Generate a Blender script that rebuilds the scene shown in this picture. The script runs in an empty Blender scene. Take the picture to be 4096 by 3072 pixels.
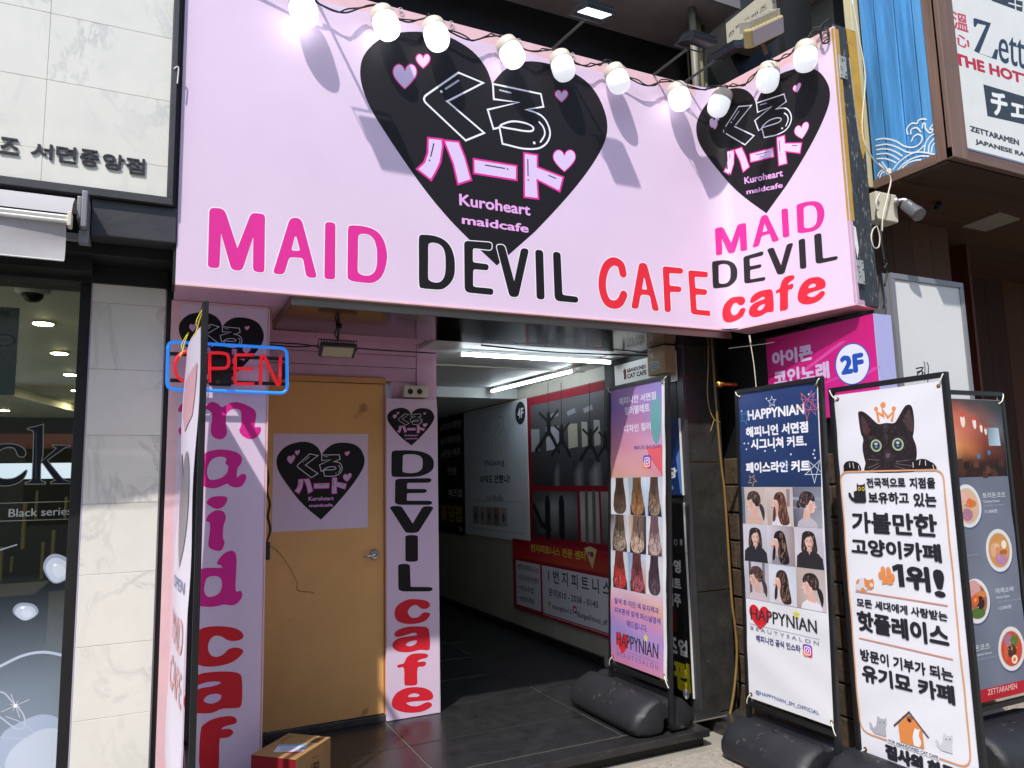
import bpy, bmesh, math, random
import numpy as np
from mathutils import Vector, Matrix
from mathutils.geometry import tessellate_polygon
random.seed(7)
sc = bpy.context.scene
COL = sc.collection
# ------------------------------------------------------------------ camera
CAM = Vector((0, 0, 1.6))
YAW, PITCH, ROLL = [math.radians(a) for a in (25.787, 7.288, -1.352)]
FPX = 1601.5 / 2212 * 4096          # focal length in source pixels
fwd = Vector((math.sin(YAW) * math.cos(PITCH), math.cos(YAW) * math.cos(PITCH), math.sin(PITCH)))
r0 = Vector((math.cos(YAW), -math.sin(YAW), 0)); u0 = r0.cross(fwd)
rgt = r0 * math.cos(ROLL) + u0 * math.sin(ROLL); upv = -r0 * math.sin(ROLL) + u0 * math.cos(ROLL)
cd = bpy.data.cameras.new('camera'); cam = bpy.data.objects.new('camera', cd); COL.objects.link(cam)
cam.matrix_world = Matrix.Translation(CAM) @ Matrix((rgt, upv, -fwd)).transposed().to_4x4()
cd.sensor_fit = 'HORIZONTAL'; cd.sensor_width = 36; cd.lens = 36 * FPX / 4096
cd.clip_start = .05; cd.clip_end = 800
sc.camera = cam
# ------------------------------------------------------------------ world, sun, exposure
w = bpy.data.worlds.new('World'); sc.world = w; w.use_nodes = True
nt = w.node_tree; bg = nt.nodes['Background']
sky = nt.nodes.new('ShaderNodeTexSky'); sky.sky_type = 'NISHITA'; sky.sun_disc = False
SUND = Vector((1.0, 1.0, -1.78)).normalized()        # travel direction of the sunlight
sky.sun_elevation = math.asin(-SUND.z); sky.sun_rotation = math.atan2(-SUND.x, -SUND.y)
nt.links.new(sky.outputs[0], bg.inputs[0]); bg.inputs[1].default_value = 0.15
sd = bpy.data.lights.new('sun', 'SUN'); so = bpy.data.objects.new('sun', sd); COL.objects.link(so)
sd.energy = 2.7; sd.angle = math.radians(.9); sd.color = (1, .96, .90)
so.rotation_euler = SUND.to_track_quat('-Z', 'Y').to_euler(); so.location = (-3, -3, 9)
sc.view_settings.view_transform = 'Standard'; sc.view_settings.look = 'None'
sc.view_settings.exposure = 0.78; sc.view_settings.gamma = 1; sc.view_settings.use_curve_mapping = False
sc.render.engine = 'CYCLES'
sc.cycles.max_bounces = 8; sc.cycles.diffuse_bounces = 4; sc.cycles.glossy_bounces = 4; sc.cycles.transparent_max_bounces = 12
try: sc.cycles.sample_clamp_indirect = 6
except Exception: pass

# ------------------------------------------------------------------ colour and materials
def lin(c): return c / 12.92 if c <= .04045 else ((c + .055) / 1.055) ** 2.4
def hx(h): return tuple(lin(int(h[i:i + 2], 16) / 255) for i in (0, 2, 4))
MATS = {}
def mat(name, col, rough=.5, metal=0, noise=0, nscale=8, bump=0, bscale=30, emit=0, ecol=None, spec=.5, stretch=None, coat=0, dirt=None):
    """procedural principled material: base colour broken up by two noises, fine bump"""
    if name in MATS: return MATS[name]
    if isinstance(col, str): col = hx(col)
    m = bpy.data.materials.new(name); m.use_nodes = True; MATS[name] = m
    N = m.node_tree.nodes; L = m.node_tree.links; p = N['Principled BSDF']
    p.inputs['Roughness'].default_value = rough; p.inputs['Metallic'].default_value = metal
    p.inputs['Specular IOR Level'].default_value = spec; p.inputs['Coat Weight'].default_value = coat
    p.inputs['Base Color'].default_value = (*col, 1)
    tc = N.new('ShaderNodeTexCoord'); src = tc.outputs['Object']
    if stretch:
        mp = N.new('ShaderNodeMapping'); mp.inputs['Scale'].default_value = stretch; L.new(src, mp.inputs[0]); src = mp.outputs[0]
    if noise:
        n = N.new('ShaderNodeTexNoise'); n.inputs['Scale'].default_value = nscale; n.inputs['Detail'].default_value = 6; n.inputs['Roughness'].default_value = .65
        L.new(src, n.inputs['Vector'])
        mr = N.new('ShaderNodeMapRange'); mr.inputs[1].default_value = .3; mr.inputs[2].default_value = .7
        mr.inputs[3].default_value = 1 - noise; mr.inputs[4].default_value = 1 + noise * .6
        L.new(n.outputs[0], mr.inputs[0])
        mx = N.new('ShaderNodeMix'); mx.data_type = 'RGBA'; mx.blend_type = 'MULTIPLY'; mx.inputs[0].default_value = 1
        mx.inputs[6].default_value = (*col, 1); L.new(mr.outputs[0], mx.inputs[7]); out = mx.outputs[2]
        if dirt:
            n2 = N.new('ShaderNodeTexNoise'); n2.inputs['Scale'].default_value = nscale * 2.7; n2.inputs['Detail'].default_value = 9; L.new(src, n2.inputs['Vector'])
            m2 = N.new('ShaderNodeMapRange'); m2.inputs[1].default_value = dirt[1]; m2.inputs[2].default_value = dirt[1] + .08; L.new(n2.outputs[0], m2.inputs[0])
            x2 = N.new('ShaderNodeMix'); x2.data_type = 'RGBA'; x2.inputs[7].default_value = (*hx(dirt[0]), 1)
            L.new(m2.outputs[0], x2.inputs[0]); L.new(out, x2.inputs[6]); out = x2.outputs[2]
        L.new(out, p.inputs['Base Color'])
        rr = N.new('ShaderNodeMapRange'); rr.inputs[3].default_value = max(.03, rough - .1); rr.inputs[4].default_value = min(1, rough + .12)
        L.new(n.outputs[0], rr.inputs[0]); L.new(rr.outputs[0], p.inputs['Roughness'])
    if bump:
        b = N.new('ShaderNodeBump'); nb = N.new('ShaderNodeTexNoise'); nb.inputs['Scale'].default_value = bscale; nb.inputs['Detail'].default_value = 4
        L.new(src, nb.inputs['Vector']); L.new(nb.outputs[0], b.inputs['Height']); b.inputs['Strength'].default_value = bump; b.inputs['Distance'].default_value = .01
        L.new(b.outputs[0], p.inputs['Normal'])
    if emit:
        p.inputs['Emission Color'].default_value = (*(hx(ecol) if ecol else col), 1); p.inputs['Emission Strength'].default_value = emit
    return m
def ink(name='ink', rough=.42, wrinkle=0., spec=.5, bs=3.):
    """flat print: colour from the printed sheet's own colour attribute"""
    if name in MATS: return MATS[name]
    m = mat(name, (1, 1, 1), rough, spec=spec, bump=wrinkle, bscale=bs)
    N = m.node_tree.nodes; L = m.node_tree.links; p = N['Principled BSDF']
    a = N.new('ShaderNodeAttribute'); a.attribute_name = 'Col'
    n = N.new('ShaderNodeTexNoise'); n.inputs['Scale'].default_value = 2.2; n.inputs['Detail'].default_value = 8
    tc = N.new('ShaderNodeTexCoord'); L.new(tc.outputs['Object'], n.inputs['Vector'])
    mr = N.new('ShaderNodeMapRange'); mr.inputs[3].default_value = .93; mr.inputs[4].default_value = 1.05; L.new(n.outputs[0], mr.inputs[0])
    mx = N.new('ShaderNodeMix'); mx.data_type = 'RGBA'; mx.blend_type = 'MULTIPLY'; mx.inputs[0].default_value = 1
    L.new(a.outputs[0], mx.inputs[6]); L.new(mr.outputs[0], mx.inputs[7]); L.new(mx.outputs[2], p.inputs['Base Color'])
    return m
def marble(name, base, vein):
    m = mat(name, base, .22, noise=.05, nscale=5)
    N = m.node_tree.nodes; L = m.node_tree.links; p = N['Principled BSDF']
    tc = N.new('ShaderNodeTexCoord'); mp = N.new('ShaderNodeMapping'); mp.inputs['Rotation'].default_value = (.3, .75, .2); mp.inputs['Scale'].default_value = (.8, .8, .45)
    L.new(tc.outputs['Object'], mp.inputs[0])
    oi = N.new('ShaderNodeObjectInfo'); ad = N.new('ShaderNodeVectorMath'); ad.operation = 'ADD'
    sh = N.new('ShaderNodeVectorMath'); sh.operation = 'SCALE'; sh.inputs[0].default_value = (9, 5, 13); L.new(oi.outputs['Random'], sh.inputs['Scale'])
    L.new(mp.outputs[0], ad.inputs[0]); L.new(sh.outputs[0], ad.inputs[1])
    n = N.new('ShaderNodeTexNoise'); n.inputs['Scale'].default_value = 2.6; n.inputs['Detail'].default_value = 10; n.inputs['Distortion'].default_value = 1.3; n.inputs['Roughness'].default_value = .62
    L.new(ad.outputs[0], n.inputs['Vector'])
    s = N.new('ShaderNodeMath'); s.operation = 'SUBTRACT'; s.inputs[1].default_value = .5; L.new(n.outputs[0], s.inputs[0])
    a = N.new('ShaderNodeMath'); a.operation = 'ABSOLUTE'; L.new(s.outputs[0], a.inputs[0])
    r = N.new('ShaderNodeMapRange'); r.inputs[1].default_value = 0; r.inputs[2].default_value = .03; r.inputs[3].default_value = .42; r.inputs[4].default_value = 0; L.new(a.outputs[0], r.inputs[0])
    n3 = N.new('ShaderNodeTexNoise'); n3.inputs['Scale'].default_value = 2.0; L.new(ad.outputs[0], n3.inputs['Vector'])
    r3 = N.new('ShaderNodeMapRange'); r3.inputs[1].default_value = .46; r3.inputs[2].default_value = .64; L.new(n3.outputs[0], r3.inputs[0])
    mu = N.new('ShaderNodeMath'); mu.operation = 'MULTIPLY'; L.new(r.outputs[0], mu.inputs[0]); L.new(r3.outputs[0], mu.inputs[1])
    old = p.inputs['Base Color'].links[0].from_socket
    mx = N.new('ShaderNodeMix'); mx.data_type = 'RGBA'; mx.inputs[7].default_value = (*hx(vein), 1)
    L.new(mu.outputs[0], mx.inputs[0]); L.new(old, mx.inputs[6]); L.new(mx.outputs[2], p.inputs['Base Color'])
    return m
def wood(name, c1, c2, axis=2, rough=.6, scale=1.):
    if name in MATS: return MATS[name]
    st = [18 * scale] * 3; st[axis] = 1.1 * scale
    m = mat(name, c1, rough, noise=.55, nscale=1, stretch=tuple(st), bump=.25, bscale=2)
    N = m.node_tree.nodes; L = m.node_tree.links; p = N['Principled BSDF']
    old = p.inputs['Base Color'].links[0].from_socket
    oi = N.new('ShaderNodeObjectInfo'); mx = N.new('ShaderNodeMix'); mx.data_type = 'RGBA'; mx.inputs[7].default_value = (*hx(c2), 1)
    mm = N.new('ShaderNodeMath'); mm.operation = 'MULTIPLY'; mm.inputs[1].default_value = .6; L.new(oi.outputs['Random'], mm.inputs[0])
    L.new(mm.outputs[0], mx.inputs[0]); L.new(old, mx.inputs[6]); L.new(mx.outputs[2], p.inputs['Base Color'])
    return m
def glass(name, tint=(.86, .9, .9), refl=1.0):
    if name in MATS: return MATS[name]
    m = bpy.data.materials.new(name); m.use_nodes = True; MATS[name] = m
    N = m.node_tree.nodes; L = m.node_tree.links; N.remove(N['Principled BSDF']); o = N['Material Output']
    t = N.new('ShaderNodeBsdfTransparent'); t.inputs[0].default_value = (*tint, 1); g = N.new('ShaderNodeBsdfGlossy'); g.inputs['Roughness'].default_value = .015
    f = N.new('ShaderNodeFresnel'); f.inputs[0].default_value = 1.5 * refl; mx = N.new('ShaderNodeMixShader')
    L.new(f.outputs[0], mx.inputs[0]); L.new(t.outputs[0], mx.inputs[1]); L.new(g.outputs[0], mx.inputs[2]); L.new(mx.outputs[0], o.inputs[0])
    return m

# ------------------------------------------------------------------ rays and planes
def ray(sx, sy): return fwd + rgt * ((sx - 2048) / FPX) - upv * ((sy - 829.5 * 4096 / 2212) / FPX)
def mk(ox, oy, k): return lambda x, y: (ox + x * k, oy + y * k)
k_ = 1024 / 1659
c1 = mk(0, 0, k_); c2 = mk(0, 1024, k_); c3 = mk(0, 2048, k_); c4 = mk(1024, 1024, k_); c5 = mk(1024, 2048, k_); c6 = mk(1024, 0, k_); c7 = mk(2048, 0, k_)
ra = mk(3072, 0, k_); rb = mk(2048, 1024, k_); rc = mk(2048, 2048, k_); rd = mk(3072, 1024, k_); re_ = mk(3072, 2048, k_)
L1 = mk(1600, 240, .4822); L2 = mk(2760, 350, .3617); MM = mk(800, 780, .4069); DV = mk(1600, 880, .3617); CF = mk(2350, 950, .4973)
PS = mk(640, 1560, .5066); ST = mk(1500, 1580, .7958); CT = mk(3380, 1560, .3255); K1 = mk(3380, 2100, .3316); HB = mk(2940, 1850, .3918)
HA = mk(2430, 1850, .3919); LB = mk(600, 2200, .5254); SB = mk(3400, 650, .6026); BK = mk(0, 1550, .4221); BX = mk(1040, 2850, .2080)
BS = mk(2300, 2750, .3165); NE = mk(640, 1180, .2713); TT = mk(2500, 1200, .4822); CO = mk(1700, 1200, .4521); CW = mk(1740, 1500, .6632)
NB = mk(2780, 2350, .4353); TR = mk(2900, 0, .3617); AW = mk(0, 750, .3316); RM = mk(3700, 1500, .8443)
def ony(p, Y): d = ray(*p); return CAM + d * (Y / d.y)
def onx(p, X): d = ray(*p); return CAM + d * (X / d.x)
def onz(p, Z): d = ray(*p); return CAM + d * ((Z - CAM.z) / d.z)
class Pl:
    def __init__(s, O, U, V): s.O = Vector(O); s.U = Vector(U); s.V = Vector(V); s.N = s.U.cross(s.V).normalized()
    def h(s, p):
        d = ray(*p); t = (s.O - CAM).dot(s.N) / d.dot(s.N); q = CAM + d * t - s.O
        M = Matrix((s.U, s.V, s.N)).transposed().inverted(); r = M @ q
        return (r.x, r.y)
    def w(s, u, v, n=0): return s.O + s.U * u + s.V * v + s.N * n
def PY(y): return Pl((0, y, 0), (1, 0, 0), (0, 0, 1))
def PX(x, sh=0): return Pl((x, 0, 0), (0, -1, 0), (0, -sh, 1))
def PZ(z): return Pl((0, 0, z), (1, 0, 0), (0, 1, 0))

# ------------------------------------------------------------------ objects
def tag(o, label=None, cat=None, group=None, kind=None):
    if label: o['label'] = label
    if cat: o['category'] = cat
    if group: o['group'] = group
    if kind: o['kind'] = kind
    return o
def thing(name, label, cat, loc=(0, 0, 0), group=None, kind=None):
    o = bpy.data.objects.new(name, None); COL.objects.link(o); o.location = loc; o.empty_display_size = .1
    return tag(o, label, cat, group, kind)
class MB:
    def __init__(s): s.v = []; s.f = []; s.c = []; s.m = []; s.mats = []
    def mi(s, m):
        if m is None: return 0
        if m not in s.mats: s.mats.append(m)
        return s.mats.index(m)
    def add(s, vs, fs, col=None, m=None):
        b = len(s.v); s.v += [tuple(v) for v in vs]; k = s.mi(m)
        for f in fs: s.f.append([b + i for i in f]); s.c.append(col); s.m.append(k)
        return s
    def box(s, x0, x1, y0, y1, z0, z1, col=None, m=None):
        v = [(x, y, z) for z in (z0, z1) for y in (y0, y1) for x in (x0, x1)]
        return s.add(v, [(0, 2, 3, 1), (4, 5, 7, 6), (0, 1, 5, 4), (2, 6, 7, 3), (0, 4, 6, 2), (1, 3, 7, 5)], col, m)
    def obox(s, c, ax, ay, az, col=None, m=None):
        c = Vector(c); ax, ay, az = Vector(ax), Vector(ay), Vector(az)
        v = [c + ax * i + ay * j + az * k for k in (-1, 1) for j in (-1, 1) for i in (-1, 1)]
        return s.add(v, [(0, 2, 3, 1), (4, 5, 7, 6), (0, 1, 5, 4), (2, 6, 7, 3), (0, 4, 6, 2), (1, 3, 7, 5)], col, m)
    def pbox(s, P, u0, u1, v0, v1, n0, n1, col=None, m=None):
        v = [P.w(u, vv, n) for n in (n0, n1) for vv in (v0, v1) for u in (u0, u1)]
        return s.add(v, [(0, 2, 3, 1), (4, 5, 7, 6), (0, 1, 5, 4), (2, 6, 7, 3), (0, 4, 6, 2), (1, 3, 7, 5)], col, m)
    def prism(s, pts, d, col=None, m=None):
        """polygon (3-D points) extruded by vector d"""
        n = len(pts); d = Vector(d); v = [Vector(p) for p in pts] + [Vector(p) + d for p in pts]
        f = [tuple(reversed(range(n))), tuple(range(n, 2 * n))] + [(i, (i + 1) % n, n + (i + 1) % n, n + i) for i in range(n)]
        return s.add(v, f, col, m)
    def tube(s, path, r, seg=8, col=None, m=None, closed=False, caps=True):
        P = [Vector(p) for p in path]; n = len(P); v = []; prev = None
        for i in range(n):
            a = P[(i - 1) % n] if (closed or i > 0) else P[i]; b = P[(i + 1) % n] if (closed or i < n - 1) else P[i]
            t = (b - a).normalized() if (b - a).length > 1e-9 else Vector((0, 0, 1))
            if prev is None: q = Vector((0, 0, 1)) if abs(t.z) < .9 else Vector((1, 0, 0)); e = t.cross(q).normalized()
            else: e = (prev - t * prev.dot(t)); e = e.normalized() if e.length > 1e-6 else t.orthogonal().normalized()
            prev = e; g = t.cross(e); rr = r[i] if isinstance(r, (list, tuple)) else r
            v += [P[i] + (e * math.cos(2 * math.pi * k / seg) + g * math.sin(2 * math.pi * k / seg)) * rr for k in range(seg)]
        f = []
        for i in range(n if closed else n - 1):
            j = (i + 1) % n
            f += [(i * seg + k, i * seg + (k + 1) % seg, j * seg + (k + 1) % seg, j * seg + k) for k in range(seg)]
        if caps and not closed: f += [tuple(reversed(range(seg))), tuple(range((n - 1) * seg, n * seg))]
        return s.add(v, f, col, m)
    def lathe(s, c, ax, prof, seg=20, col=None, m=None):
        """prof: (distance along ax, radius)"""
        c = Vector(c); ax = Vector(ax).normalized(); return s.tube([c + ax * h for h, r in prof], [max(r, 1e-4) for h, r in prof], seg, col, m)
    def build(s, name, m=None, parent=None, bevel=0, smooth=False, seg=2, kind=None, label=None):
        me = bpy.data.meshes.new(name); o = bpy.data.objects.new(name, me); COL.objects.link(o)
        off = Vector(parent_loc(parent)) if parent else Vector((0, 0, 0))
        me.from_pydata([tuple(Vector(v) - off) for v in s.v], [], s.f)
        if any(c is not None for c in s.c):
            at = me.color_attributes.new('Col', 'FLOAT_COLOR', 'CORNER'); data = []
            for f, c in zip(s.f, s.c):
                c = c or (1, 1, 1)
                if isinstance(c[0], (tuple, list)): data += [x for q in c for x in (*q, 1)]
                else: data += [*c, 1] * len(f)
            at.data.foreach_set('color', data)
        for q in (s.mats or [m]): me.materials.append(q)
        if len(s.mats) > 1: me.polygons.foreach_set('material_index', s.m)
        if smooth: me.polygons.foreach_set('use_smooth', [True] * len(me.polygons))
        me.update()
        if bevel:
            b = o.modifiers.new('edge', 'BEVEL'); b.width = bevel; b.segments = seg; b.limit_method = 'ANGLE'
        if parent: o.parent = parent
        tag(o, label, None, None, kind)
        return o
def parent_loc(p):
    l = Vector(p.location)
    while p.parent: p = p.parent; l += Vector(p.location)
    return l
def catmull(pts, n=5, closed=True):
    P = [Vector(p) for p in pts]; N = len(P); out = []
    for i in range(N if closed else N - 1):
        a = P[(i - 1) % N] if closed or i else P[0]; b = P[i]; c = P[(i + 1) % N]; d = P[(i + 2) % N] if closed or i < N - 2 else P[-1]
        for k in range(n):
            t = k / n; out.append(.5 * ((2 * b) + (c - a) * t + (2 * a - 5 * b + 4 * c - d) * t * t + (3 * b - a - 3 * c + d) * t ** 3))
    if not closed: out.append(P[-1])
    return out
def fillet(pts, n=4):
    """pts (x, y, r): polygon with rounded corners"""
    out = []; N = len(pts)
    for i, p in enumerate(pts):
        r = p[2] if len(p) > 2 else 0; b = Vector(p[:2])
        if not r: out.append(b); continue
        a = Vector(pts[i - 1][:2]); c = Vector(pts[(i + 1) % N][:2])
        la, lc = (a - b).length, (c - b).length; d1 = min(r, la * .48); d2 = min(r, lc * .48)
        s = b + (a - b) / la * d1; e = b + (c - b) / lc * d2
        for k in range(n + 1):
            t = k / n; out.append(s * (1 - t) ** 2 + b * 2 * t * (1 - t) + e * t * t)
    return out
GL = {}; TXT = {}
WORDS = ['Kuroheart', 'maidcafe', '심플리', 'Simply', '즈', '서', '면', '중', '앙', '점', 'Black series', 'LENS', '#초보자환영', '#이색데이트', '#혼덤+맥주', '만원', '해즈업', '홀덤펍', '5F', '4F', 'Waxing', '아직도 안했니?', 'La Blella', '번지피트니스 전문 센터', '7층', '1번지피트니스', '+지도자양성센터', '+ 정규수업', '+ 원데이체험', '1 번 지 피 트 니 스', '문의)010 - 2558 - 0145', 'kkangbbo12', '1BungeeFitness_off', '장', '습', 'ㅇ', 'ㅣ', '영', '환', '트', '이', '주', '맥', '업', '펍', '덤', 'ABANDONED', 'CAT CAFE', '유기묘 카페', '아이콘', '코인노래', '2F', '溫', '心', 'ett', 'a', 'THE HOTT', 'チェ', 'ZETTARAMEN', 'JAPANESE RA', '콘', '택', '렌', '전', '해피니언 서면점', '컬러팔레트', '디자인 컬러', '해피니언 공식 인스타', '탈색 후 미친 색 유지력과', '피부톤에 맞게 퍼스널염색', '해드립니다.', 'HAPPYNIAN', 'B E A U T Y S A L O N', '시그니쳐 커트.', '페이스라인 커트', '@HAPPYNIAN_SM_OFFICIAL', '전국적으로', '지점을', '보유하고', '있는', '가볼만한', '고양이카페', '1', '위', '!', '모든 세대에게 사랑받는', '핫플레이스', '방문이 기부가 되는', 'FOR ABANDONED CAT CAFE', '집사의 하루', '토리돈코츠', 'Tonkatsu Ramen', '11,000원', '마제소바', 'Maze Soba', '12,000원', '돈코츠', 'Tonkotsu Ramen', '국내산 돼지고기로 우려낸 육수', 'MAID', 'CAFE', 'OPEN']
def load_words():
    """set every string once, one per line, and cut the mesh up again by line: far quicker than one by one"""
    cu = bpy.data.curves.new('t', 'FONT'); cu.resolution_u = 3; cu.size = 1; cu.space_line = 3; cu.body = '\n'.join(WORDS)
    o = bpy.data.objects.new('t', cu); me = bpy.data.meshes.new_from_object(o); V = np.array([q.co[:2] for q in me.vertices]); F = [list(q.vertices) for q in me.polygons]
    line = np.round((.3 - V[:, 1]) / 3).astype(int); idx = {}; vs = {}; fs = {}
    for i, l in enumerate(line): vs.setdefault(l, []).append(V[i]); idx[i] = len(vs[l]) - 1
    for f in F: fs.setdefault(line[f[0]], []).append([idx[i] for i in f])
    for l, w_ in enumerate(WORDS):
        if l in vs: v = np.array(vs[l]); GL[w_] = (v, fs[l], (*v.min(0), *v.max(0)))
    bpy.data.objects.remove(o); bpy.data.curves.remove(cu); bpy.data.meshes.remove(me)
def glyphs(txt):
    """triangulated outlines of a string in the built-in font: (verts, faces, bbox)"""
    if not GL: load_words()
    if txt in GL: return GL[txt]
    if 'o' not in TXT: cu = bpy.data.curves.new('t', 'FONT'); cu.resolution_u = 3; cu.size = 1; TXT['o'] = bpy.data.objects.new('t', cu)
    o = TXT['o']; o.data.body = txt; me = bpy.data.meshes.new_from_object(o)
    v = np.array([q.co[:2] for q in me.vertices]) if len(me.vertices) else np.zeros((1, 2)); f = [list(q.vertices) for q in me.polygons]
    bpy.data.meshes.remove(me)
    GL[txt] = (v, f, (*v.min(0), *v.max(0))); return GL[txt]
class Print:
    """flat printed matter on a plane, each ink a hair above the one below"""
    def __init__(s, P, n0=.0004, step=.000006): s.P = P; s.mb = MB(); s.n = n0; s.st = step
    def lay(s): s.n += s.st; return s.n
    def uv(s, crop, pts): return [s.P.h(crop(*p[:2])) for p in pts]
    def poly(s, pts, col, holes=(), vc=None):
        n = s.lay(); col = hx(col) if isinstance(col, str) else col
        pts = [Vector((p[0], p[1], 0)) for p in pts]
        if holes:
            hs = [[Vector((q[0], q[1], 0)) for q in h] for h in holes]; tri = tessellate_polygon([pts] + hs); allp = pts + [q for h in hs for q in h]
        else: tri = tessellate_polygon([pts]); allp = pts
        fs = []
        for t in tri:
            a, b, c = [allp[i] for i in t]
            fs.append(tuple(t) if (b - a).cross(c - a).z > 0 else tuple(reversed(t)))
        s.mb.add([s.P.w(p.x, p.y, n) for p in allp], fs, col); return s
    def rect(s, u0, v0, u1, v1, col): return s.poly([(u0, v0), (u1, v0), (u1, v1), (u0, v1)], col)
    def grad(s, u0, v0, u1, v1, rows):
        """rows from top to bottom, each a list of colours left to right"""
        n = s.lay(); R = len(rows); C = len(rows[0]); vs = []; fs = []
        rows = [[hx(c) for c in r] for r in rows]
        for i in range(R):
            for j in range(C): vs.append(s.P.w(u0 + (u1 - u0) * j / (C - 1), v1 + (v0 - v1) * i / (R - 1), n))
        b = len(s.mb.v); s.mb.v += [tuple(v) for v in vs]
        for i in range(R - 1):
            for j in range(C - 1):
                q = [(i + 1, j), (i + 1, j + 1), (i, j + 1), (i, j)]
                s.mb.f.append([b + a * C + c for a, c in q]); s.mb.c.append([rows[a][c] for a, c in q]); s.mb.m.append(0)
        return s
    def ell(s, c, ru, rv, col, seg=28, rot=0):
        return s.poly([(c[0] + ru * math.cos(t) * math.cos(rot) - rv * math.sin(t) * math.sin(rot), c[1] + ru * math.cos(t) * math.sin(rot) + rv * math.sin(t) * math.cos(rot)) for t in [2 * math.pi * i / seg for i in range(seg)]], col)
    def stroke(s, pts, wd, col, closed=False, caps=True):
        n = s.lay(); col = hx(col) if isinstance(col, str) else col
        P = [Vector(p[:2]) for p in pts]; Q = [P[0]]
        for p in P[1:]:
            if (p - Q[-1]).length > 1e-5: Q.append(p)
        if closed and (Q[0] - Q[-1]).length < 1e-5: Q.pop()
        N = len(Q)
        if N < 2: return s
        vs = []; h = wd / 2
        for i in range(N):
            a = Q[i - 1] if (closed or i) else None; b = Q[(i + 1) % N] if (closed or i < N - 1) else None
            d1 = (Q[i] - a).normalized() if a is not None else None; d2 = (b - Q[i]).normalized() if b is not None else None
            if d1 is None: d1 = d2
            if d2 is None: d2 = d1
            n1 = Vector((-d1.y, d1.x)); n2 = Vector((-d2.y, d2.x)); m = n1 + n2
            m = m.normalized() if m.length > .1 else n1; k = h / max(.45, m.dot(n1))
            vs += [Q[i] + m * k, Q[i] - m * k]
        fs = []
        for i in range(N if closed else N - 1):
            j = (i + 1) % N; fs.append((2 * i, 2 * i + 1, 2 * j + 1, 2 * j))
        s.mb.add([s.P.w(v.x, v.y, n) for v in vs], fs, col)
        if caps and not closed:
            for e, o in ((Q[0], Q[0] - Q[1]), (Q[-1], Q[-1] - Q[-2])):
                a0 = math.atan2(o.y, o.x); s.mb.add([s.P.w(e.x + h * math.cos(a0 + t), e.y + h * math.sin(a0 + t), n) for t in [-math.pi / 2 + math.pi * i / 7 for i in range(8)]], [tuple(range(8))], col)
        return s
    def text(s, txt, a, b, col, bold=0, xonly=False, quad=None):
        """glyph box fitted between plane points a (left) and b (right)"""
        v, f, bb = glyphs(txt); col = hx(col) if isinstance(col, str) else col
        u0, u1 = min(a[0], b[0]), max(a[0], b[0]); v0, v1 = min(a[1], b[1]), max(a[1], b[1])
        B = bold; by = 0 if xonly else B
        W = bb[2] - bb[0] + 2 * B; H = bb[3] - bb[1] + 2 * by
        offs = [(0, 0)]
        if B: offs = [(B, 0), (-B, 0)] if xonly else [(B * math.cos(t), B * math.sin(t)) for t in [math.pi / 4 + i * math.pi / 3 for i in range(6)]] + [(0, 0)]
        for ox, oy in offs:
            n = s.lay() if not B else s.n + .000002; s.n = n; pts = []
            for x, y in v:
                tx = (x - bb[0] + B + ox) / W; ty = (y - bb[1] + by + oy) / H
                if quad:
                    tl, tr, br, bl = quad; top = (tl[0] * (1 - tx) + tr[0] * tx, tl[1] * (1 - tx) + tr[1] * tx); bot = (bl[0] * (1 - tx) + br[0] * tx, bl[1] * (1 - tx) + br[1] * tx)
                    pts.append(s.P.w(top[0] * ty + bot[0] * (1 - ty), top[1] * ty + bot[1] * (1 - ty), n))
                else: pts.append(s.P.w(u0 + (u1 - u0) * tx, v0 + (v1 - v0) * ty, n))
            s.mb.add(pts, f, col)
        s.lay(); return s
    def tx(s, crop, txt, a, b, col, bold=0, crop2=None, **k): return s.text(txt, s.P.h(crop(*a)), s.P.h((crop2 or crop)(*b)), col, bold, **k)
    def strands(s, out, cols, n, wd, lw, ang=0., spread=.25):
        """short hair or fur strokes kept inside an outline"""
        P = [(p[0], p[1]) for p in out]; us = [p[0] for p in P]; vs = [p[1] for p in P]
        def ins(x, y):
            c = False; j = len(P) - 1
            for i in range(len(P)):
                (xi, yi), (xj, yj) = P[i], P[j]
                if (yi > y) != (yj > y) and x < (xj - xi) * (y - yi) / (yj - yi) + xi: c = not c
                j = i
            return c
        k = 0
        for _ in range(n * 6):
            if k >= n: break
            x, y = random.uniform(min(us), max(us)), random.uniform(min(vs), max(vs)); a = ang + random.gauss(0, spread); l = lw * random.uniform(.6, 1.3)
            m = (x + l * .5 * math.sin(a), y + l * .5 * math.cos(a)); e = (x + l * math.sin(a + .15), y + l * math.cos(a + .15))
            if ins(x, y) and ins(*m) and ins(*e): s.stroke([(x, y), m, e], wd * random.uniform(.5, 1.3), random.choice(cols), caps=False); k += 1
        return s
    def build(s, name, parent, m=None, label=None): return s.mb.build(name, m or ink(), parent, label=label)
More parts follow.
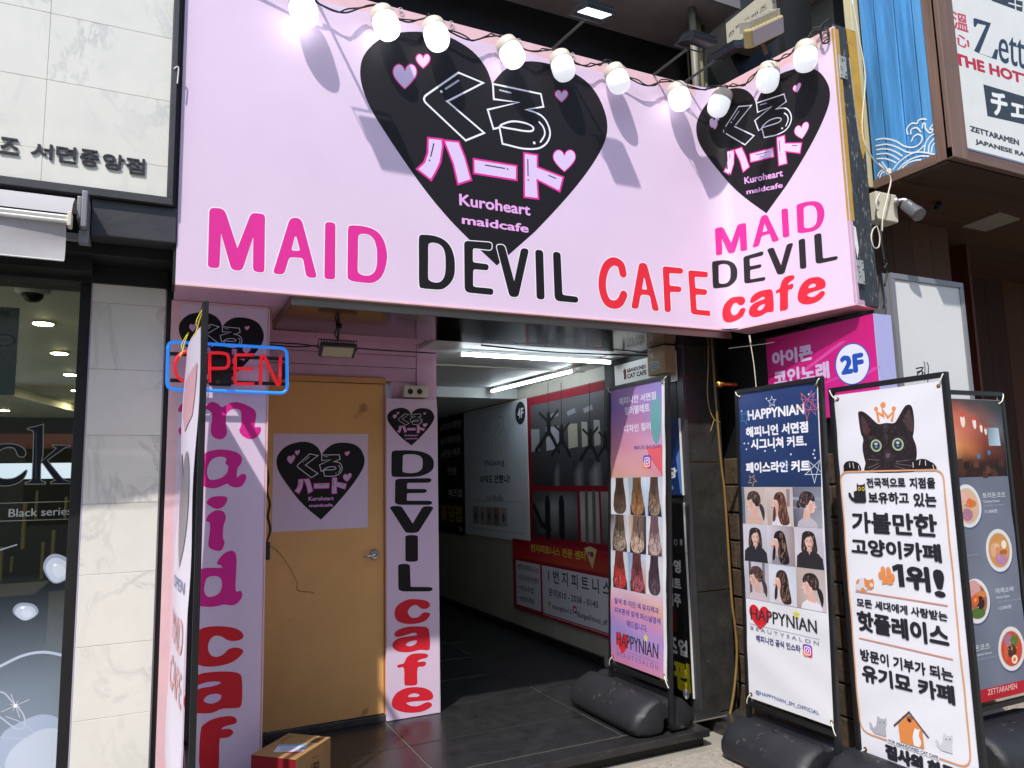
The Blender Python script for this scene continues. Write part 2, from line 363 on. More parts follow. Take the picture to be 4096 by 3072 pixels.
# ------------------------------------------------------------------ the shop's lettering, drawn from its outlines
SIGN = PY(3.68)
SR0 = Vector((3.372, 3.68, 0)); SR1 = Vector((3.533, 2.83, 0)); SIGNR = Pl(SR0, (SR1 - SR0).normalized(), (0, 0, 1))
LILAC = 'd9c2e6'; PINK = 'd93092'; BLK = '1c191c'; RED = 'dd2b3c'
def LM(p): return L1(*p)
HEART = [(1063, 182), (1050, 147), (1020, 110), (970, 80), (913, 69), (853, 72), (813, 90), (786, 120), (778, 153), (783, 190), (800, 233), (830, 283), (870, 343), (920, 413), (970, 473), (1013, 517)]
HEART2 = [(1156, 500), (1206, 447), (1249, 397), (1283, 350), (1306, 307), (1312, 273), (1306, 240), (1289, 203), (1263, 173), (1223, 150), (1173, 135), (1133, 133), (1106, 142), (1083, 157)]
KQ = 4096 / 2212
LOGO = None
def hrt(cx, cy, ww, hh, n=5):
    """small heart outline"""
    half = [(0, -.26), (.10, -.43), (.28, -.5), (.45, -.38), (.5, -.16), (.42, .05), (.22, .3), (0, .5)]
    a = catmull(half, n, False)
    return [(cx + p[0] * ww, cy + p[1] * hh) for p in a] + [(cx - p[0] * ww, cy + p[1] * hh) for p in reversed(list(a)[1:-1])]
def logo_shapes():
    """list of (kind, points in sign-plane metres, ...)"""
    h = SIGN.h; S = []
    lf = catmull([SIGN.h((x * KQ, y * KQ)) for x, y in HEART], 4, False); rt = catmull([SIGN.h((x * KQ, y * KQ)) for x, y in HEART2] + [SIGN.h((HEART[0][0] * KQ, HEART[0][1] * KQ))], 4, False)
    tip = Vector(h(DV(1070, 503)))
    S.append(('fill', list(lf) + [tip] + list(rt)[:-1], 'K'))
    for cx, cy, ww, hh in ((40, 138, 196, 205), (192, 10, 118, 118), (1340, 300, 104, 100), (1363, 836, 185, 180)):
        q = [Vector(h(L1(*p))) for p in hrt(cx, cy, ww, hh)]
        S.append(('fill', q, 'L')); S.append(('line', q, .006, 'P', True))
    f = lambda pts: [Vector(h(L1(*p))) for p in pts]
    ku = f(fillet([(485, 105), (690, 190), (392, 343), (698, 605), (545, 668), (175, 320, 60)]))
    S.append(('line', ku, .011, 'W', True)); S.append(('line', f([(378, 240), (485, 170)]), .011, 'G', False)); S.append(('dot', f([(343, 262)])[0], .008, 'W'))
    ro = [(770, 198), (1168, 282), (1190, 388), (1045, 412)] + list(catmull([(1095, 425), (1170, 460), (1220, 520), (1245, 610), (1215, 690), (1140, 735), (1020, 735), (920, 712)], 3, False)) + [(850, 695), (825, 560), (775, 572), (727, 412), (985, 352), (778, 325)]
    S.append(('line', f(ro), .011, 'W', True))
    S.append(('line', f(catmull([(830, 550), (900, 515), (970, 510), (1060, 530), (1105, 560), (1095, 588), (1040, 590), (950, 575)], 3)), .011, 'W', True))
    S.append(('line', f(catmull([(1155, 515), (1190, 560), (1200, 620), (1165, 680)], 4, False)), .010, 'W', False)); S.append(('dot', f([(1113, 688)])[0], .009, 'W'))
    S.append(('line', f([(828, 250), (918, 272)]), .010, 'G', False))
    for pts in ([(232, 645), (350, 658), (355, 720), (335, 850), (300, 925), (258, 998), (140, 905), (200, 850), (228, 770)], [(362, 665), (488, 678), (540, 810), (592, 995), (480, 1032), (440, 860)],
                [(610, 820), (968, 878), (968, 998), (612, 940)], [(1028, 770), (1140, 788), (1140, 888), (1355, 972), (1325, 1092), (1138, 995), (1148, 1152), (1030, 1138)]):
        S.append(('fill', f(pts), 'L')); S.append(('line', f(pts), .011, 'P', True))
    for a, b in (((280, 695), (255, 800)), ((708, 872), (868, 900)), ((1060, 825), (1062, 960)), ((1235, 958), (1292, 982))): S.append(('line', f([a, b]), .007, 'K', False))
    for a in ((245, 833), (893, 905), (1063, 996)): S.append(('dot', f([a])[0], .005, 'K'))
    for t_, a_, b_ in (('Kuroheart', (490, 1108), (1082, 1293)), ('maidcafe', (512, 1285), (1068, 1435))):
        a_, b_ = h(L1(*a_)), h(L1(*b_)); S.append(('text', t_, [a_, (b_[0], a_[1]), b_, (a_[0], b_[1])]))
    return S
def draw_logo(pr, src3, dst3, lil=LILAC, only=None):
    """affine copy of the emblem: three points on the big sign -> three points on this plane"""
    global LOGO
    LOGO = LOGO or logo_shapes()
    A = np.array([[*p, 1] for p in src3]); Bm = np.array([list(p) for p in dst3]); T = np.linalg.solve(A, Bm)
    mp = lambda p: (p[0] * T[0, 0] + p[1] * T[1, 0] + T[2, 0], p[0] * T[0, 1] + p[1] * T[1, 1] + T[2, 1])
    sc_ = math.sqrt(abs(np.linalg.det(T[:2]))); cm = {'K': BLK, 'L': lil, 'P': PINK, 'W': 'e9e9f2', 'G': 'b9bcc9'}
    for s in LOGO:
        if s[0] == 'fill': pr.poly([mp(p) for p in s[1]], cm[s[2]])
        elif s[0] == 'line': pr.stroke([mp(p) for p in s[1]], s[2] * sc_, cm[s[3]], s[4])
        elif s[0] == 'dot': pr.ell(mp(s[1]), s[2] * sc_, s[2] * sc_, cm[s[3]], 10)
        elif s[0] == 'text': pr.text(s[1], (0, 0), (1, 1), 'e2a6e0', .028, quad=[mp(q) for q in s[2]])
REF = [SIGN.h(c6(675, 460)), SIGN.h(c7(617, 820)), SIGN.h(DV(1070, 503))]
# capital letters of the big sign; outlines in the crop they were read from, (outer, holes)
f_ = fillet
cm_ = lambda pts: [tuple(p) for p in catmull(pts, 4)]
def st_(pts, wd, n=4): return ('s', [tuple(p) for p in catmull(pts, n, False)], wd)
LET = {
 'M': (MM, f_([(92, 125, 45), (240, 132, 60), (368, 522), (503, 174, 45), (641, 187, 45), (633, 767, 40), (520, 752, 40), (523, 415), (415, 746, 45), (310, 740, 45), (207, 380), (192, 722, 40), (76, 714, 40)]), []),
 'A': (MM, f_([(885, 222, 50), (995, 226, 60), (1152, 816, 40), (1046, 812, 40), (1012, 620, 30), (878, 612, 30), (826, 784, 40), (714, 774, 40)]), [f_([(940, 385, 12), (984, 550, 22), (897, 545, 22)])]),
 'I': (MM, f_([(1230, 264, 35), (1332, 272, 40), (1328, 833, 35), (1222, 826, 35)]), []),
 'D': (MM, cm_([(1455, 340), (1470, 305), (1520, 299), (1620, 310), (1710, 340), (1780, 400), (1822, 490), (1840, 600), (1822, 720), (1780, 810), (1720, 855), (1660, 866), (1520, 852), (1465, 830), (1450, 790), (1452, 560)]),
       [cm_([(1555, 425), (1570, 390), (1610, 383), (1665, 395), (1710, 440), (1735, 520), (1740, 600), (1735, 700), (1710, 760), (1665, 790), (1610, 790), (1565, 770), (1550, 730), (1553, 580)])]),
 'd2': (DV, cm_([(208, 215), (225, 168), (270, 163), (380, 175), (480, 215), (555, 290), (597, 400), (607, 510), (597, 620), (555, 700), (490, 755), (430, 770), (340, 765), (250, 755), (212, 715), (208, 450)]),
        [cm_([(313, 290), (330, 258), (375, 252), (430, 268), (475, 310), (498, 380), (503, 480), (498, 590), (470, 660), (430, 688), (380, 690), (330, 670), (312, 630), (312, 450)])]),
 'E': (DV, f_([(708, 228, 45), (1017, 250, 38), (1012, 334, 35), (806, 312, 25), (806, 468, 25), (984, 490, 40), (977, 560, 35), (810, 545, 25), (808, 738, 25), (1034, 760, 38), (1030, 832, 35), (714, 800, 60)]), []),
 'V': (DV, f_([(1062, 272, 40), (1155, 275, 40), (1262, 675), (1340, 308, 38), (1428, 320, 45), (1308, 855, 40), (1212, 850, 40)]), []),
 'i2': (DV, f_([(1494, 326, 38), (1583, 334, 42), (1600, 882, 40), (1510, 876, 40)]), []),
 'L': (DV, f_([(1690, 350, 38), (1775, 356, 42), (1797, 828, 25), (1973, 850, 38), (1968, 918, 35), (1710, 895, 60)]), []),
 'A2': (CF, f_([(415, 202, 30), (475, 206, 30), (578, 593, 25), (522, 590, 25), (500, 465, 20), (428, 460, 20), (408, 575, 25), (350, 571, 25)]), [f_([(455, 312, 6), (479, 420, 10), (438, 416, 10)])]),
 'F': (CF, f_([(603, 230, 25), (770, 247, 28), (766, 294, 25), (658, 287, 12), (662, 387, 12), (757, 395, 22), (753, 441, 22), (664, 438, 12), (672, 602, 25), (620, 600, 25)]), []),
 'E2': (CF, f_([(808, 262, 25), (973, 277, 25), (970, 322, 22), (862, 317, 12), (868, 408, 12), (963, 418, 22), (960, 465, 22), (870, 460, 12), (878, 580, 12), (1000, 590, 22), (998, 634, 20), (832, 617, 30)]), []),
}
LETC = (CF, [(285, 290), (265, 218), (205, 193), (150, 235), (120, 335), (125, 440), (160, 518), (215, 540), (262, 520), (291, 460)], 57)
def lplane(name):
    cr, o, hs = LET[name]; return [SIGN.h(cr(*p[:2])) for p in o], [[SIGN.h(cr(*p[:2])) for p in h] for h in hs]
# soft lower-case letters, outlines read from the vertical strip
LOW = {
 'c': ([(1126, 605), (1110, 578), (1050, 566), (980, 568), (915, 605), (897, 655), (912, 700), (965, 722), (1040, 720), (1100, 700), (1127, 662), (1110, 650), (1080, 652), (1050, 678), (1010, 684), (985, 660), (985, 635), (1010, 608), (1040, 604), (1070, 625), (1105, 625)], []),
 'a': ([(898, 795), (920, 765), (980, 745), (1060, 742), (1112, 750), (1125, 790), (1128, 870), (1115, 890), (1060, 888), (1000, 902), (930, 900), (890, 875), (893, 840), (930, 815), (985, 805), (1042, 797), (1035, 785), (1015, 783), (970, 797), (920, 808)], [[(975, 850), (1000, 835), (1042, 830), (1035, 850), (1005, 865), (978, 862)]]),
 'f': ([(963, 1110), (960, 1010), (925, 1008), (922, 990), (960, 978), (975, 945), (1010, 920), (1070, 915), (1108, 922), (1105, 942), (1060, 955), (1045, 970), (1090, 968), (1098, 985), (1080, 1000), (1045, 1008), (1043, 1100), (1030, 1118), (985, 1120)], []),
 'e': ([(1143, 1200), (1135, 1170), (1100, 1147), (1060, 1138), (985, 1140), (920, 1170), (888, 1220), (892, 1265), (940, 1292), (1010, 1300), (1080, 1290), (1130, 1262), (1132, 1240), (1105, 1232), (1075, 1245), (1040, 1258), (1000, 1255), (975, 1238), (1020, 1228), (1100, 1222), (1132, 1215)], [[(985, 1198), (1000, 1182), (1030, 1176), (1055, 1185), (1048, 1197), (1015, 1200)]]),
}
def low(pr, ch, quad, col, wk=1.):
    """quad: plane points (lower-left, lower-right, upper-right, upper-left)"""
    a, b, c, d = [Vector(q) for q in quad]; o, hs = LOW[ch]; us = [p[0] for p in o]; vs = [p[1] for p in o]; u0, u1, v0, v1 = min(us), max(us), min(vs), max(vs)
    def g(p): x = (p[0] - u0) / (u1 - u0); y = (v1 - p[1]) / (v1 - v0); return (a * (1 - x) + b * x) * (1 - y) + (d * (1 - x) + c * x) * y
    pr.poly(catmull([g(p) for p in o], 3), col, [catmull([g(p) for p in h], 3) for h in hs])
def cap_on(pr, name, quad, col, fat=0):
    """sign capital remapped into a quad (tl, tr, br, bl) of another plane"""
    o, hs = lplane(name); us = [p[0] for p in o]; vs = [p[1] for p in o]; u0, u1, v0, v1 = min(us), max(us), min(vs), max(vs)
    tl, tr, br, bl = [Vector(q) for q in quad]
    def g(p): x = (p[0] - u0) / (u1 - u0); y = (p[1] - v0) / (v1 - v0); return (bl * (1 - x) + br * x) * (1 - y) + (tl * (1 - x) + tr * x) * y
    pr.poly([g(p) for p in o], col, [[g(p) for p in h] for h in hs])
    if fat: pr.stroke([g(p) for p in o], fat, col, True)

# the vinyl does not follow the sharp inner corner: it swings across in a soft curve
FIL = [Vector((2.9, 3.68))] + [Vector((3.20, 3.68)) * (1 - t) ** 2 + Vector((3.372, 3.68)) * 2 * t * (1 - t) + (SR0 + (SR1 - SR0).normalized() * .10).to_2d() * t * t for t in [i / 10 for i in range(11)]] + [SR1.to_2d()]
def bend(p, off):
    """slide a point of the side panel along its line of view on to the curved sheet"""
    d = Vector(p) - CAM; best = None
    for a, b in zip(FIL, FIL[1:]):
        e = b - a; det = d.x * -e.y + d.y * e.x
        if abs(det) < 1e-9: continue
        q = a - CAM.to_2d(); t = (q.x * -e.y + q.y * e.x) / det; s = (d.x * q.y - d.y * q.x) / det
        if -1e-6 <= s <= 1.000001 and t > .1 and (best is None or t < best): best = t
    return CAM + d * (best - off / d.length) if best else Vector(p)
# ------------------------------------------------------------------ materials
m_lil = mat('lilac_vinyl', 'dcc5dc', .36, noise=.05, nscale=1.1, bump=.22, bscale=3.1)
m_peach = mat('peach_trim', 'e3b9bd', .45, noise=.08, nscale=9, bump=.15, bscale=14)
m_pinkw = mat('pink_painted_wood', 'c9a0b8', .5, noise=.10, nscale=5, bump=.2, bscale=9)
m_steel = mat('stainless', '8f877c', .38, 1, noise=.08, nscale=3, bump=.03, bscale=4, stretch=(1, 12, 12))
m_mirror = mat('polished_stainless', '8d8684', .12, 1, bump=.06, bscale=1.6)
m_black = mat('black_paint', '141414', .5, noise=.25, nscale=6, bump=.2, bscale=20)
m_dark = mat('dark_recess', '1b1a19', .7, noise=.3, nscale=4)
m_frame = mat('charcoal_frame', '3b3b3e', .42, noise=.12, nscale=7, bump=.1, bscale=40)
m_marble = marble('marble_tile', 'd9d7cd', '8f8c96')
m_gran = mat('polished_black_granite', '353432', .22, noise=.4, nscale=9, dirt=('55524c', .70))
m_floor = mat('dark_floor_tile', '282829', .3, noise=.4, nscale=9, bump=.08, bscale=60, dirt=('3a3835', .67))
m_pave = mat('paving_stone', '9a9186', .85, noise=.28, nscale=22, bump=.5, bscale=60, dirt=('6c635a', .6))
m_concrete = mat('concrete_ground', '8b857b', .9, noise=.2, nscale=3, bump=.3, bscale=30)
m_plas = mat('black_plastic', '212226', .5, noise=.25, nscale=7, bump=.3, bscale=160, dirt=('4b4a48', .64))
m_tube = mat('black_powder_coat', '17181a', .4, noise=.1, nscale=10)
m_wire = mat('black_cable', '161514', .5)
m_door = mat('orange_door_laminate', 'dca866', .48, noise=.10, nscale=2.4, dirt=('a87c48', .66), bump=.06, bscale=90)
m_doorf = mat('orange_door_frame', 'cc9456', .45, noise=.08, nscale=6)
m_white = mat('white_plastic', 'dcdcd6', .4, noise=.05, nscale=8)
m_offw = mat('cream_plastic', 'cdc7b4', .5, noise=.1, nscale=8)
m_chrome = mat('brushed_chrome', 'c8c8c6', .22, 1)
m_cwall = mat('corridor_wall', 'a39f92', .6, noise=.14, nscale=3, bump=.1, bscale=20)
m_cceil = mat('corridor_ceiling', 'bcbfbc', .5, noise=.08, nscale=2)
m_card = mat('cardboard', '9c7748', .8, noise=.1, nscale=8, bump=.15, bscale=60)
m_card2 = mat('pale_cardboard', '9a8464', .8, noise=.1, nscale=8, bump=.15, bscale=60)
m_alu = mat('anodised_aluminium', 'a9aab0', .35, .85, noise=.06, nscale=9)
m_rock = mat('brown_split_stone', '4a3a29', .9, noise=.45, nscale=9, bump=1, bscale=14, dirt=('33281d', .57))
m_wood = wood('dark_wood', '3c2418', '6a4430', 2)
m_woodx = wood('dark_wood_soffit', '3a2317', '50301f', 0)
m_trim = wood('weathered_trim', '6b5348', '85695a', 2)
m_trimx = wood('weathered_trim_level', '6b5348', '85695a', 0)
m_trimy = wood('weathered_trim_depth', '6b5348', '85695a', 1)
m_blue = wood('blue_stained_plank', '4a8fca', '5fa6dc', 2, .5)
m_yel = mat('yellow_foam_board', 'b8923a', .7, noise=.15, nscale=12, dirt=('8a6a3a', .66))
m_peel = mat('peeling_dark_paint', '33373b', .45, noise=.35, nscale=9, stretch=(3, 3, .7), bump=.4, bscale=20, dirt=('8d8c84', .60))
m_galv = mat('galvanised_plate', 'b8bab5', .45, .5, noise=.25, nscale=30, dirt=('6b5340', .68))
m_awn = mat('grey_awning_fabric', 'a5a2a4', .75, noise=.05, nscale=5, bump=.15, bscale=200)
m_bulb = mat('frosted_bulb', 'e2e6ea', .3, emit=.35, ecol='f4f8ff')  # unlit globes; emission added to whiten their shaded undersides
m_bulbhot = mat('lit_frosted_bulb', 'eef2f4', .25, emit=1.9, ecol='f2f7ff')
m_bulbwarm = mat('glowing_frosted_bulb', 'eef2f4', .25, emit=1.0, ecol='f2f7ff')
m_led = mat('led_tube', 'f4fbff', .4, emit=15, ecol='e6f4ff')
m_ledp = mat('led_panel', 'e8f2ff', .3, emit=2.2, ecol='dcecff')
m_ledoff = mat('unlit_led_panel', 'b7ac92', .3)
m_red = mat('red_neon_tube', 'd32030', .3, emit=.3, ecol='e01018', coat=.4)
m_bluet = mat('blue_neon_tube', '2a86d4', .3, emit=.4, ecol='1478e8', coat=.4)
m_silver = mat('silver_frame', '8c8c90', .4, .4)
m_brass = mat('brass', 'b98a3a', .3, 1)
m_yellow = mat('yellow_cord', 'd8cc2c', .6)
m_print = ink('ink', .45, spec=.3); m_printm = ink('matt_ink', .65, spec=.2); m_vin = ink('vinyl_ink', .5, .05, .22, 2.5); m_ban = ink('banner_ink', .55, .12, .25, 4)

# ------------------------------------------------------------------ setting: ground, floors, walls
E0 = (0, 0, 0)
g = MB(); g.box(-120, 120, -120, 140, -.3, -.012); g.build('ground', m_concrete, kind='structure')
# the other side of the street, behind the camera: it closes the sky and shows in glass and steel
osd = tag(bpy.data.objects.new('street_facade', None), kind='structure'); COL.objects.link(osd)
mfa = mat('beige_render', 'd6cdbe', .8, noise=.12, nscale=1.2); b = MB(); b.box(-16, 22, -8, -7, 0, 7.5); b.build('wall', mfa, osd)
for i in range(12):
    for j in range(3): b = MB(); b.box(-14 + i * 3, -12.2 + i * 3, -7.0, -6.97, 1.0 + j * 2.3, 2.4 + j * 2.3); b.build('window_pane', m_black, osd)
# pavement of sett slabs in front of the shops, each slab its own piece
pv = tag(bpy.data.objects.new('pavement', None), kind='structure'); COL.objects.link(pv)
b = MB(); b.box(-2.5, 7.5, 1.0, 4.9, -.011, -.006); b.build('joint_bed', m_concrete, pv)
meshes = []
for i in range(4):
    q = MB(); q.box(-.147, .147, -.147, .147, -.03, 0); o = q.build('paver', m_pave, pv, bevel=.004, seg=1); o.location = (-.35 + .3 * i, 3.35, -.001); meshes.append(o)
for i in range(26):
    for j in range(7):
        o = random.choice(meshes).copy(); COL.objects.link(o); o.parent = pv
        o.location = (-.5 + .3 * i + (.15 if j % 2 else 0), 1.7 + .3 * j if j < 6 else 3.5, random.uniform(-.003, .001)); o.rotation_euler = (random.uniform(-.006, .006), random.uniform(-.006, .006), 0)
for o in meshes: o.location.x += -2.0
# entrance platform
ent = tag(bpy.data.objects.new('entrance_floor', None), kind='structure'); COL.objects.link(ent)
b = MB(); b.box(.0, 3.02, 3.735, 9.6, -.01, .088); b.build('slab', m_black, ent)
b = MB(); b.box(.0, 3.03, 3.68, 3.835, .055, .1); b.build('step_nosing', m_floor, ent, bevel=.006)
b = MB(); b.box(.0, 3.0, 3.80, 3.86, -.01, .05); b.build('riser', m_gran, ent)
grout = mat('pale_grout', '6e6a5c', .8)
b = MB(); b.box(0, 3.3, 3.84, 9.6, .0885, .0955); b.build('grout_bed', grout, ent)
for j, y0 in enumerate((3.84, 4.295, 4.90, 5.5, 6.1, 6.7, 7.3, 7.9)):
    y1 = (4.295, 4.90, 5.5, 6.1, 6.7, 7.3, 7.9, 9.6)[j]
    for i in range(-1, 4):
        x0 = .22 + i * 1.15 + (.0 if j % 2 else .0); x1 = x0 + 1.15
        x0 = max(x0, .0); x1 = min(x1, 3.3)
        if x1 - x0 < .05: continue
        b = MB(); b.box(x0 + .004, x1 - .004, y0 + .004, y1 - .004, .091, .1 + random.uniform(-.0006, .0006)); b.build('floor_tile', m_floor, ent, bevel=.0015, seg=1)
# corridor shell
cw = tag(bpy.data.objects.new('corridor_wall', None), kind='structure'); COL.objects.link(cw)
b = MB(); b.box(3.3, 3.42, 4.3, 9.6, .1, 2.62); b.build('side_wall', m_cwall, cw)
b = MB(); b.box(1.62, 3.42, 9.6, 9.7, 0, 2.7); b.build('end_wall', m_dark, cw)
b = MB(); b.box(1.62, 1.73, 4.83, 9.6, 0, 2.53); b.build('partition', m_cwall, cw)
b = MB(); b.box(3.27, 3.3, 5.25, 9.6, .1, .17); b.build('skirting', m_black, cw)
ce = tag(bpy.data.objects.new('corridor_ceiling', None), kind='structure'); COL.objects.link(ce)
ys = [4.42, 5.40, 6.7]
b = MB(); b.box(1.62, 3.3, 4.40, 5.395, 2.50, 2.53); b.build('ceiling_panel', m_cceil, ce, bevel=.003)
b = MB(); b.box(1.62, 3.3, 5.405, 6.70, 2.503, 2.53); b.build('ceiling_panel', m_cceil, ce, bevel=.003)
b = MB(); b.box(1.73, 3.3, 6.705, 9.6, 2.40, 2.53); b.build('bulkhead', m_cceil, ce, bevel=.004)
b = MB(); b.box(1.62, 3.3, 5.385, 5.415, 2.49, 2.502); b.box(3.02, 3.1, 4.42, 6.7, 2.492, 2.499); b.build('joint_strip', m_cwall, ce)
# building mass above and behind
up = tag(bpy.data.objects.new('upper_wall', None), kind='structure'); COL.objects.link(up)
b = MB(); b.box(.0, 3.78, 4.42, 4.62, 2.62, 5.02); b.build('backing_wall', m_black, up)
b = MB(); b.box(-4, 3.78, 3.83, 4.62, 5.0, 5.06); b.build('soffit', mat('grey_soffit', '9a9896', .35, noise=.25, nscale=1.5), up)
b = MB(); b.box(-4, 3.79, 3.815, 3.83, 5.0, 5.12); b.build('soffit_edge', m_silver, up)
b = MB(); b.box(-4, 9, 4.62, 5.0, 4.6, 12); b.build('facade', m_dark, up)
b = MB(); b.box(3.78, 4.6, 4.3, 4.4, 3.2, 7); b.build('recess', m_black, up)
# pink wall round the door, in boards
dw = thing('door_wall', 'pink painted board wall around the orange door under the sign', 'wall', (1.0, 4.83, 0))
Z0 = 2.262
b = MB(); b.box(.0, .655, 4.83, 4.93, .1, 2.5); b.build('jamb_board', m_pinkw, dw)
for i, (z0, z1) in enumerate(((2.272, 2.365), (2.368, 2.45), (2.453, 2.54))):
    b = MB(); b.box(.0, 1.60, 4.822 - .003 * i, 4.93, z0, z1); b.build('board', m_pinkw, dw, bevel=.003)
b = MB(); b.box(1.602, 1.745, 4.815, 4.93, .1, 2.54); b.build('corner_board', m_pinkw, dw, bevel=.003)
b = MB(); b.box(1.425, 1.60, 4.826, 4.93, .1, 2.27); b.build('side_board', m_pinkw, dw)
# soffit under the sign
so_ = thing('sign_soffit', 'pink painted underside of the sign above the entrance', 'soffit', (1.7, 4.2, 2.53))
for i in range(3):
    y0 = 3.79 + i * .345; b = MB(); b.box(.06, 3.3 if i < 2 else 1.74, y0, min(y0 + .342, 4.82), 2.532, 2.56); b.build('board', m_pinkw, so_, bevel=.002)
b = MB(); b.box(.06, 3.4, 3.705, 3.79, 2.534, 2.56); b.build('front_board', m_pinkw, so_)
# stainless canopy beam
bm_ = thing('steel_beam', 'shiny stainless beam along the underside of the pink sign', 'beam', (2, 3.8, 2.48))
b = MB(); b.box(.589, 3.405, 3.70, 3.712, 2.480, 2.530); b.build('front_lip', m_steel, bm_, bevel=.001)
b = MB(); b.box(.589, 3.405, 3.7125, 4.36, 2.480, 2.484); b.build('underside', m_mirror, bm_)
b = MB(); b.box(.585, .5885, 3.70, 4.36, 2.482, 2.530); b.build('end_cap', m_steel, bm_)
# ------------------------------------------------------------------ big pink sign box
sg = thing('shop_sign', 'large lilac MAID DEVIL CAFE sign with a black heart over the entrance', 'sign', (1.7, 3.68, 2.53))
x0, x1 = .06, 3.372; zt = 4.20; zp = 4.125
b = MB(); b.box(x0, x1, 3.68, 3.83, 2.535, zp, m=m_lil); b.build('front_panel', m_lil, sg)
b = MB(); b.box(x0, x1, 3.683, 3.83, zp + .0005, zt); b.build('top_trim', m_peach, sg)
b = MB(); b.box(x0, x1 + .01, 3.672, 3.70, 2.525, 2.5345); b.build('bottom_edge', m_peach, sg, bevel=.001)
b = MB(); b.box(x0 - .012, x0 - .0005, 3.69, 3.83, 2.53, zt); b.build('left_edge', m_black, sg)
P = SIGN; pr = Print(P)
for p in (): pass
def halo(names, col, wd=.010):
    for nme in names:
        o, hs = lplane(nme); pr.stroke(o, wd, col, True)
        for h in hs: pr.stroke(h, wd * .8, col, True)
HALO = 'ece8ec'
draw_logo(pr, REF, REF)
Cp = [P.h(LETC[0](*p)) for p in LETC[1]]; Cs = catmull(Cp, 4, False); cwd = (Vector(P.h(CF(148, 340))) - Vector(P.h(CF(88, 340)))).length
halo(('M', 'A', 'I', 'D', 'd2', 'E', 'V', 'i2', 'L', 'A2', 'F', 'E2'), HALO); pr.stroke(Cs, cwd + .010, HALO)
for nm, cc in (('M', PINK), ('A', PINK), ('I', PINK), ('D', PINK), ('d2', BLK), ('E', BLK), ('V', BLK), ('i2', BLK), ('L', BLK), ('A2', RED), ('F', RED), ('E2', RED)):
    o, hs = lplane(nm); pr.poly(o, cc, hs)
pr.stroke(Cs, cwd, RED)
pr.build('lettering', sg, m_vin)
# side of the sign, turned towards the street
N2 = SIGNR; W2 = (SR1 - SR0).length
sr = thing('side_sign', 'narrow lilac return panel of the sign with MAID DEVIL cafe in three lines', 'sign', (3.45, 3.2, 2.53))
b = MB(); b.pbox(N2, 0.001, W2, 2.535, zp, -.02, 0); b.build('front_panel', m_lil, sr)
b = MB(); fv = FIL[1:-1]; n = len(fv); b.add([(p.x, p.y - .0004, z) for z in (2.535, zp + .0004) for p in fv], [(i, i + 1, n + i + 1, n + i) for i in range(n - 1)]); b.add([(p.x, p.y - .0004, z) for z in (zp + .0004, zt) for p in fv], [(i, i + 1, n + i + 1, n + i) for i in range(n - 1)], m=None); b.build('corner_sheet', m_lil, sr, smooth=True)
b = MB(); b.pbox(N2, 0.001, W2, zp + .0005, zt + .012, -.02, -.002); b.build('top_trim', m_peach, sr)
b = MB(); b.pbox(N2, 0, W2, 2.525, 2.5345, -.2, .003); b.build('bottom_edge', m_peach, sr)
b = MB(); b.pbox(N2, .0, W2, 2.5347, 2.56, -.25, -.021); b.build('underside', m_pinkw, sr)
b = MB(); b.box(3.53, 3.575, 2.832, 2.845, 3.02, 4.2); b.build('foam_edge', m_yel, sr)
b = MB(); b.box(3.53, 3.56, 2.832, 2.845, 2.535, 3.018); b.build('foam_edge', m_pinkw, sr)
b = MB(); b.box(3.548, 3.74, 2.846, 3.5, 2.53, 4.24); b.build('side_box', m_peel, sr, bevel=.004)
b = MB(); b.prism([(3.655, 2.84, 4.235), (3.735, 2.84, 4.225), (3.74, 2.84, 3.75), (3.735, 2.84, 3.5), (3.705, 2.84, 3.42), (3.695, 2.84, 3.55), (3.68, 2.84, 3.75), (3.672, 2.84, 3.95)], (0, .004, 0)); b.build('foam_patch', m_yel, sr)
b = MB(); b.prism([(3.66, 2.8435, 4.05), (3.682, 2.8435, 4.03), (3.705, 2.8435, 3.6), (3.70, 2.8435, 3.45), (3.685, 2.8435, 3.55), (3.67, 2.8435, 3.8)], (0, .002, 0)); b.build('torn_edge', m_galv, sr)
for z in (3.96, 2.72):
    b = MB(); b.box(3.552, 3.612, 2.826, 2.8315, z - .07, z + .07); hg = b.build('hinge_plate', m_galv, sr, bevel=.004)
    b = MB()
    for i in range(9): b.lathe((3.56 + .045 * random.random(), 2.826, z - .06 + .12 * random.random()), (0, -1, 0), [(0, .004), (.003, .003), (.0031, 0)], 8)
    b.build('screw', m_black, hg, kind='stuff')
b = MB(); b.prism([(3.56, 2.8305, 2.99), (3.575, 2.8305, 2.98), (3.585, 2.8305, 2.86), (3.57, 2.8305, 2.80), (3.558, 2.8305, 2.88)], (0, -.002, 0)); b.build('paint_flake', m_white, sr)
pr = Print(N2)
h = lambda c, *p: N2.h(c(*p))
draw_logo(pr, REF, [h(L2, 70, 480), h(L2, 1547, 60), h(L2, 845, 1392)], 'ddc6e8')
for nm, q in (('M', [h(L2, 275, 1555), h(L2, 622, 1495), h(CF, 1285, 105), h(CF, 1035, 145)]), ('A', [h(L2, 765, 1420), h(L2, 870, 1405), h(CF, 1540, 25), h(CF, 1330, 85)]),
              ('I', [h(L2, 1008, 1345), h(L2, 1082, 1335), h(L2, 1100, 1650), h(L2, 1028, 1662)]), ('D', [h(L2, 1175, 1290), h(L2, 1488, 1222), h(L2, 1488, 1572), h(L2, 1190, 1618)])):
    if nm == 'A':  # the quad is wider at its foot
        tl, tr, br, bl = [Vector(x) for x in q]; q = [bl + (tl - bl) * 1 - Vector((.045, 0)), tr + Vector((.05, 0)), br, bl]
    cap_on(pr, nm, q, PINK)
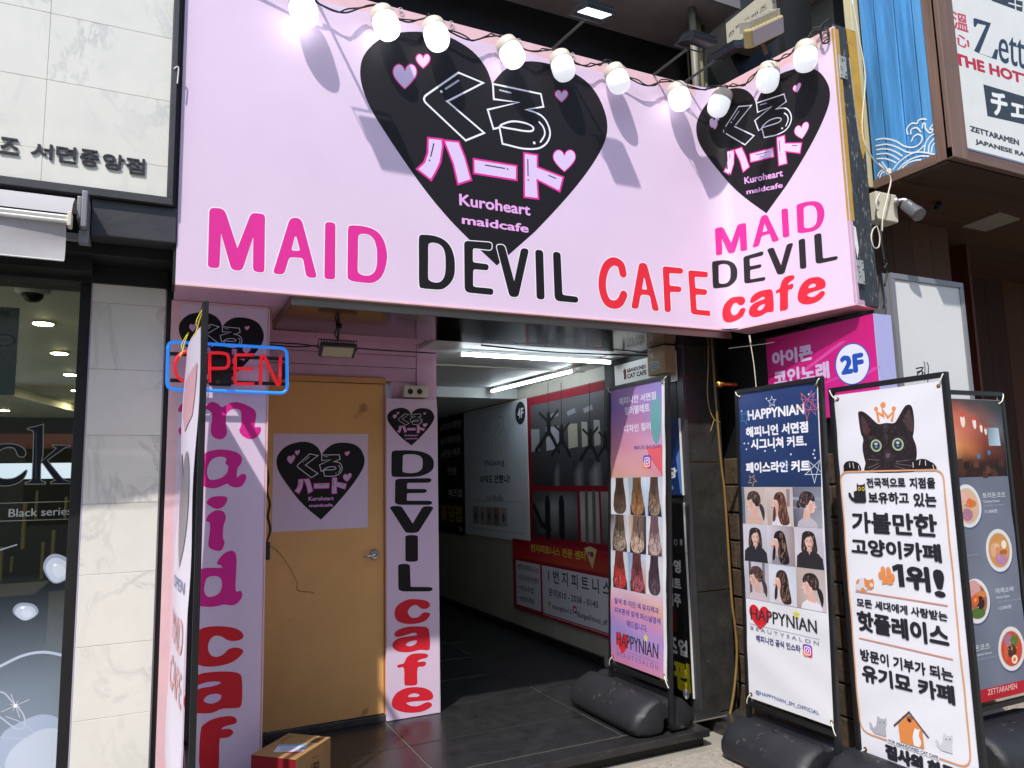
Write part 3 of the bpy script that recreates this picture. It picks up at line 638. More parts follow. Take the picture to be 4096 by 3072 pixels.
for nm, q in (('d2', [h(CF, 1000, 190), h(CF, 1205, 172), h(CF, 1205, 392), h(CF, 1010, 410)]), ('E', [h(CF, 1252, 150), h(CF, 1418, 108), h(CF, 1432, 345), h(CF, 1262, 374)]),
              ('V', [h(CF, 1447, 92), h(CF, 1652, 38), h(CF, 1655, 285), h(CF, 1460, 308)]), ('i2', [h(CF, 1697, 18), h(CF, 1750, 5), h(CF, 1762, 248), h(CF, 1710, 255)]), ('L', [h(CF, 1822, -25), h(CF, 2010, -65), h(CF, 2014, 178), h(CF, 1835, 216)])):
    cap_on(pr, nm, q, '2a2628')
for ch, q in (('c', [h(CF, 1085, 695), h(CF, 1272, 650), h(CF, 1268, 462), h(CF, 1085, 500)]), ('a', [h(CF, 1300, 650), h(CF, 1500, 610), h(CF, 1495, 408), h(CF, 1302, 448)]),
              ('f', [h(CF, 1515, 600), h(CF, 1668, 570), h(CF, 1662, 298), h(CF, 1520, 330)]), ('e', [h(CF, 1692, 556), h(CF, 1918, 510), h(CF, 1915, 305), h(CF, 1695, 342)])):
    low(pr, ch, q, RED, 1.0)
sl_ = pr.build('lettering', sr, m_vin); me = sl_.data; bm = bmesh.new(); bm.from_mesh(me); off = Vector(sr.location)
for i in range(30):
    c = N2.w(-.30 + .016 * i, 0) - off; bmesh.ops.bisect_plane(bm, geom=bm.verts[:] + bm.edges[:] + bm.faces[:], plane_co=c, plane_no=N2.U, dist=1e-6)
for v in bm.verts:
    p = v.co + off
    if N2.U.dot(p - N2.O) < .14: n = N2.N.dot(p - N2.O); v.co = bend(p, n + .0016) - off
bm.to_mesh(me); bm.free()

# ------------------------------------------------------------------ left pillar with the vertical MAID CAFE sheet
P4 = PY(4.0)
pl = thing('left_pillar_sign', 'pink pillar with black heart and vertical maid cafe letters, left of the orange door', 'pillar sign', (.3, 4.0, 0))
b = MB(); b.box(.052, .517, 4.003, 4.82, 0, 2.529); b.build('pillar', m_peach, pl)
b = MB(); b.box(.098, .512, 4.0, 4.0028, .0, 2.515); b.build('sheet', m_lil, pl)
b = MB(); b.box(.5175, .524, 3.997, 4.03, 0, 2.52); b.build('edge_trim', m_peach, pl)
P4s = PY(4.0); pr = Print(P4s)
h = lambda c, *p: P4s.h(c(*p))
draw_logo(pr, REF, [h(NE, 278, 480), h(NE, 1530, 620), h(NE, 890, 1345)], 'd3b9de')
MG = 'd92a8c'; RD = 'cf2430'
ltr = lambda c, pts: catmull([h(c, *p) for p in pts], 3)
pr.poly(ltr(PS, [(145, 150), (170, 110), (230, 95), (300, 100), (345, 128), (400, 95), (450, 105), (490, 135), (540, 108), (600, 95), (660, 110), (740, 150), (760, 200), (748, 290), (790, 292), (795, 330), (760, 375), (705, 388), (650, 360), (625, 320), (640, 280), (640, 180), (610, 150), (560, 155), (525, 190), (520, 280), (530, 330), (510, 375), (470, 390), (420, 370), (400, 320), (412, 200), (385, 160), (345, 152), (310, 190), (300, 330), (280, 380), (200, 385), (150, 340), (152, 300), (185, 280), (185, 185), (150, 172)]), MG)
pr.poly(ltr(PS, [(300, 600), (330, 520), (400, 480), (500, 470), (600, 490), (645, 530), (640, 580), (612, 620), (608, 690), (640, 665), (675, 668), (680, 700), (650, 755), (600, 770), (550, 755), (530, 740), (460, 770), (400, 776), (330, 750), (300, 690)]), MG, [ltr(PS, [(372, 630), (400, 560), (450, 530), (505, 530), (525, 550), (515, 580), (538, 600), (530, 650), (490, 690), (430, 708), (385, 700)])])
pr.poly(ltr(PS, [(368, 890), (400, 850), (460, 838), (525, 845), (528, 880), (500, 920), (450, 940), (400, 920)]), MG)
pr.poly(ltr(PS, [(365, 1035), (380, 990), (440, 950), (500, 960), (520, 1010), (500, 1080), (498, 1170), (510, 1200), (490, 1260), (450, 1270), (390, 1245), (382, 1200), (395, 1100), (390, 1045)]), MG)
pr.poly(ltr(c3, [(1405, 335), (1430, 290), (1470, 258), (1510, 252), (1532, 290), (1530, 400), (1528, 510), (1560, 510), (1570, 545), (1540, 590), (1500, 605), (1450, 600), (1400, 612), (1340, 615), (1260, 600), (1225, 540), (1225, 440), (1260, 385), (1340, 362), (1435, 362), (1430, 345)]), MG, [ltr(c3, [(1325, 480), (1340, 430), (1380, 415), (1425, 425), (1438, 460), (1430, 510), (1400, 540), (1350, 550), (1325, 520)])])
pr.poly(ltr(c3, [(1230, 870), (1250, 800), (1320, 750), (1430, 740), (1530, 755), (1575, 790), (1570, 820), (1530, 835), (1480, 832), (1430, 805), (1385, 805), (1355, 840), (1348, 890), (1370, 930), (1410, 938), (1450, 920), (1480, 890), (1530, 878), (1575, 895), (1560, 930), (1500, 975), (1400, 1000), (1310, 998), (1250, 960)]), RD)
pr.poly(ltr(c3, [(1240, 1090), (1300, 1048), (1400, 1035), (1500, 1035), (1555, 1050), (1568, 1090), (1570, 1180), (1562, 1255), (1530, 1270), (1440, 1275), (1380, 1300), (1300, 1305), (1210, 1290), (1190, 1240), (1200, 1180), (1240, 1140)]), RD)
pr.poly(ltr(c3, [(1240, 1150), (1320, 1108), (1400, 1098), (1432, 1108), (1380, 1128), (1310, 1140), (1260, 1156)]), 'd3bbe2')
pr.poly(ltr(c3, [(1320, 1225), (1345, 1190), (1400, 1178), (1434, 1190), (1420, 1222), (1370, 1242)]), 'd3bbe2')
pr.poly(ltr(c3, [(1298, 1690), (1298, 1430), (1330, 1370), (1400, 1335), (1500, 1322), (1534, 1345), (1525, 1370), (1460, 1388), (1435, 1408), (1490, 1405), (1512, 1430), (1480, 1460), (1440, 1465), (1422, 1485), (1418, 1650), (1400, 1705)]), RD)
pr.build('lettering', pl, m_vin)
# ------------------------------------------------------------------ right strip: DEVIL cafe
PS2 = PY(4.775); h = lambda c, *p: PS2.h(c(*p))
sp = thing('strip_sign', 'tall narrow lilac board reading DEVIL cafe down its length right of the orange door', 'sign', (1.57, 4.78, .1))
A = h(ST, 55, 18); B_ = h(ST, 331, 1600)
xa = (h(c4, 845, 925)[0] + h(c5, 845, 1340)[0]) / 2; xb = (h(c4, 1166, 925)[0] + h(c5, 1197, 1300)[0]) / 2
b = MB(); b.box(xa, xb, 4.775, 4.81, .103, h(c4, 1000, 926)[1]); b.build('board', m_lil, sp, bevel=.002)
b = MB(); b.box(xb + .0005, xb + .004, 4.777, 4.808, .103, 2.10); b.build('board_edge', m_white, sp)
pr = Print(PS2)
draw_logo(pr, REF, [h(c4, 850, 1045), h(c4, 1155, 1045), h(c4, 1008, 1228)], 'cdb2d6')
for nm, (x0_, y0_, x1_, y1_) in (('d2', (84, 280, 294, 410)), ('E', (102, 420, 285, 550)), ('V', (78, 560, 290, 691)), ('i2', (152, 704, 216, 838)), ('L', (118, 851, 287, 985))):
    cap_on(pr, nm, [h(ST, x0_, y0_), h(ST, x1_, y0_), h(ST, x1_, y1_), h(ST, x0_, y1_)], BLK, .006 if nm != 'i2' else 0)
for ch, (x0_, y0_, x1_, y1_) in (('c', (98, 1027, 277, 1150)), ('a', (90, 1163, 276, 1292)), ('f', (114, 1298, 264, 1460)), ('e', (86, 1469, 292, 1597))):
    low(pr, ch, [h(ST, x0_, y1_), h(ST, x1_, y1_), h(ST, x1_, y0_), h(ST, x0_, y0_)], 'd32634', 1.22)
pr.build('lettering', sp, m_vin)
# ------------------------------------------------------------------ orange door
PD = PY(4.81); h = lambda c, *p: PD.h(c(*p))
dr = thing('entrance_door', 'plain orange door with a lilac heart poster and a round lever handle', 'door', (1.0, 4.82, .13))
zt_ = h(c4, 500, 810)[1]; xr = h(c5, 830, 700)[0]; xf = h(c5, 842, 700)[0]; z0d = .145
b = MB(); b.box(.35, xr - .002, 4.81, 4.85, z0d, zt_ - .012); b.build('door_leaf', m_door, dr, bevel=.002)
b = MB(); b.box(xr + .003, xf, 4.80, 4.88, .11, zt_ + .03); b.build('door_frame', m_doorf, dr, bevel=.002)
b = MB(); b.box(.3, xr + .0025, 4.802, 4.88, zt_ - .006, zt_ + .03); b.build('door_frame', m_doorf, dr, bevel=.002)
b = MB(); b.box(.3, xf + .03, 4.79, 4.9, .1, .14); b.build('threshold', mat('worn_threshold', '4b4846', .45, .5, noise=.3, nscale=15), dr, bevel=.003)
ps = MB(); a_ = h(c4, 113, 1153); c_ = h(c4, 725, 1153); z2 = h(c5, 722, 100)[1]
ps.box(a_[0], c_[0], 4.8075, 4.8095, z2, a_[1] + .002); pst = ps.build('heart_poster', m_lil, dr)
pr = Print(Pl((0, 4.8075, 0), (1, 0, 0), (0, 0, 1)), .0004, .00005)
draw_logo(pr, REF, [h(c4, 132, 1330), h(c4, 703, 1330), h(c5, 420, 50)], 'cdb2d6'); pr.build('heart_emblem', pst, m_vin)
hc = h(c5, 765, 275); b = MB(); b.lathe((hc[0], 4.81, hc[1]), (0, -1, 0), [(0, .034), (.008, .034), (.014, .028), (.015, .0)], 28, m=m_chrome)
hd = b.build('handle', m_chrome, dr, smooth=False)
b = MB(); b.tube([(hc[0], 4.795, hc[1]), (hc[0], 4.76, hc[1]), (hc[0] - .02, 4.748, hc[1] - .001), (hc[0] - .085, 4.75, hc[1] - .006)], [.011, .011, .0105, .007], 12); b.build('lever', m_chrome, hd, smooth=True)
# outlet box above the strip
ob = thing('socket_box', 'white double socket box mounted above the DEVIL cafe board', 'socket', (1.67, 4.78, 2.2))
o0 = h(c4, 943, 918); o1 = h(c4, 1098, 850)
b = MB(); b.box(o0[0], o1[0], 4.745, 4.81, o0[1], o1[1]); b.build('box', m_offw, ob, bevel=.003)
for px in (1000, 1060):
    q = h(c4, px, 878); b = MB(); b.lathe((q[0] * 4.745 / 4.81, 4.7455, 1.6 + (q[1] - 1.6) * 4.745 / 4.81), (0, -1, 0), [(0, .019), (.002, .019), (.0021, .015), (.0005, .013), (.0004, 0)], 20); b.build('socket', m_black, ob)
# hanging adapter, cables down the pillar edge and the loose thin wire on the door
ad = thing('power_adapter', 'small black power adapter hanging on its cable beside the orange door', 'adapter', (.53, 4.5, 1.3))
qa = Pl((0, 4.3, 0), (1, 0, 0), (0, 0, 1)); h = lambda c, *p: qa.h(c(*p))
a0 = h(PS, 832, 1345); a1 = h(PS, 872, 1200)
b = MB(); b.box(a0[0], a1[0], 4.3, 4.34, a0[1], a1[1]); b.build('body', m_plas, ad, bevel=.006)
b = MB()
for off in (0, 8, -6):
    pts = [h(PS, 845 + off / 3, 560), h(PS, 856 + off, 700), h(PS, 845 + off, 800), h(PS, 868 + off, 900), h(PS, 852 + off, 1000), h(PS, 872 + off, 1100), h(PS, 845 + off / 2, 1205)]
    b.tube([(p[0], 4.31 + off * .001, p[1]) for p in catmull(pts, 5, False)], .0035, 6)
b.build('cable', m_wire, ad, smooth=True)
tw = MB(); tw.tube([(p[0], 4.803, p[1]) for p in catmull([PD.h(c5(*p)) for p in ((70, 205), (110, 232), (160, 275), (215, 355), (240, 405), (268, 460), (262, 500), (300, 515), (345, 517), (380, 525))], 4, False)], .0012, 5)
tag(tw.build('loose_wire', mat('brown_wire', '4a2a1a', .6)), 'thin loose brown wire hanging across the orange door', 'wire')
# ------------------------------------------------------------------ cardboard box on the step
bxz = .36; cA = onz(BX(690, 900), bxz); cB = onz(BX(1360, 470), bxz); cC = onz(BX(555, 392), bxz)
cx = thing('cardboard_carton', 'brown cardboard carton with one dark red side standing in front of the orange door', 'carton', (cA.x, cA.y, .1))
cD = cA + (cC - cB); top = [cA, cB, cC, cD]
b = MB(); b.prism([Vector((p.x, p.y, .1005)) for p in top], (0, 0, bxz - .1005)); b.build('carton_body', m_card, cx, bevel=.002)
dn = Vector((0, 0, -1)); ax = (cD - cA); bx_ = (cB - cA)
PF = Pl(cD, (cA - cD).normalized(), (0, 0, 1)); PR_ = Pl(cA, (cB - cA).normalized(), (0, 0, 1)); PT = Pl(cD, (cA - cD).normalized(), (cB - cA).normalized())
pr = Print(PF, .0008); L_ = ax.length; pr.rect(0, -.26, L_, -.002, '7c1220'); pr.text('심플리', (L_ * .35, -.11), (L_ * .75, -.05), 'a04a50', .01); pr.build('red_print', cx, m_printm)
pr = Print(PR_, .0008); f2 = lambda *p: PR_.h(BX(*p)); pr.text('심플리', f2(965, 1010), (f2(1135, 980)[0], f2(1135, 1000)[1] - .05), '33291f', .03); pr.text('Simply', f2(1000, 870), f2(1105, 840), '4c4032', .01); pr.build('side_print', cx, m_printm)
pr = Print(PT, .0008); f3 = lambda *p: PT.h(BX(*p))
pr.poly([f3(355, 622), f3(922, 603), f3(832, 750), f3(255, 765)], 'c9cbd8'); pr.poly([f3(355, 624), f3(915, 606), f3(890, 640), f3(335, 655)], '6aa3bd')
pr.poly([f3(440, 770), f3(830, 752), f3(822, 764), f3(600, 788)], 'a83048')
for i in range(5): pr.poly([f3(400, 670 + i * 16), f3(700 - 40 * (i % 2), 662 + i * 16), f3(696 - 40 * (i % 2), 668 + i * 16), f3(396, 676 + i * 16)], '8287a0')
pr.poly([f3(790, 665), f3(880, 660), f3(840, 730), f3(750, 736)], '9c98a4')
pr.poly([f3(1075, 485), f3(1235, 500), f3(1105, 588), f3(945, 570)], '5d4530'); pr.poly([f3(600, 436), f3(622, 446), f3(420, 570), f3(398, 558)], '93512f')
pr.build('top_label', cx, m_printm)
# ------------------------------------------------------------------ OPEN neon
on = thing('open_neon_sign', 'OPEN sign of red tube letters in a blue tube border on the pink pillar', 'neon sign', (.3, 3.93, 2.05))
PN = PY(3.93); h = lambda *p: PN.h(NE(*p)); V3 = lambda pts, y=3.925: [(p[0], y, p[1]) for p in pts]
rr = fillet([(118, 690, 100), (1868, 790, 100), (1872, 1452, 110), (100, 1388, 110)], 6)
b = MB(); b.tube(V3([h(*p) for p in rr]), .0085, 10, closed=True); b.build('border_tube', m_bluet, on, smooth=True)
TR_ = .0085
def ntube(pts, cl=False, smooth=True): b = MB(); b.tube(V3([h(*p) for p in pts]), TR_, 10, closed=cl); return b.build('letter_tube', m_red, on, smooth=True)
ntube([(415 + 200 * math.cos(t), 1062 + 225 * math.sin(t)) for t in [2 * math.pi * i / 32 for i in range(32)]], True)
ntube(fillet([(730, 1290), (732, 855, 35), (860, 855, 40), (1012, 870, 120), (1012, 1080, 120), (860, 1085, 40), (760, 1085)], 5)[0:99])
ntube(fillet([(1380, 885), (1112, 888, 30), (1108, 1308, 30), (1385, 1310)], 5)[0:]) if False else None
def opoly(pts, n=5):
    out = [Vector(pts[0][:2])]; F = fillet([pts[0]] + list(pts[1:]), n)
    return F
for seg_ in ([(1385, 885), (1140, 885), (1112, 895), (1106, 920), (1104, 1280), (1112, 1302), (1140, 1310), (1388, 1312)], [(1112, 1085), (1365, 1092)], [(1478, 1325), (1490, 925), (1500, 895), (1522, 890), (1540, 915), (1722, 1310), (1742, 1338), (1760, 1318), (1775, 905)]): ntube(seg_)
b = MB()
for (x0_, y0_, x1_, y1_) in ((150, 905, 1868, 925), (150, 1275, 1868, 1300)):
    p, q = h(x0_, y0_ - 40), h(x1_, y0_ + 40); b.box(p[0], q[0], 3.945, 3.952, q[1] - .006, q[1] + .012)
b.build('backing_rail', m_black, on)
p, q = h(745, 880), h(1060, 1330); b = MB(); b.box(p[0], q[0], 3.953, 3.985, q[1], p[1]); b.build('driver_box', m_black, on, bevel=.003)
p, q = h(1800, 1000), h(1860, 1230); b = MB(); b.box(p[0], q[0], 3.944, 3.98, q[1], p[1]); b.build('driver_box', m_black, on, bevel=.003)
# ------------------------------------------------------------------ flood lamp under the soffit
def flood(name, label, head, w_, d_, t_, mountpt, axes, lit=None, arm=True, group=None, hookup=True, mbody=None):
    """head: centre of the glass; axes: (width, depth, normal out of the glass)"""
    t = thing(name, label, 'flood lamp', head, group); X, Y, Z = [Vector(a).normalized() for a in axes]; H = Vector(head)
    b = MB(); b.obox(H - Z * t_ * .5, X * w_ / 2, Y * d_ / 2, Z * t_ * .5); b.build('housing', mbody or m_frame, t, bevel=.004)
    b = MB(); n = 13
    for i in range(n): b.obox(H - Z * (t_ + .011) + X * (w_ * (i / (n - 1) - .5) * .9), X * .0022, Y * d_ * .42, Z * .011)
    b.build('cooling_fins', mbody or m_frame, t, kind='stuff')
    b = MB(); b.obox(H + Z * .0008, X * w_ * .42, Y * d_ * .40, Z * .001); b.build('glass', lit or m_ledoff, t)
    b = MB(); mp_ = Vector(mountpt); s = H - Z * t_ * .5
    d = (mp_ - s).normalized(); top_ = s + d * d_ * .62 if hookup else s
    e = X * (w_ / 2 + .008)
    b.tube([s + e, s + e + (top_ - s), s - e + (top_ - s), s - e], .0045, 6); b.build('bracket', mbody or m_frame, t)
    if arm: b = MB(); b.tube([top_, mp_], .008, 8); b.build('arm', m_frame, t)
    return t
hq = onz(c4(530, 622), 2.33)
fl = flood('flood_lamp', 'black flood lamp hanging under the pink soffit above the door', hq, .20, .09, .03, (hq.x + .005, hq.y, 2.50), ((1, 0, 0), (0, .8, -.6), (0, -.6, -.8)), m_ledoff)
b = MB(); b.lathe((hq.x + .005, hq.y, 2.531), (0, 0, -1), [(0, .045), (.012, .045), (.016, .02), (.05, .014), (.06, .02), (.07, .0)], 14); b.tube(catmull([(hq.x, hq.y, 2.48), (hq.x - .02, hq.y - .01, 2.43), (hq.x, hq.y, 2.4), (hq.x - .015, hq.y, 2.35)], 4, False), .004, 6); b.build('ceiling_mount', m_black, fl)
wr = MB()
for pts in ([(90, 560), (300, 572), (430, 590), (650, 598), (850, 612), (1165, 630)], [(90, 575), (250, 588), (400, 580)], [(130, 452), (300, 462), (500, 450)]):
    wr.tube([onz(c4(*p), 2.44 if pts[0][1] > 500 else 2.5) for p in catmull(pts, 4, False)], .0045, 6)
tag(wr.build('soffit_cable', m_wire, smooth=True, kind=None), 'black cable strung along the pink wall above the door', 'cable')
# ------------------------------------------------------------------ marble pillar and glazed shop on the left
mp = thing('marble_pillar', 'white marble tiled pillar between the contact lens shop and the pink pillar', 'pillar', (-.13, 4.0, 0))
mm_ = []
b = MB(); b.box(-.30, .03, 4.012, 4.4, 0, 2.9); b.build('core', mat('tile_adhesive', 'b4b2ac', .8), mp)
zs = [2.661, 2.489, 2.166, 1.850, 1.529, 1.207, .887, .566, .245, -.02]
for i in range(9):
    b = MB(); b.box(-.293, .024, 3.998 + random.uniform(-.0004, .0004), 4.011, zs[i + 1] + .0006, zs[i] - .0006); b.build('marble_tile', m_marble, mp, bevel=.0015, seg=1)
b = MB(); b.box(.026, .052, 4.02, 4.1, 0, 2.7); b.build('black_gap', m_black, mp)
sf = thing('shop_fascia', 'charcoal fascia band under the marble sign of the left shop', 'fascia', (-1, 3.75, 2.6))
b = MB(); b.box(-.29, .056, 3.668, 4.0, 2.722, 2.889); b.build('grey_panel', m_frame, sf, bevel=.004)
b = MB(); b.box(-2.4, .056, 3.79, 4.1, 2.665, 2.7205); b.box(-2.4, -.292, 3.86, 4.1, 2.60, 2.93); b.build('black_housing', m_black, sf, bevel=.003)
b = MB(); b.box(-2.4, .03, 3.98, 4.2, 2.580, 2.664); b.build('lintel', m_black, sf)
# sign board with marble slabs
ms = thing('marble_sign', 'marble shop sign with raised black Korean letters in a charcoal frame', 'sign', (-.6, 3.66, 2.9))
b = MB(); b.box(-2.6, .012, 3.675, 3.83, 2.93, 4.9); b.build('backing', mat('tile_adhesive', 'b4b2ac', .8), ms)
b = MB(); b.box(-2.6, .036, 3.64, 3.83, 2.893, 2.9295); b.build('frame', m_frame, ms, bevel=.002)
b = MB(); b.box(.0125, .036, 3.6405, 3.83, 2.930, 4.9); b.build('frame', m_frame, ms, bevel=.002)
b = MB(); b.box(.0365, .047, 3.66, 3.83, 2.893, 4.9); b.build('frame_side', mat('brown_edge', '2e211c', .6), ms)
vx = [.0115, -.486, -1.10, -1.72, -2.34]; vz = [2.931, 3.082, 3.405, 3.722, 4.03, 4.35, 4.67, 4.9]
for i in range(4):
    for j in range(7):
        b = MB(); b.box(vx[i + 1] + .0005, vx[i] - .0005, 3.66 + random.uniform(-.0003, .0003), 3.674, vz[j] + .0005, vz[j + 1] - .0005); b.build('marble_tile', m_marble, ms, bevel=.001, seg=1)
b = MB(); b.tube(catmull([(.022, 3.637, 3.56), (.036, 3.637, 3.575), (.041, 3.637, 3.56), (.038, 3.637, 3.49)], 4, False), .003, 5); b.build('dangling_tape', m_white, ms)
PM = PY(3.66); h = lambda c, *p: PM.h(c(*p))
for ch, (xa_, ya_, xb_, yb_) in (('즈', (0, 888, 122, 1010)), ('서', (203, 922, 338, 1040)), ('면', (367, 942, 494, 1065)), ('중', (520, 965, 640, 1090)), ('앙', (668, 992, 805, 1112)), ('점', (818, 1018, 936, 1138))):
    p, q = h(c1, xa_, ya_), h(c1, xb_, yb_)
    pr = Print(PM, .022, .00001); v, f, bb = glyphs(ch)
    u0_, u1_, w0, w1 = p[0], q[0], q[1], p[1]; mb = MB(); Bo = .014; Wd = bb[2] - bb[0] + 2 * Bo; Hd = bb[3] - bb[1] + 2 * Bo
    for k, (ox, oy) in enumerate([(Bo * math.cos(t), Bo * math.sin(t)) for t in [math.pi / 4 + i * math.pi / 3 for i in range(6)]] + [(0, 0)]):
        tv = [(u0_ + (u1_ - u0_) * (x - bb[0] + Bo + ox) / Wd, w0 + (w1 - w0) * (y - bb[1] + Bo + oy) / Hd) for x, y in v]; n = len(tv); y1 = 3.651 - k * .00003
        ed = {}
        for fc in f:
            for a_, b_2 in zip(fc, fc[1:] + fc[:1]): ed[(a_, b_2)] = 1
        sides = [(a_, b_2, n + b_2, n + a_) for (a_, b_2) in ed if (b_2, a_) not in ed]
        mb.add([(x, y1, z) for x, z in tv] + [(x, 3.6592, z) for x, z in tv], f + sides)
    mb.build('raised_letter', mat('black_letter', '2c2a2e', .4), ms)
# awning
aw = thing('awning', 'rolled grey fabric awning of the left shop with its short valance', 'awning', (-.9, 3.45, 2.6))
Y_ = 3.45; xe = -.345; xw = -2.6
prof = [(3.80, 2.85), (3.66, 2.86), (3.56, 2.84), (3.49, 2.79), (3.455, 2.735)]
b = MB(); n = 14
for i in range(n + 1):
    x = xw + (xe - xw) * i / n
    for (y, z) in prof: b.v.append((x, y, z))
for i in range(n):
    for j in range(4): a_ = i * 5 + j; b.f.append([a_, a_ + 1, a_ + 6, a_ + 5]); b.c.append(None); b.m.append(0)
b.build('roof_fabric', m_awn, aw, smooth=True)
b = MB(); b.box(xw, xe - .012, 3.44, 3.47, 2.690, 2.706); b.tube([(xw, 3.443, 2.715), (xe - .012, 3.443, 2.715)], .009, 8); b.tube([(xw, 3.44, 2.697), (xe - .012, 3.44, 2.697)], .008, 8); b.build('front_rail', m_white, aw)
b = MB(); b.box(xe - .0115, xe + .004, 3.425, 3.48, 2.675, 2.735); b.build('end_cap', m_offw, aw, bevel=.003)
b = MB(); n = 40
for i in range(n + 1):
    t = i / n; x = xw + (xe - .016 - xw) * t
    for j in range(6):
        s = j / 5; pull = math.exp(-((1 - t) * 9)) ; yy = 3.45 + .012 * math.sin(i * .55) * s + .02 * pull * math.sin(s * 3)
        b.v.append((x + .02 * (1 - s) * 0 - .0 * s, yy - .02 * s * (1 - pull), 2.688 - .155 * s - .012 * math.sin(t * 7) * s * .3))
for i in range(n):
    for j in range(5): a_ = i * 6 + j; b.f.append([a_, a_ + 1, a_ + 7, a_ + 6]); b.c.append(None); b.m.append(0)
va = b.build('valance', m_awn, aw, smooth=True)
b = MB(); b.tube([b2 for b2 in [(xw, 3.43, 2.532), (-1.2, 3.43, 2.529), (-.6, 3.43, 2.527), (xe - .018, 3.445, 2.529)]], .0035, 6); b.build('hem', m_white, va)
b = MB(); b.box(xe + .03, xe + .052, 3.50, 3.84, 2.70, 2.86); b.box(xe + .012, xe + .029, 3.52, 3.75, 2.74, 2.84); b.box(xe - .05, xe + .03, 3.6, 3.62, 2.665, 2.70); b.build('side_bracket', m_silver, aw, bevel=.004)
b = MB(); b.box(xe + .02, xe + .058, 3.55, 3.6, 2.645, 2.70); b.build('foot_bracket', m_silver, aw, bevel=.003)
# glazed front: stile, glass, printed film
gl = thing('shop_window', 'large shop window of the contact lens shop with black frame and printed film', 'shop window', (-1, 4.1, 0))
b = MB(); b.box(-.348, -.300, 4.02, 4.16, 0, 2.579); b.build('stile', m_black, gl, bevel=.003)
b = MB(); b.box(-.2995, -.294, 4.0, 4.012, 0, 2.66); b.build('pale_edge', mat('pale_lilac_edge', 'a79fb8', .4), gl)
b = MB(); b.box(-2.6, -.349, 4.02, 4.16, 2.5795, 2.60); b.build('head_rail', m_black, gl)
b = MB(); b.box(-2.6, -.349, 4.10, 4.108, 0, 2.579); b.build('glass_pane', glass('shop_glass', (.82, .86, .80), .93), gl)
PG = PY(4.097); h = lambda c, *p: PG.h(c(*p))
pr = Print(PG, .0005, .00005)
# gradient film at the foot of the pane
zf = h(c3, 200, 880)[1]; z1f = h(c3, 200, 700)[1]
fm = bpy.data.materials.new('gradient_film'); fm.use_nodes = True; N_ = fm.node_tree.nodes; Lk = fm.node_tree.links; p_ = N_['Principled BSDF']
tc = N_.new('ShaderNodeTexCoord'); sx = N_.new('ShaderNodeSeparateXYZ'); Lk.new(tc.outputs['Object'], sx.inputs[0])
cr_ = N_.new('ShaderNodeValToRGB'); mr_ = N_.new('ShaderNodeMapRange'); mr_.inputs[1].default_value = 1.20; mr_.inputs[2].default_value = .15; Lk.new(sx.outputs[2], mr_.inputs[0]); Lk.new(mr_.outputs[0], cr_.inputs[0])
cr_.color_ramp.elements[0].color = (.10, .12, .15, 1); cr_.color_ramp.elements[1].color = (.34, .42, .55, 1); e = cr_.color_ramp.elements.new(.5); e.color = (.20, .25, .31, 1)
Lk.new(cr_.outputs[0], p_.inputs['Base Color']); p_.inputs['Roughness'].default_value = .3
ma = N_.new('ShaderNodeMapRange'); ma.inputs[1].default_value = 1.22; ma.inputs[2].default_value = .72; ma.inputs[3].default_value = 0; ma.inputs[4].default_value = .96; Lk.new(sx.outputs[2], ma.inputs[0]); Lk.new(ma.outputs[0], p_.inputs['Alpha'])
b = MB(); b.add([(-2.6, 4.0965, 0), (-.349, 4.0965, 0), (-.349, 4.0965, 1.22), (-2.6, 4.0965, 1.22)], [(0, 1, 2, 3)]); fo = b.build('gradient_film', fm, gl)
def blob(cx, cy, rx, ry, rot=0, col='8f98ad', c2='b9c2d2', crop=c3):
    pts = [(cx + rx * math.cos(t) * (1 + .08 * math.sin(2 * t + rot)), cy + ry * math.sin(t) * (1 + .07 * math.cos(3 * t + rot))) for t in [2 * math.pi * i / 26 for i in range(26)]]
    q = [h(crop, *p) for p in pts]; pr.poly(q, col); c = Vector((sum(p[0] for p in q) / 26, sum(p[1] for p in q) / 26))
    pr.poly([c + (Vector(p) - c) * .82 + Vector((.0, -.006)) for p in q], c2); pr.poly([c + (Vector(p) - c) * .45 + Vector((.005, -.012)) for p in q], 'c9cfdc')
    pr.ell((c.x - .012, c.y + .016), .008, .006, 'eef1f6', 12)
blob(375, 365, 92, 95, .4); blob(166, 642, 78, 58, 1.2)
pts = [h(c3, *p) for p in catmull([(-120, 1420), (-20, 1500), (30, 1420), (200, 1330), (300, 1312), (380, 1340), (408, 1420), (400, 1700), (-120, 1700)], 4)]; pr.poly(pts, 'a9b6cb')
pr.poly([h(c3, *p) for p in catmull([(60, 1560), (200, 1440), (330, 1400), (400, 1450), (395, 1700), (60, 1700)], 4)], 'c2ccdc')
for pts, wd, cl in (([(-160, 1080), (0, 1000), (150, 930), (290, 908), (430, 935)], .012, False), ([(-60, 1180), (20, 1170), (80, 1230), (150, 1310), (160, 1390), (110, 1405), (30, 1350), (-60, 1270)], .006, True), ([(40, 1325), (150, 1370), (215, 1430), (150, 1465), (20, 1460), (-80, 1440)], .004, False)):
    pr.stroke([h(c3, *p) for p in catmull(pts, 6, cl)], wd, 'b8c2d2', cl)
sc0 = h(c3, 100, 1255)
for k in range(4):
    a_ = k * math.pi / 4 + .35; l_ = .055 if k % 2 == 0 else .02; pr.stroke([(sc0[0] - l_ * math.cos(a_), sc0[1] - l_ * math.sin(a_)), (sc0[0] + l_ * math.cos(a_), sc0[1] + l_ * math.sin(a_))], .002, 'e6eaf0')
pr.ell(sc0, .008, .008, 'f2f4f8', 12)
pr.stroke([h(c3, -60, 265), h(c3, 108, 212)], .006, '8f9aa8')
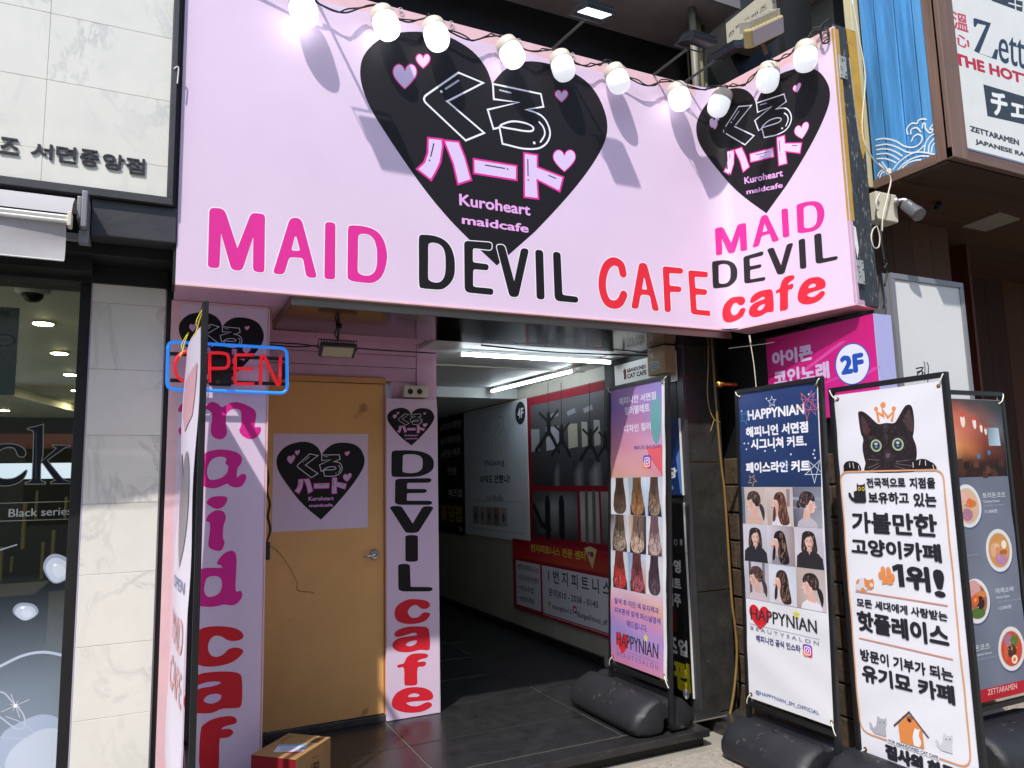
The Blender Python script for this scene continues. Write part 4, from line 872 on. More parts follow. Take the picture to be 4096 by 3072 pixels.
# ck letters of the window lettering
OUT = '8f9388'; INK = '12141c'
kk = [[(262, 388), (300, 375), (330, 372), (412, 346), (408, 640), (392, 700), (520, 590), (535, 575), (500, 560), (498, 545), (668, 548), (665, 560), (620, 568), (450, 690), (580, 850), (620, 880), (675, 892), (672, 910), (482, 912), (480, 896), (522, 880), (400, 712), (388, 722), (385, 870), (400, 888), (432, 896), (430, 914), (240, 916), (240, 900), (285, 888), (305, 860), (320, 440), (312, 410), (262, 398)],
      [(-160, 700), (-120, 610), (-40, 550), (60, 533), (150, 540), (215, 570), (245, 610), (235, 650), (200, 660), (165, 640), (150, 600), (120, 570), (60, 570), (0, 600), (-60, 680), (-70, 770), (-30, 840), (40, 865), (130, 858), (200, 820), (240, 785), (258, 790), (235, 850), (180, 900), (90, 930), (0, 930), (-90, 900), (-150, 820)]]
for k in kk:
    q = [h(BK, *p) for p in k]; q = q if k is kk[0] else list(catmull(q, 3)); pr.poly(q, INK); pr.stroke(q, .0035, OUT, True)
for a_, c_2 in (((345, 420), (340, 860)), ((470, 730), (600, 880)), ((-95, 700), (-80, 800))): pr.stroke([h(BK, *a_), h(BK, *c_2)], .006, '343c50')
pr.stroke([h(BK, -200, 1103), h(BK, 697, 1078)], .003, '9aa098'); pr.stroke([h(BK, -200, 1272), h(BK, 690, 1246)], .003, '9aa098')
pr.text('Black series', h(BK, 80, 1228), h(BK, 682, 1132), 'b5bab4', .012, xonly=True)
pr.build('window_print', gl, m_print)
# wall poster behind the glass
PW = PY(4.22); h = lambda c, *p: PW.h(c(*p))
wp = thing('lens_poster', 'grey blue contact lens poster with LENS lettering inside the left window', 'poster', (-1, 4.22, 2))
a_ = h(c2, -300, 330); c_ = h(c2, 92, 900); b = MB(); b.box(a_[0], c_[0], 4.22, 4.228, c_[1], h(c2, 92, 335)[1]); b.build('board', mat('grey_blue_board', '5d6674', .5), wp)
pr = Print(PW); pr.grad(a_[0], c_[1], c_[0], h(c2, 92, 335)[1], [['8b92a2', '949bac'], ['7d8698', '8a92a4'], ['59647a', '6c7890']]); pr.text('LENS', h(c2, -30, 382), h(c2, 62, 355), '22262c', .01)
for r_ in (.035, .022): pr.stroke([(h(c2, 30, 545)[0] + r_ * 1.2 * math.cos(t), h(c2, 30, 545)[1] + r_ * .8 * math.sin(t)) for t in [i * math.pi / 8 for i in range(16)]], .005, '23272f' if r_ > .03 else 'aab2bd', True)
pr.stroke([h(c2, *p) for p in catmull([(20, 560), (30, 620), (60, 670), (110, 690)], 4, False)], .006, '9aa2ac'); pr.build('print', wp)
# shop interior
si = tag(bpy.data.objects.new('shop_interior', None), kind='structure'); COL.objects.link(si)
gm = mat('interior_ceiling', 'c8cabc', .6, noise=.05); b = MB(); b.box(-6, -.3, 4.3, 14, 2.75, 2.8); b.build('ceiling', gm, si)
b = MB(); b.box(-.32, -.24, 4.4, 14, 0, 2.75); b.build('side_wall', mat('interior_wall', '55564f', .7), si)
b = MB(); b.box(-6, -.3, 13.9, 14, 0, 2.75); b.build('back_wall', m_dark, si)
b = MB(); b.box(-6, -.3, 4.2, 14, .0, .02); b.build('floor', mat('shop_floor', '9c988c', .3), si)
b = MB(); b.box(-6, -.32, 9.4, 9.6, 2.05, 2.2); b.build('red_band', mat('red_brown_band', '5a2b2a', .5), si)
b = MB(); b.box(-6, -.32, 9.2, 9.5, 1.72, 1.88); b.build('white_bar', mat('glowing_counter', 'cfd6ea', .5, emit=.8, ecol='c6d2f2'), si)  # white counter; its brightness is put in as emission
b = MB()
for i in range(34):
    x = -.45 - i * .09; zz = random.uniform(.9, 1.6); b.box(x - random.uniform(.01, .03), x, 9.1, 9.2, zz - random.uniform(.1, .5), zz)
b.build('display_goods', mat('dim_goods', '7a6e4c', .6), si, kind='stuff')
b = MB(); b.prism([(-2.6, 6.0, 2.748), (-2.4, 6.0, 2.748), (-.9, 12, 2.748), (-1.1, 12, 2.748)], (0, 0, -.1)); b.build('ceiling_beam', gm, si)
b = MB(); b.box(-1.2, -.6, 5.2, 5.9, 0, 1.0); b.build('counter', m_dark, si, bevel=.01)
for p in [(280, 435), (385, 628), (457, 767), (500, 870), (520, 946), (30, 1000)]:
    q = onz(c2(*p), 2.745); t = thing('downlight', 'small round ceiling downlight', 'downlight', q, 'round ceiling downlights inside the left shop')
    b = MB(); b.lathe(q, (0, 0, -1), [(0, .075), (.006, .075), (.007, .062)], 20); b.build('ring', m_white, t)
    b = MB(); b.lathe(q - Vector((0, 0, .0075)), (0, 0, -1), [(0, .06), (.002, .058), (.003, 0)], 20); b.build('lens', mat('warm_lamp', 'fff2cf', .4, emit=110, ecol='ffe9b8'), t)
    DL = [c for c in COL.objects if c.name.startswith('downlight')]
for o_, s_ in zip(DL, ('nearest ceiling downlight behind the dome camera in the left shop', 'second ceiling downlight from the dome camera in the left shop', 'third ceiling downlight from the dome camera in the left shop', 'fourth ceiling downlight from the dome camera beside the black stile', 'farthest small ceiling downlight beside the black stile', 'slanted ceiling downlight low at the left edge of the shop window')): o_['label'] = s_
dc = thing('dome_camera', 'white dome security camera on the shop ceiling behind the glass', 'camera', onz(c2(210, 235), 2.745))
q = onz(c2(213, 215), 2.745); b = MB(); b.lathe(q, (0, 0, -1), [(0, .09), (.02, .088), (.03, .06)], 24); b.build('base', m_white, dc, smooth=True)
b = MB(); b.lathe(q - Vector((0, 0, .028)), (0, 0, -1), [(0, .058), (.02, .054), (.04, .038), (.05, .015), (.052, 0)], 24); b.build('dome', mat('dark_dome', '0c0c0d', .08), dc, smooth=True)
# ------------------------------------------------------------------ corridor: tubes and wall posters
def tube_lamp(a, b_, label):
    t = thing('tube_lamp', label, 'tube lamp', (Vector(a) + Vector(b_)) / 2, 'bare LED tubes on the corridor ceiling'); a, b_ = Vector(a), Vector(b_); d = (b_ - a).normalized(); s = Vector((-d.y, d.x, 0))
    m = MB(); c = (a + b_) / 2; L = (b_ - a).length / 2; m.obox(c, d * L, s * .011, Vector((0, 0, .011))); m.build('tube', m_led, t, bevel=.005)
    m = MB(); m.obox(c + Vector((0, 0, .0165)), d * L, s * .013, Vector((0, 0, .005))); m.build('housing', m_white, t)
    for e, k in ((a, -1), (b_, 1)): m = MB(); m.obox(e + d * k * .008, d * .0075, s * .014, Vector((0, 0, .014))); m.build('end_cap', m_white, t)
tube_lamp((1.885, 4.70, 2.462), (3.10, 4.70, 2.462), 'LED tube running across the corridor ceiling just inside the entrance')
tube_lamp((3.06, 5.18, 2.462), (2.98, 6.62, 2.462), 'LED tube running into the depth along the right side of the corridor')
m = MB(); m.tube(catmull([(1.9, 4.38, 2.47), (2.4, 4.39, 2.455), (2.9, 4.38, 2.46), (3.25, 4.38, 2.47)], 5, False), .006, 6); tag(m.build('ceiling_cable', m_wire, smooth=True), 'black cable crossing in front of the corridor tube lamp', 'cable')
PC = Pl((3.298, 0, 0), (0, -1, 0), (0, 0, 1)); hw = lambda x, y: PC.h(CW(x, y))
def board(name, label, cat, u0, v0, u1, v1, m, th=.012, P=PC):
    t = thing(name, label, cat, P.w((u0 + u1) / 2, v0, 0)); b = MB(); b.pbox(P, u0, u1, v0, v1, 0, th); b.build('board', m, t, bevel=.001, seg=1); return t
G = 1.0
bp = board('black_poster', 'black vertical poster with white Korean lines deep in the corridor', 'poster', -9.05, .955, -8.17, 2.385, m_black); pr = Print(PC, .0124)
for s_, a_, b_, c_ in (('#초보자환영', (38, 340), (162, 330), 'b9b9bb'), ('#이색데이트', (40, 425), (162, 410), 'b9b9bb'), ('#혼덤+맥주', (42, 500), (160, 485), 'b9b9bb'), ('만원', (82, 605), (135, 595), 'b9b9bb'), ('해즈업', (85, 735), (170, 740), 'c9c9cb'), ('홀덤펍', (40, 875), (168, 880), 'b5a02a')):
    p, q = hw(*a_), hw(*b_); hgt = .10 if s_ != '홀덤펍' else .2; pr.text(s_, (p[0], p[1]), (q[0], p[1] + hgt), c_, .03)
q = hw(160, 930); pr.ell(q, .03, .03, 'c9c9cb', 16); pr.text('5F', (q[0] - .02, q[1] - .012), (q[0] + .02, q[1] + .012), '222222', .02)
pr.stroke([(hw(75, 540)[0], hw(75, 625)[1]), (hw(145, 530)[0], hw(75, 625)[1]), (hw(145, 530)[0], hw(75, 540)[1]), (hw(75, 540)[0], hw(75, 540)[1])], .006, '7a3a3e', True)
pr.build('print', bp, m_printm)
wx = board('waxing_poster', 'white Waxing poster with two line drawn figures and a 4F disc', 'poster', -8.13, .985, -6.49, 2.385, m_white); pr = Print(PC, .0124)
pr.rect(-8.12, .995, -6.50, 2.375, 'c3cbd4')
q = hw(521, 230); pr.ell(q, .115, .115, '1b1d22', 26); pr.text('4F', (q[0] - .065, q[1] - .05), (q[0] + .07, q[1] + .05), 'd6dade', .03)
pr.text('Waxing', hw(303, 560), hw(425, 505), '3b3f46', .015, xonly=True); pr.text('아직도 안했니?', hw(278, 655), hw(458, 600), '26292e', .035)
pr.text('La Blella', hw(318, 755), hw(418, 725), '555a60', .01, xonly=True)
for pts in ([(278, 380), (282, 345), (305, 330), (318, 340), (312, 300), (320, 285), (335, 290), (333, 330), (345, 350), (350, 400), (352, 460)], [(285, 370), (300, 400), (303, 460)], [(355, 375), (372, 340), (392, 300), (388, 265), (405, 250), (418, 265), (415, 320), (440, 350), (450, 440)], [(362, 372), (375, 385), (400, 345), (412, 315)], [(370, 390), (376, 465)], [(320, 400), (322, 465)], [(398, 350), (395, 420), (402, 465)], [(425, 350), (432, 460)]):
    pr.stroke([hw(*p) for p in catmull(pts, 3, False)], .006, '6f747c')
pr.stroke([(hw(222, 750)[0], hw(222, 755)[1]), (hw(542, 955)[0], hw(222, 755)[1]), (hw(542, 955)[0], 1.06), (hw(222, 750)[0], 1.06)], .006, '8a9098', True)
for i, cc in enumerate(('7d8a94', 'a8988f', '8c7f80', '77706c', 'a39a98')):
    x_ = hw(235, 800)[0] + i * .185; pr.rect(x_, 1.11, x_ + .17, hw(235, 790)[1], cc); pr.ell((x_ + .08, 1.2), .035, .05, '5d5452', 12)
pr.build('print', wx, m_printm)
def figure(pr, pts, col, wd): pr.stroke([hw(*p) for p in pts], wd, col)
bu = board('fitness_poster', 'large red edged bungee fitness photo poster on the corridor wall', 'poster', -6.475, 1.0, -4.45, 2.385, mat('dark_red_board', '6e0f20', .5)); pr = Print(PC, .0124)
RDc = '7c1022'; pr.rect(-6.47, 1.01, -4.46, 2.375, RDc)
u0, u1 = hw(585, 300)[0], -4.50; vt, vm = 2.30, hw(620, 668)[1] + .0
pr.grad(u0, vm, u1, vt, [['4d4d50', '5a5a5d', '656568', '515155'], ['454548', '5a5a5e', '4c4c50', '444448'], ['3a3a3d', '3f3f43', '48484d', '3e3e42'], ['343437', '3b3b3f', '404046', '38383c'], ['2b2b2e', '303034', '34343a', '2e2e33']])
for xs, cc in (((585, 635), '8f959a'), ((675, 752), 'a3a5b0'), ((808, 865), 'a9a795'), ((890, 925), 'a5a598'), ((965, 1002), '9d9f98')):
    a_, b_ = hw(xs[0], 300)[0], hw(xs[1], 300)[0]; zz = hw(700, 350)[1]; pr.poly([(a_, zz - .16), (b_, zz - .15), (b_, zz + .05), (a_, zz + .06)], cc)
for x_ in (700, 800, 900): a_ = hw(x_, 200)[0]; pr.poly([(a_, 2.18), (a_ + .14, 2.20), (a_ + .16, 2.16), (a_ + .02, 2.14)], '8c9096')
for x_, w_, cc in ((720, .07, '6f6f74'), (840, .1, '7a7a80'), (930, .12, '85858c')): a_ = hw(x_, 600)[0]; pr.grad(a_, vm, a_ + w_ * 2, vm + .22, [['303034', '36363a', '303034'], ['34343a', cc, '34343a'], ['34343a', cc, '303036']])
K_ = '17171a'
for cx_, cy_, s_ in ((692, 300, 1.), (772, 360, .8), (944, 385, .8), (1035, 395, .7)):
    figure(pr, [(cx_ - 4, 50 + (cx_ - 560) * .0), (cx_ - 2, cy_ - 60 * s_)], K_, .012)
    figure(pr, [(cx_ - 55 * s_, cy_ - 70 * s_), (cx_ - 10 * s_, cy_ - 25 * s_), (cx_ + 10 * s_, cy_ - 25 * s_), (cx_ + 55 * s_, cy_ - 85 * s_)], K_, .03 * s_)
    figure(pr, [(cx_, cy_ - 30 * s_), (cx_, cy_ + 45 * s_)], K_, .085 * s_); pr.ell(hw(cx_, cy_ - 52 * s_), .035 * s_, .045 * s_, K_, 12)
    figure(pr, [(cx_, cy_ + 40 * s_), (cx_ - 35 * s_, cy_ + 95 * s_), (cx_ - 75 * s_, cy_ + 155 * s_)], K_, .05 * s_); figure(pr, [(cx_, cy_ + 40 * s_), (cx_ + 30 * s_, cy_ + 90 * s_), (cx_ + 62 * s_, cy_ + 160 * s_)], K_, .05 * s_)
v0_ = 1.06; v1_ = vm - .05
ub = [hw(600, 850)[0], hw(868, 850)[0], hw(885, 850)[0], hw(1000, 850)[0], hw(1012, 850)[0], -4.5]
pr.grad(ub[0], v0_, ub[1], v1_, [['3c3c3e', '4a4a4c', '424244'], ['55555a', '8d9095', '6a6a70'], ['303032', '6f7072', '5a5a5c'], ['28282a', '3a3a3c', '303032']])
pr.grad(ub[2], v0_, ub[3], v1_, [['8f8a88', '9a9592'], ['b5b0ac', 'a29c98'], ['8a8480', '7a7572']]); pr.grad(ub[4], v0_, ub[5], v1_, [['8f8a88', '9a9592'], ['6d6a6c', '7a7876'], ['4a4848', '5a5856']])
for cx_ in (685, 770): figure(pr, [(cx_, 770), (cx_ + 4, 960)], K_, .10); pr.ell(hw(cx_, 765), .045, .06, K_, 12)
figure(pr, [(605, 790), (650, 900), (700, 930)], K_, .06)
for cx_ in (920, 965): figure(pr, [(cx_, 710), (cx_ + 6, 1000)], '5a5654', .05)
pr.build('print', bu, m_printm)
PC2 = Pl((3.284, 0, 0), (0, -1, 0), (0, 0, 1)); hw2 = lambda x, y: PC2.h(CW(x, y))
rb2 = board('phone_banner', 'red and white fitness banner with a phone number below the photo poster', 'banner', hw2(472, 985)[0], .335, -4.45, 1.005, mat('red_banner', '8f1228', .5), .01, PC2); pr = Print(PC2, .0104)
U0 = hw2(472, 985)[0]
pr.grad(U0 + .01, .83, -4.46, .995, [['8c1026', 'a8142a', '7c1020'], ['b5202f', 'b04a35', '8a1a20']])
pr.text('번지피트니스 전문 센터', hw2(585, 1065), (hw2(915, 1090)[0], hw2(585, 1015)[1]), 'b9a63a', .04)
q = hw2(945, 1085); pr.poly([(q[0] - .1, q[1] + .05), (q[0], q[1] + .07), (q[0] + .1, q[1] + .05), (q[0] + .02, q[1] - .11)], 'c9b489'); pr.text('7층', (q[0] - .05, q[1] - .02), (q[0] + .05, q[1] + .03), '4a2020', .04)
lw = (hw2(492, 1100)[0], hw2(638, 1100)[0]); pr.rect(lw[0], .375, lw[1], .80, 'c6c4cc'); rw = (hw2(650, 1130)[0], -4.50); pr.rect(rw[0], .375, rw[1], .80, 'c9c8d0')
for i, s_ in enumerate(('1번지피트니스', '+지도자양성센터', '+ 정규수업', '+ 원데이체험')): pr.text(s_, (lw[0] + .03, .715 - i * .1), (lw[1] - .03 - (.12 if i > 1 else 0), .77 - i * .1), '5c3a44' if i else '6a1f2c', .02)
pr.text('1 번 지 피 트 니 스', (hw2(688, 1190)[0], .66), (hw2(1065, 1230)[0], .78), '3c3c44', .02)
pr.text('문의)010 - 2558 - 0145', (hw2(692, 1310)[0], .53), (hw2(988, 1340)[0], .61), '33333a', .02)
pr.text('kkangbbo12', (hw2(716, 1410)[0], .425), (hw2(832, 1420)[0], .475), '3c3c44', .015); pr.text('1BungeeFitness_off', (hw2(862, 1430)[0], .415), (hw2(1046, 1480)[0], .475), '3c3c44', .015)
pr.ell(hw2(696, 1378), .022, .022, '8f8a2a', 12); q = hw2(850, 1415); pr.rect(q[0] - .03, q[1] - .03, q[0] + .03, q[1] + .03, 'b03a50'); pr.ell(q, .016, .016, 'e0d0d8', 12)
pr.stroke([(rw[0], .362), (-4.5, .362)], .006, 'd0b8bc'); pr.build('print', rb2, m_printm)
# ------------------------------------------------------------------ jamb with the black directory boards, granite column
PJ = Pl((3.20, 0, 0), (0, -1, 0), (0, 0, 1)); hj = lambda c, x, y: PJ.h(c(x, y))
jw = thing('entrance_jamb', 'dark jamb wall at the right side of the corridor mouth', 'wall', (3.25, 4.3, 0)); b = MB(); b.box(3.212, 3.30, 4.06, 4.95, .1, 2.53); b.build('wall', m_black, jw)
uj = [hj(rc, 1125, 270)[0], -4.72]
def jb(name, label, v0, v1, m): t = thing(name, label, 'sign board', PJ.w(uj[0], v0, 0)); b = MB(); b.pbox(PJ, uj[1], uj[0], v0, v1, -.01, 0); b.build('board', m, t); b = MB(); b.pbox(PJ, uj[0] + .0005, uj[0] + .006, v0, v1, -.011, .002); b.build('white_edge', m_white, t); return t
vy = hj(rc, 1120, 270)[1]; vb = hj(rb, 1100, 1550)[1]; vt_ = hj(rb, 1085, 1050)[1]
t1 = jb('blue_board', 'deep blue board with a white edge on the jamb behind the doorway banner', vb, vt_, mat('deep_blue', '122858', .4)); pr = Print(PJ)
pr.poly([(uj[0] - .02, vb + .01), (uj[0], vb + .01), (uj[0], vt_ - .2), (uj[0] - .05, vb + .25)], '4f74b8'); a_, b_ = hj(rb, 1032, 1440), hj(rb, 1062, 1370); pr.text('장', (a_[0] - .05, a_[1]), (b_[0] + .01, b_[1]), 'c9ccd4', .04); a_, b_ = hj(HA, 650, 275), hj(HA, 672, 235); pr.text('습', (a_[0], a_[1]), (b_[0], b_[1]), '8a90a4', .02); pr.build('print', t1, m_printm)
v3 = hj(HA, 770, 410)[1]; t2 = jb('black_board', 'black floor directory board on the jamb above the pub board', vy + .004, v3, m_black); pr = Print(PJ)
for ch, x0_, x1_ in (('ㅇ', 680, 712), ('ㅣ', 742, 762)): a_, b_ = hj(HA, x0_, 842), hj(HA, x1_, 785); pr.text(ch, a_, b_, 'b5b8bc', .01)
pr.build('print', t2, m_printm)
t3 = jb('pub_board', 'black pub board with white and yellow Korean letters and a 5F disc on the jamb', .16, vy, m_black); pr = Print(PJ)
for ch, c_, a_, b_, cc in (('영', rc, (1050, 392), (1092, 312), 'd2d2d4'), ('트', rc, (1052, 490), (1094, 435), 'd2d2d4'), ('주', rc, (1052, 612), (1094, 535), 'd2d2d4'), ('업', rc, (1080, 925), (1136, 835), 'd2d2d4'), ('펍', rc, (1055, 1140), (1150, 985), 'd8c92a')):
    p, q = hj(c_, *a_), hj(c_, *b_); pr.text(ch, p, q, cc, .05)
    wch = q[0] - p[0]
    prev = {'영': '환', '트': '이', '주': '맥', '업': '즈', '펍': '덤'}[ch]; pr.text(prev, (p[0] - wch * 1.1, p[1]), (q[0] - wch * 1.1, q[1]), cc, .05)
a_, b_ = hj(rc, 1020, 765), hj(rc, 1065, 635); pr.rect(a_[0] - .1, a_[1], b_[0], b_[1], '5e1c24')
q = hj(rc, 1129, 1180); rr_ = abs(hj(rc, 1129, 1148)[1] - q[1]); pr.ell(q, rr_, rr_, 'e2e2e4', 22); pr.text('5F', (q[0] - rr_ * .55, q[1] - rr_ * .4), (q[0] + rr_ * .6, q[1] + rr_ * .4), '222', .02) if False else pr.text('5F', (q[0] - rr_ * .55, q[1] - rr_ * .4), (q[0] + rr_ * .6, q[1] + rr_ * .4), '222222', .02)
pr.build('print', t3, m_printm)
col = thing('granite_column', 'black polished granite column at the right edge of the entrance', 'column', (3.35, 4.05, 0))
PCo = PY(4.0); hc_ = lambda c, x, y: PCo.h(c(x, y))
xl_, xr_ = 3.235, hc_(rc, 1440, 900)[0]; j1 = hc_(rc, 1300, 512)[1]; j2 = hc_(rb, 1240, 800)[1]; zz = [.06, hc_(rc, 1300, 512)[1], hc_(rb, 1240, 1338)[1], hc_(rb, 1240, 790)[1], 2.53]
zz = sorted(set(round(z, 3) for z in zz)); print('column joints', zz, xr_)
b = MB(); b.box(xl_ + .012, xr_ - .012, 4.012, 4.30, 0, 2.52); b.build('core', m_brass, col)
for a_, c_ in zip(zz, zz[1:]):
    b = MB(); b.box(xl_, xr_, 4.0, 4.31, a_ + .0035, c_ - .0035); b.build('granite_slab', m_gran, col, bevel=.003)
b = MB(); b.box(xl_ - .01, xr_ + .03, 3.70, 4.3, -.005, .055); b.build('plinth', m_gran, col, bevel=.004)
b = MB(); b.box(xl_ - .024, xl_ - .001, 3.985, 4.05, .1, 2.48); b.build('corner_profile', m_frame, col)
# cables down the column
h = lambda c, x, y, Y=3.96: [ony(c(x, y), Y)[i] for i in range(3)]
m = MB(); m.tube(catmull([h(TT, 722, 372), h(TT, 735, 560), h(TT, 748, 760), h(TT, 775, 1100), h(TT, 800, 1380), h(TT, 830, 1640), h(NB, 335, 80), h(NB, 365, 330), h(NB, 385, 600), h(NB, 365, 900), h(NB, 330, 1120), h(NB, 298, 1245)], 5, False), .0085, 8)
hose = thing('brown_hose', 'long brown hose running down the granite column to the ground', 'hose', h(NB, 298, 1245)); m.build('hose', mat('brown_hose', '7d6232', .5, noise=.2), hose, smooth=True)
m = MB(); m.tube(catmull([h(TT, 692, 380), h(TT, 690, 560), h(TT, 683, 760), h(TT, 700, 900), h(TT, 740, 990), h(TT, 790, 1015)], 5, False), .004, 6); m.tube(catmull([h(TT, 742, 985), h(TT, 725, 1040), h(TT, 708, 1090)], 4, False), .0025, 5)
tag(m.build('frayed_wire', mat('tan_wire', '9b8550', .5), smooth=True), 'thin frayed tan wire hanging beside the brown hose', 'wire')
m = MB(); m.tube([h(TT, 765, 690, 3.6), h(TT, 820, 700, 3.6), h(TT, 922, 704, 3.6)], .012, 8); m.tube([h(TT, 770, 700, 3.6), h(TT, 800, 712, 3.6)], .016, 8); tag(m.build('brass_pipe_end', m_brass, smooth=True), 'short brass pipe end sticking out beside the column', 'pipe')
m = MB(); m.tube([h(TT, 860, 402, 3.6), h(TT, 1150, 365, 3.3), h(TT, 1240, 350, 3.2)], .0007, 5); tag(m.build('white_thread', m_offw), 'thin white thread stretched under the corner of the sign', 'thread')
m = MB(); m.tube(catmull([h(TT, 1032, 292, 3.5), h(TT, 1040, 350, 3.5), h(TT, 1070, 540, 3.5), h(TT, 1090, 740, 3.5)], 4, False), .003, 6); m.tube([h(TT, 1032, 292, 3.49), h(TT, 1042, 352, 3.49)], .005, 6); tag(m.build('white_wire', m_offw), 'white wire hanging down under the sign corner', 'wire')
# cardboard box and cat cafe board under the soffit
q0 = ony(TT(335, 600), 4.0); zb = q0.z; q1 = ony(TT(428, 602), 4.0); ql = onx(TT(190, 598), q0.x)
cb = thing('wrapped_box', 'brown cardboard covered box fixed under the sign soffit above the doorway banner', 'box', (q0.x, 4.0, zb))
b = MB(); b.box(q0.x, q1.x, 4.0, min(4.6, ql.y), zb, 2.475); b.build('box', m_card2, cb, bevel=.004)
PB = Pl((q0.x, 0, 0), (0, -1, 0), (0, 0, 1)); pr = Print(PB, .001); hb = lambda x, y: PB.h(TT(x, y))
pr.poly([hb(205, 510), hb(282, 505), hb(285, 565), hb(215, 600)], 'a5a8ae'); 
for i in range(4): pr.stroke([hb(215, 530 + i * 14), hb(272, 522 + i * 14)], .004, '5a6068')
pr.poly([hb(195, 410), hb(218, 400), hb(243, 480), hb(225, 490), hb(200, 470)], 'b0a8a4'); pr.poly([hb(205, 425), hb(217, 422), hb(222, 440), hb(208, 445)], 'b0404a'); pr.build('stickers', cb, m_printm)
PK = Pl((3.195, 0, 0), (0, -1, 0), (0, 0, 1)); hk = lambda x, y: PK.h(CO(x, y))
a_, b_ = hk(1676, 590), hk(1965, 505); z_t = (a_[1] + b_[1]) / 2; a2 = hk(1690, 790)
cc_ = thing('cat_cafe_board', 'white ABANDONED CAT CAFE board with an arrow beside the cardboard box', 'sign board', PK.w(a_[0], a2[1], 0))
b = MB(); b.pbox(PK, a_[0], -4.03, a2[1] - .03, z_t, -.01, 0); b.build('board', m_white, cc_); pr = Print(PK)
pr.text('ABANDONED', hk(1785, 645), (hk(1956, 600)[0], hk(1785, 610)[1]), '2c2c30', .05); pr.text('CAT CAFE', hk(1790, 698), (hk(1962, 650)[0], hk(1788, 655)[1]), '26262a', .05)
pr.poly([hk(1750, 640), hk(1768, 602), hk(1784, 630), hk(1779, 632), hk(1783, 700), hk(1762, 706), hk(1758, 640)], '5e3430'); pr.text('유기묘 카페', hk(1800, 775), (hk(1965, 735)[0], hk(1800, 735)[1]), 'a07a4a', .03); pr.build('print', cc_, m_printm)
# ------------------------------------------------------------------ right: side wall, pink 2F light box
rw_ = tag(bpy.data.objects.new('return_wall', None), kind='structure'); COL.objects.link(rw_)
XW = 3.66
b = MB(); b.box(XW, 3.90, 2.9, 4.5, 0, 2.5); b.build('stone_wall', m_black, rw_)
random.seed(11)
for j in range(9):
    y0 = 2.9; off = random.uniform(.1, .3)
    while y0 < 4.5:
        w_ = random.uniform(.22, .42) if y0 > 2.9 else off; y1 = min(4.5, y0 + w_); b = MB(); b.box(XW - .02 - random.uniform(0, .014), XW, y0 + .004, y1 - .004, j * .19 + .004, (j + 1) * .19 - .004); b.build('stone', m_rock, rw_, bevel=.008, seg=1); y0 = y1
b = MB(); b.box(xr_ + .01, XW, 4.35, 4.45, 0, 2.6); b.build('dark_recess', m_black, rw_)
X2 = 3.60; P2 = Pl((X2, 0, 0), (0, -1, 0), (0, 0, 1)); h2 = lambda c, x, y: P2.h(c(x, y))
ut = h2(rd, 675, 355); ub_ = h2(rd, 730, 900); uR = (ut[0] + ub_[0]) / 2; uL = h2(TT, 1170, 400)[0]; vTop = 2.47; vBot = h2(TT, 1690, 975)[1]
lb = thing('pink_light_box', 'magenta coin karaoke light box with a 2F disc under the side sign', 'sign', P2.w(uL, vBot, 0))
b = MB(); b.pbox(P2, uL, uR, vBot, vTop, -.14, 0); b.build('case', mat('magenta_face', 'c0166a', .35), lb, bevel=.002)
b = MB(); b.pbox(P2, uR + .0005, uR + .006, vBot, vTop, -.14, .001); b.build('side_face', mat('lilac_face', 'a9a8d6', .4), lb)
pr = Print(P2); pr.grad(uL + .003, vBot, uR - .003, vTop, [['a8125c', 'b8146a', 'c41870'], ['b0146a', 'c2187a', 'cc1e80'], ['bc1870', 'cc2284', 'd8348e']])
for s0 in ((1420, 620, 1780, 350), (1560, 720, 1960, 560), (1750, 760, 2060, 560)):
    a_, b_ = h2(TT, s0[0], s0[1]), h2(TT, s0[2], s0[3]); pr.poly([a_, (a_[0] + .05, a_[1]), (b_[0] + .05, b_[1]), b_], 'd0489a')
def rowtx(pr, P, c, txt, xl, ybl, xr, ytl, col, bold=.04): a_ = P.h(c(xl, ybl)); t_ = P.h(c(xl, ytl)); r_ = P.h(c(xr, ybl)); pr.text(txt, a_, (r_[0], t_[1]), col, bold)
a_ = h2(TT, 1225, 560); pr.text('아이콘', a_, (h2(TT, 1562, 500)[0], h2(TT, 1225, 430)[1]), 'c9b4d4', .05); a_ = h2(TT, 1238, 722); pr.text('코인노래', a_, (h2(TT, 1700, 640)[0], h2(TT, 1238, 588)[1]), 'c9b4d4', .05)
cx_ = h2(TT, 1888, 530); ru = (h2(TT, 2036, 530)[0] - h2(TT, 1740, 530)[0]) / 2; rv = (h2(TT, 1888, 352)[1] - h2(TT, 1888, 705)[1]) / 2; r_ = (ru + rv) / 2; cx_ = ((h2(TT, 2036, 530)[0] + h2(TT, 1740, 530)[0]) / 2, cx_[1])
pr.ell(cx_, ru, rv, '2450b0', 40); pr.ell(cx_, ru * .93, rv * .94, 'dcdff0', 40); pr.text('2F', (cx_[0] - ru * .68, cx_[1] - rv * .45), (cx_[0] + ru * .66, cx_[1] + rv * .47), '1c50ac', .06)
pr.build('print', lb, m_print)
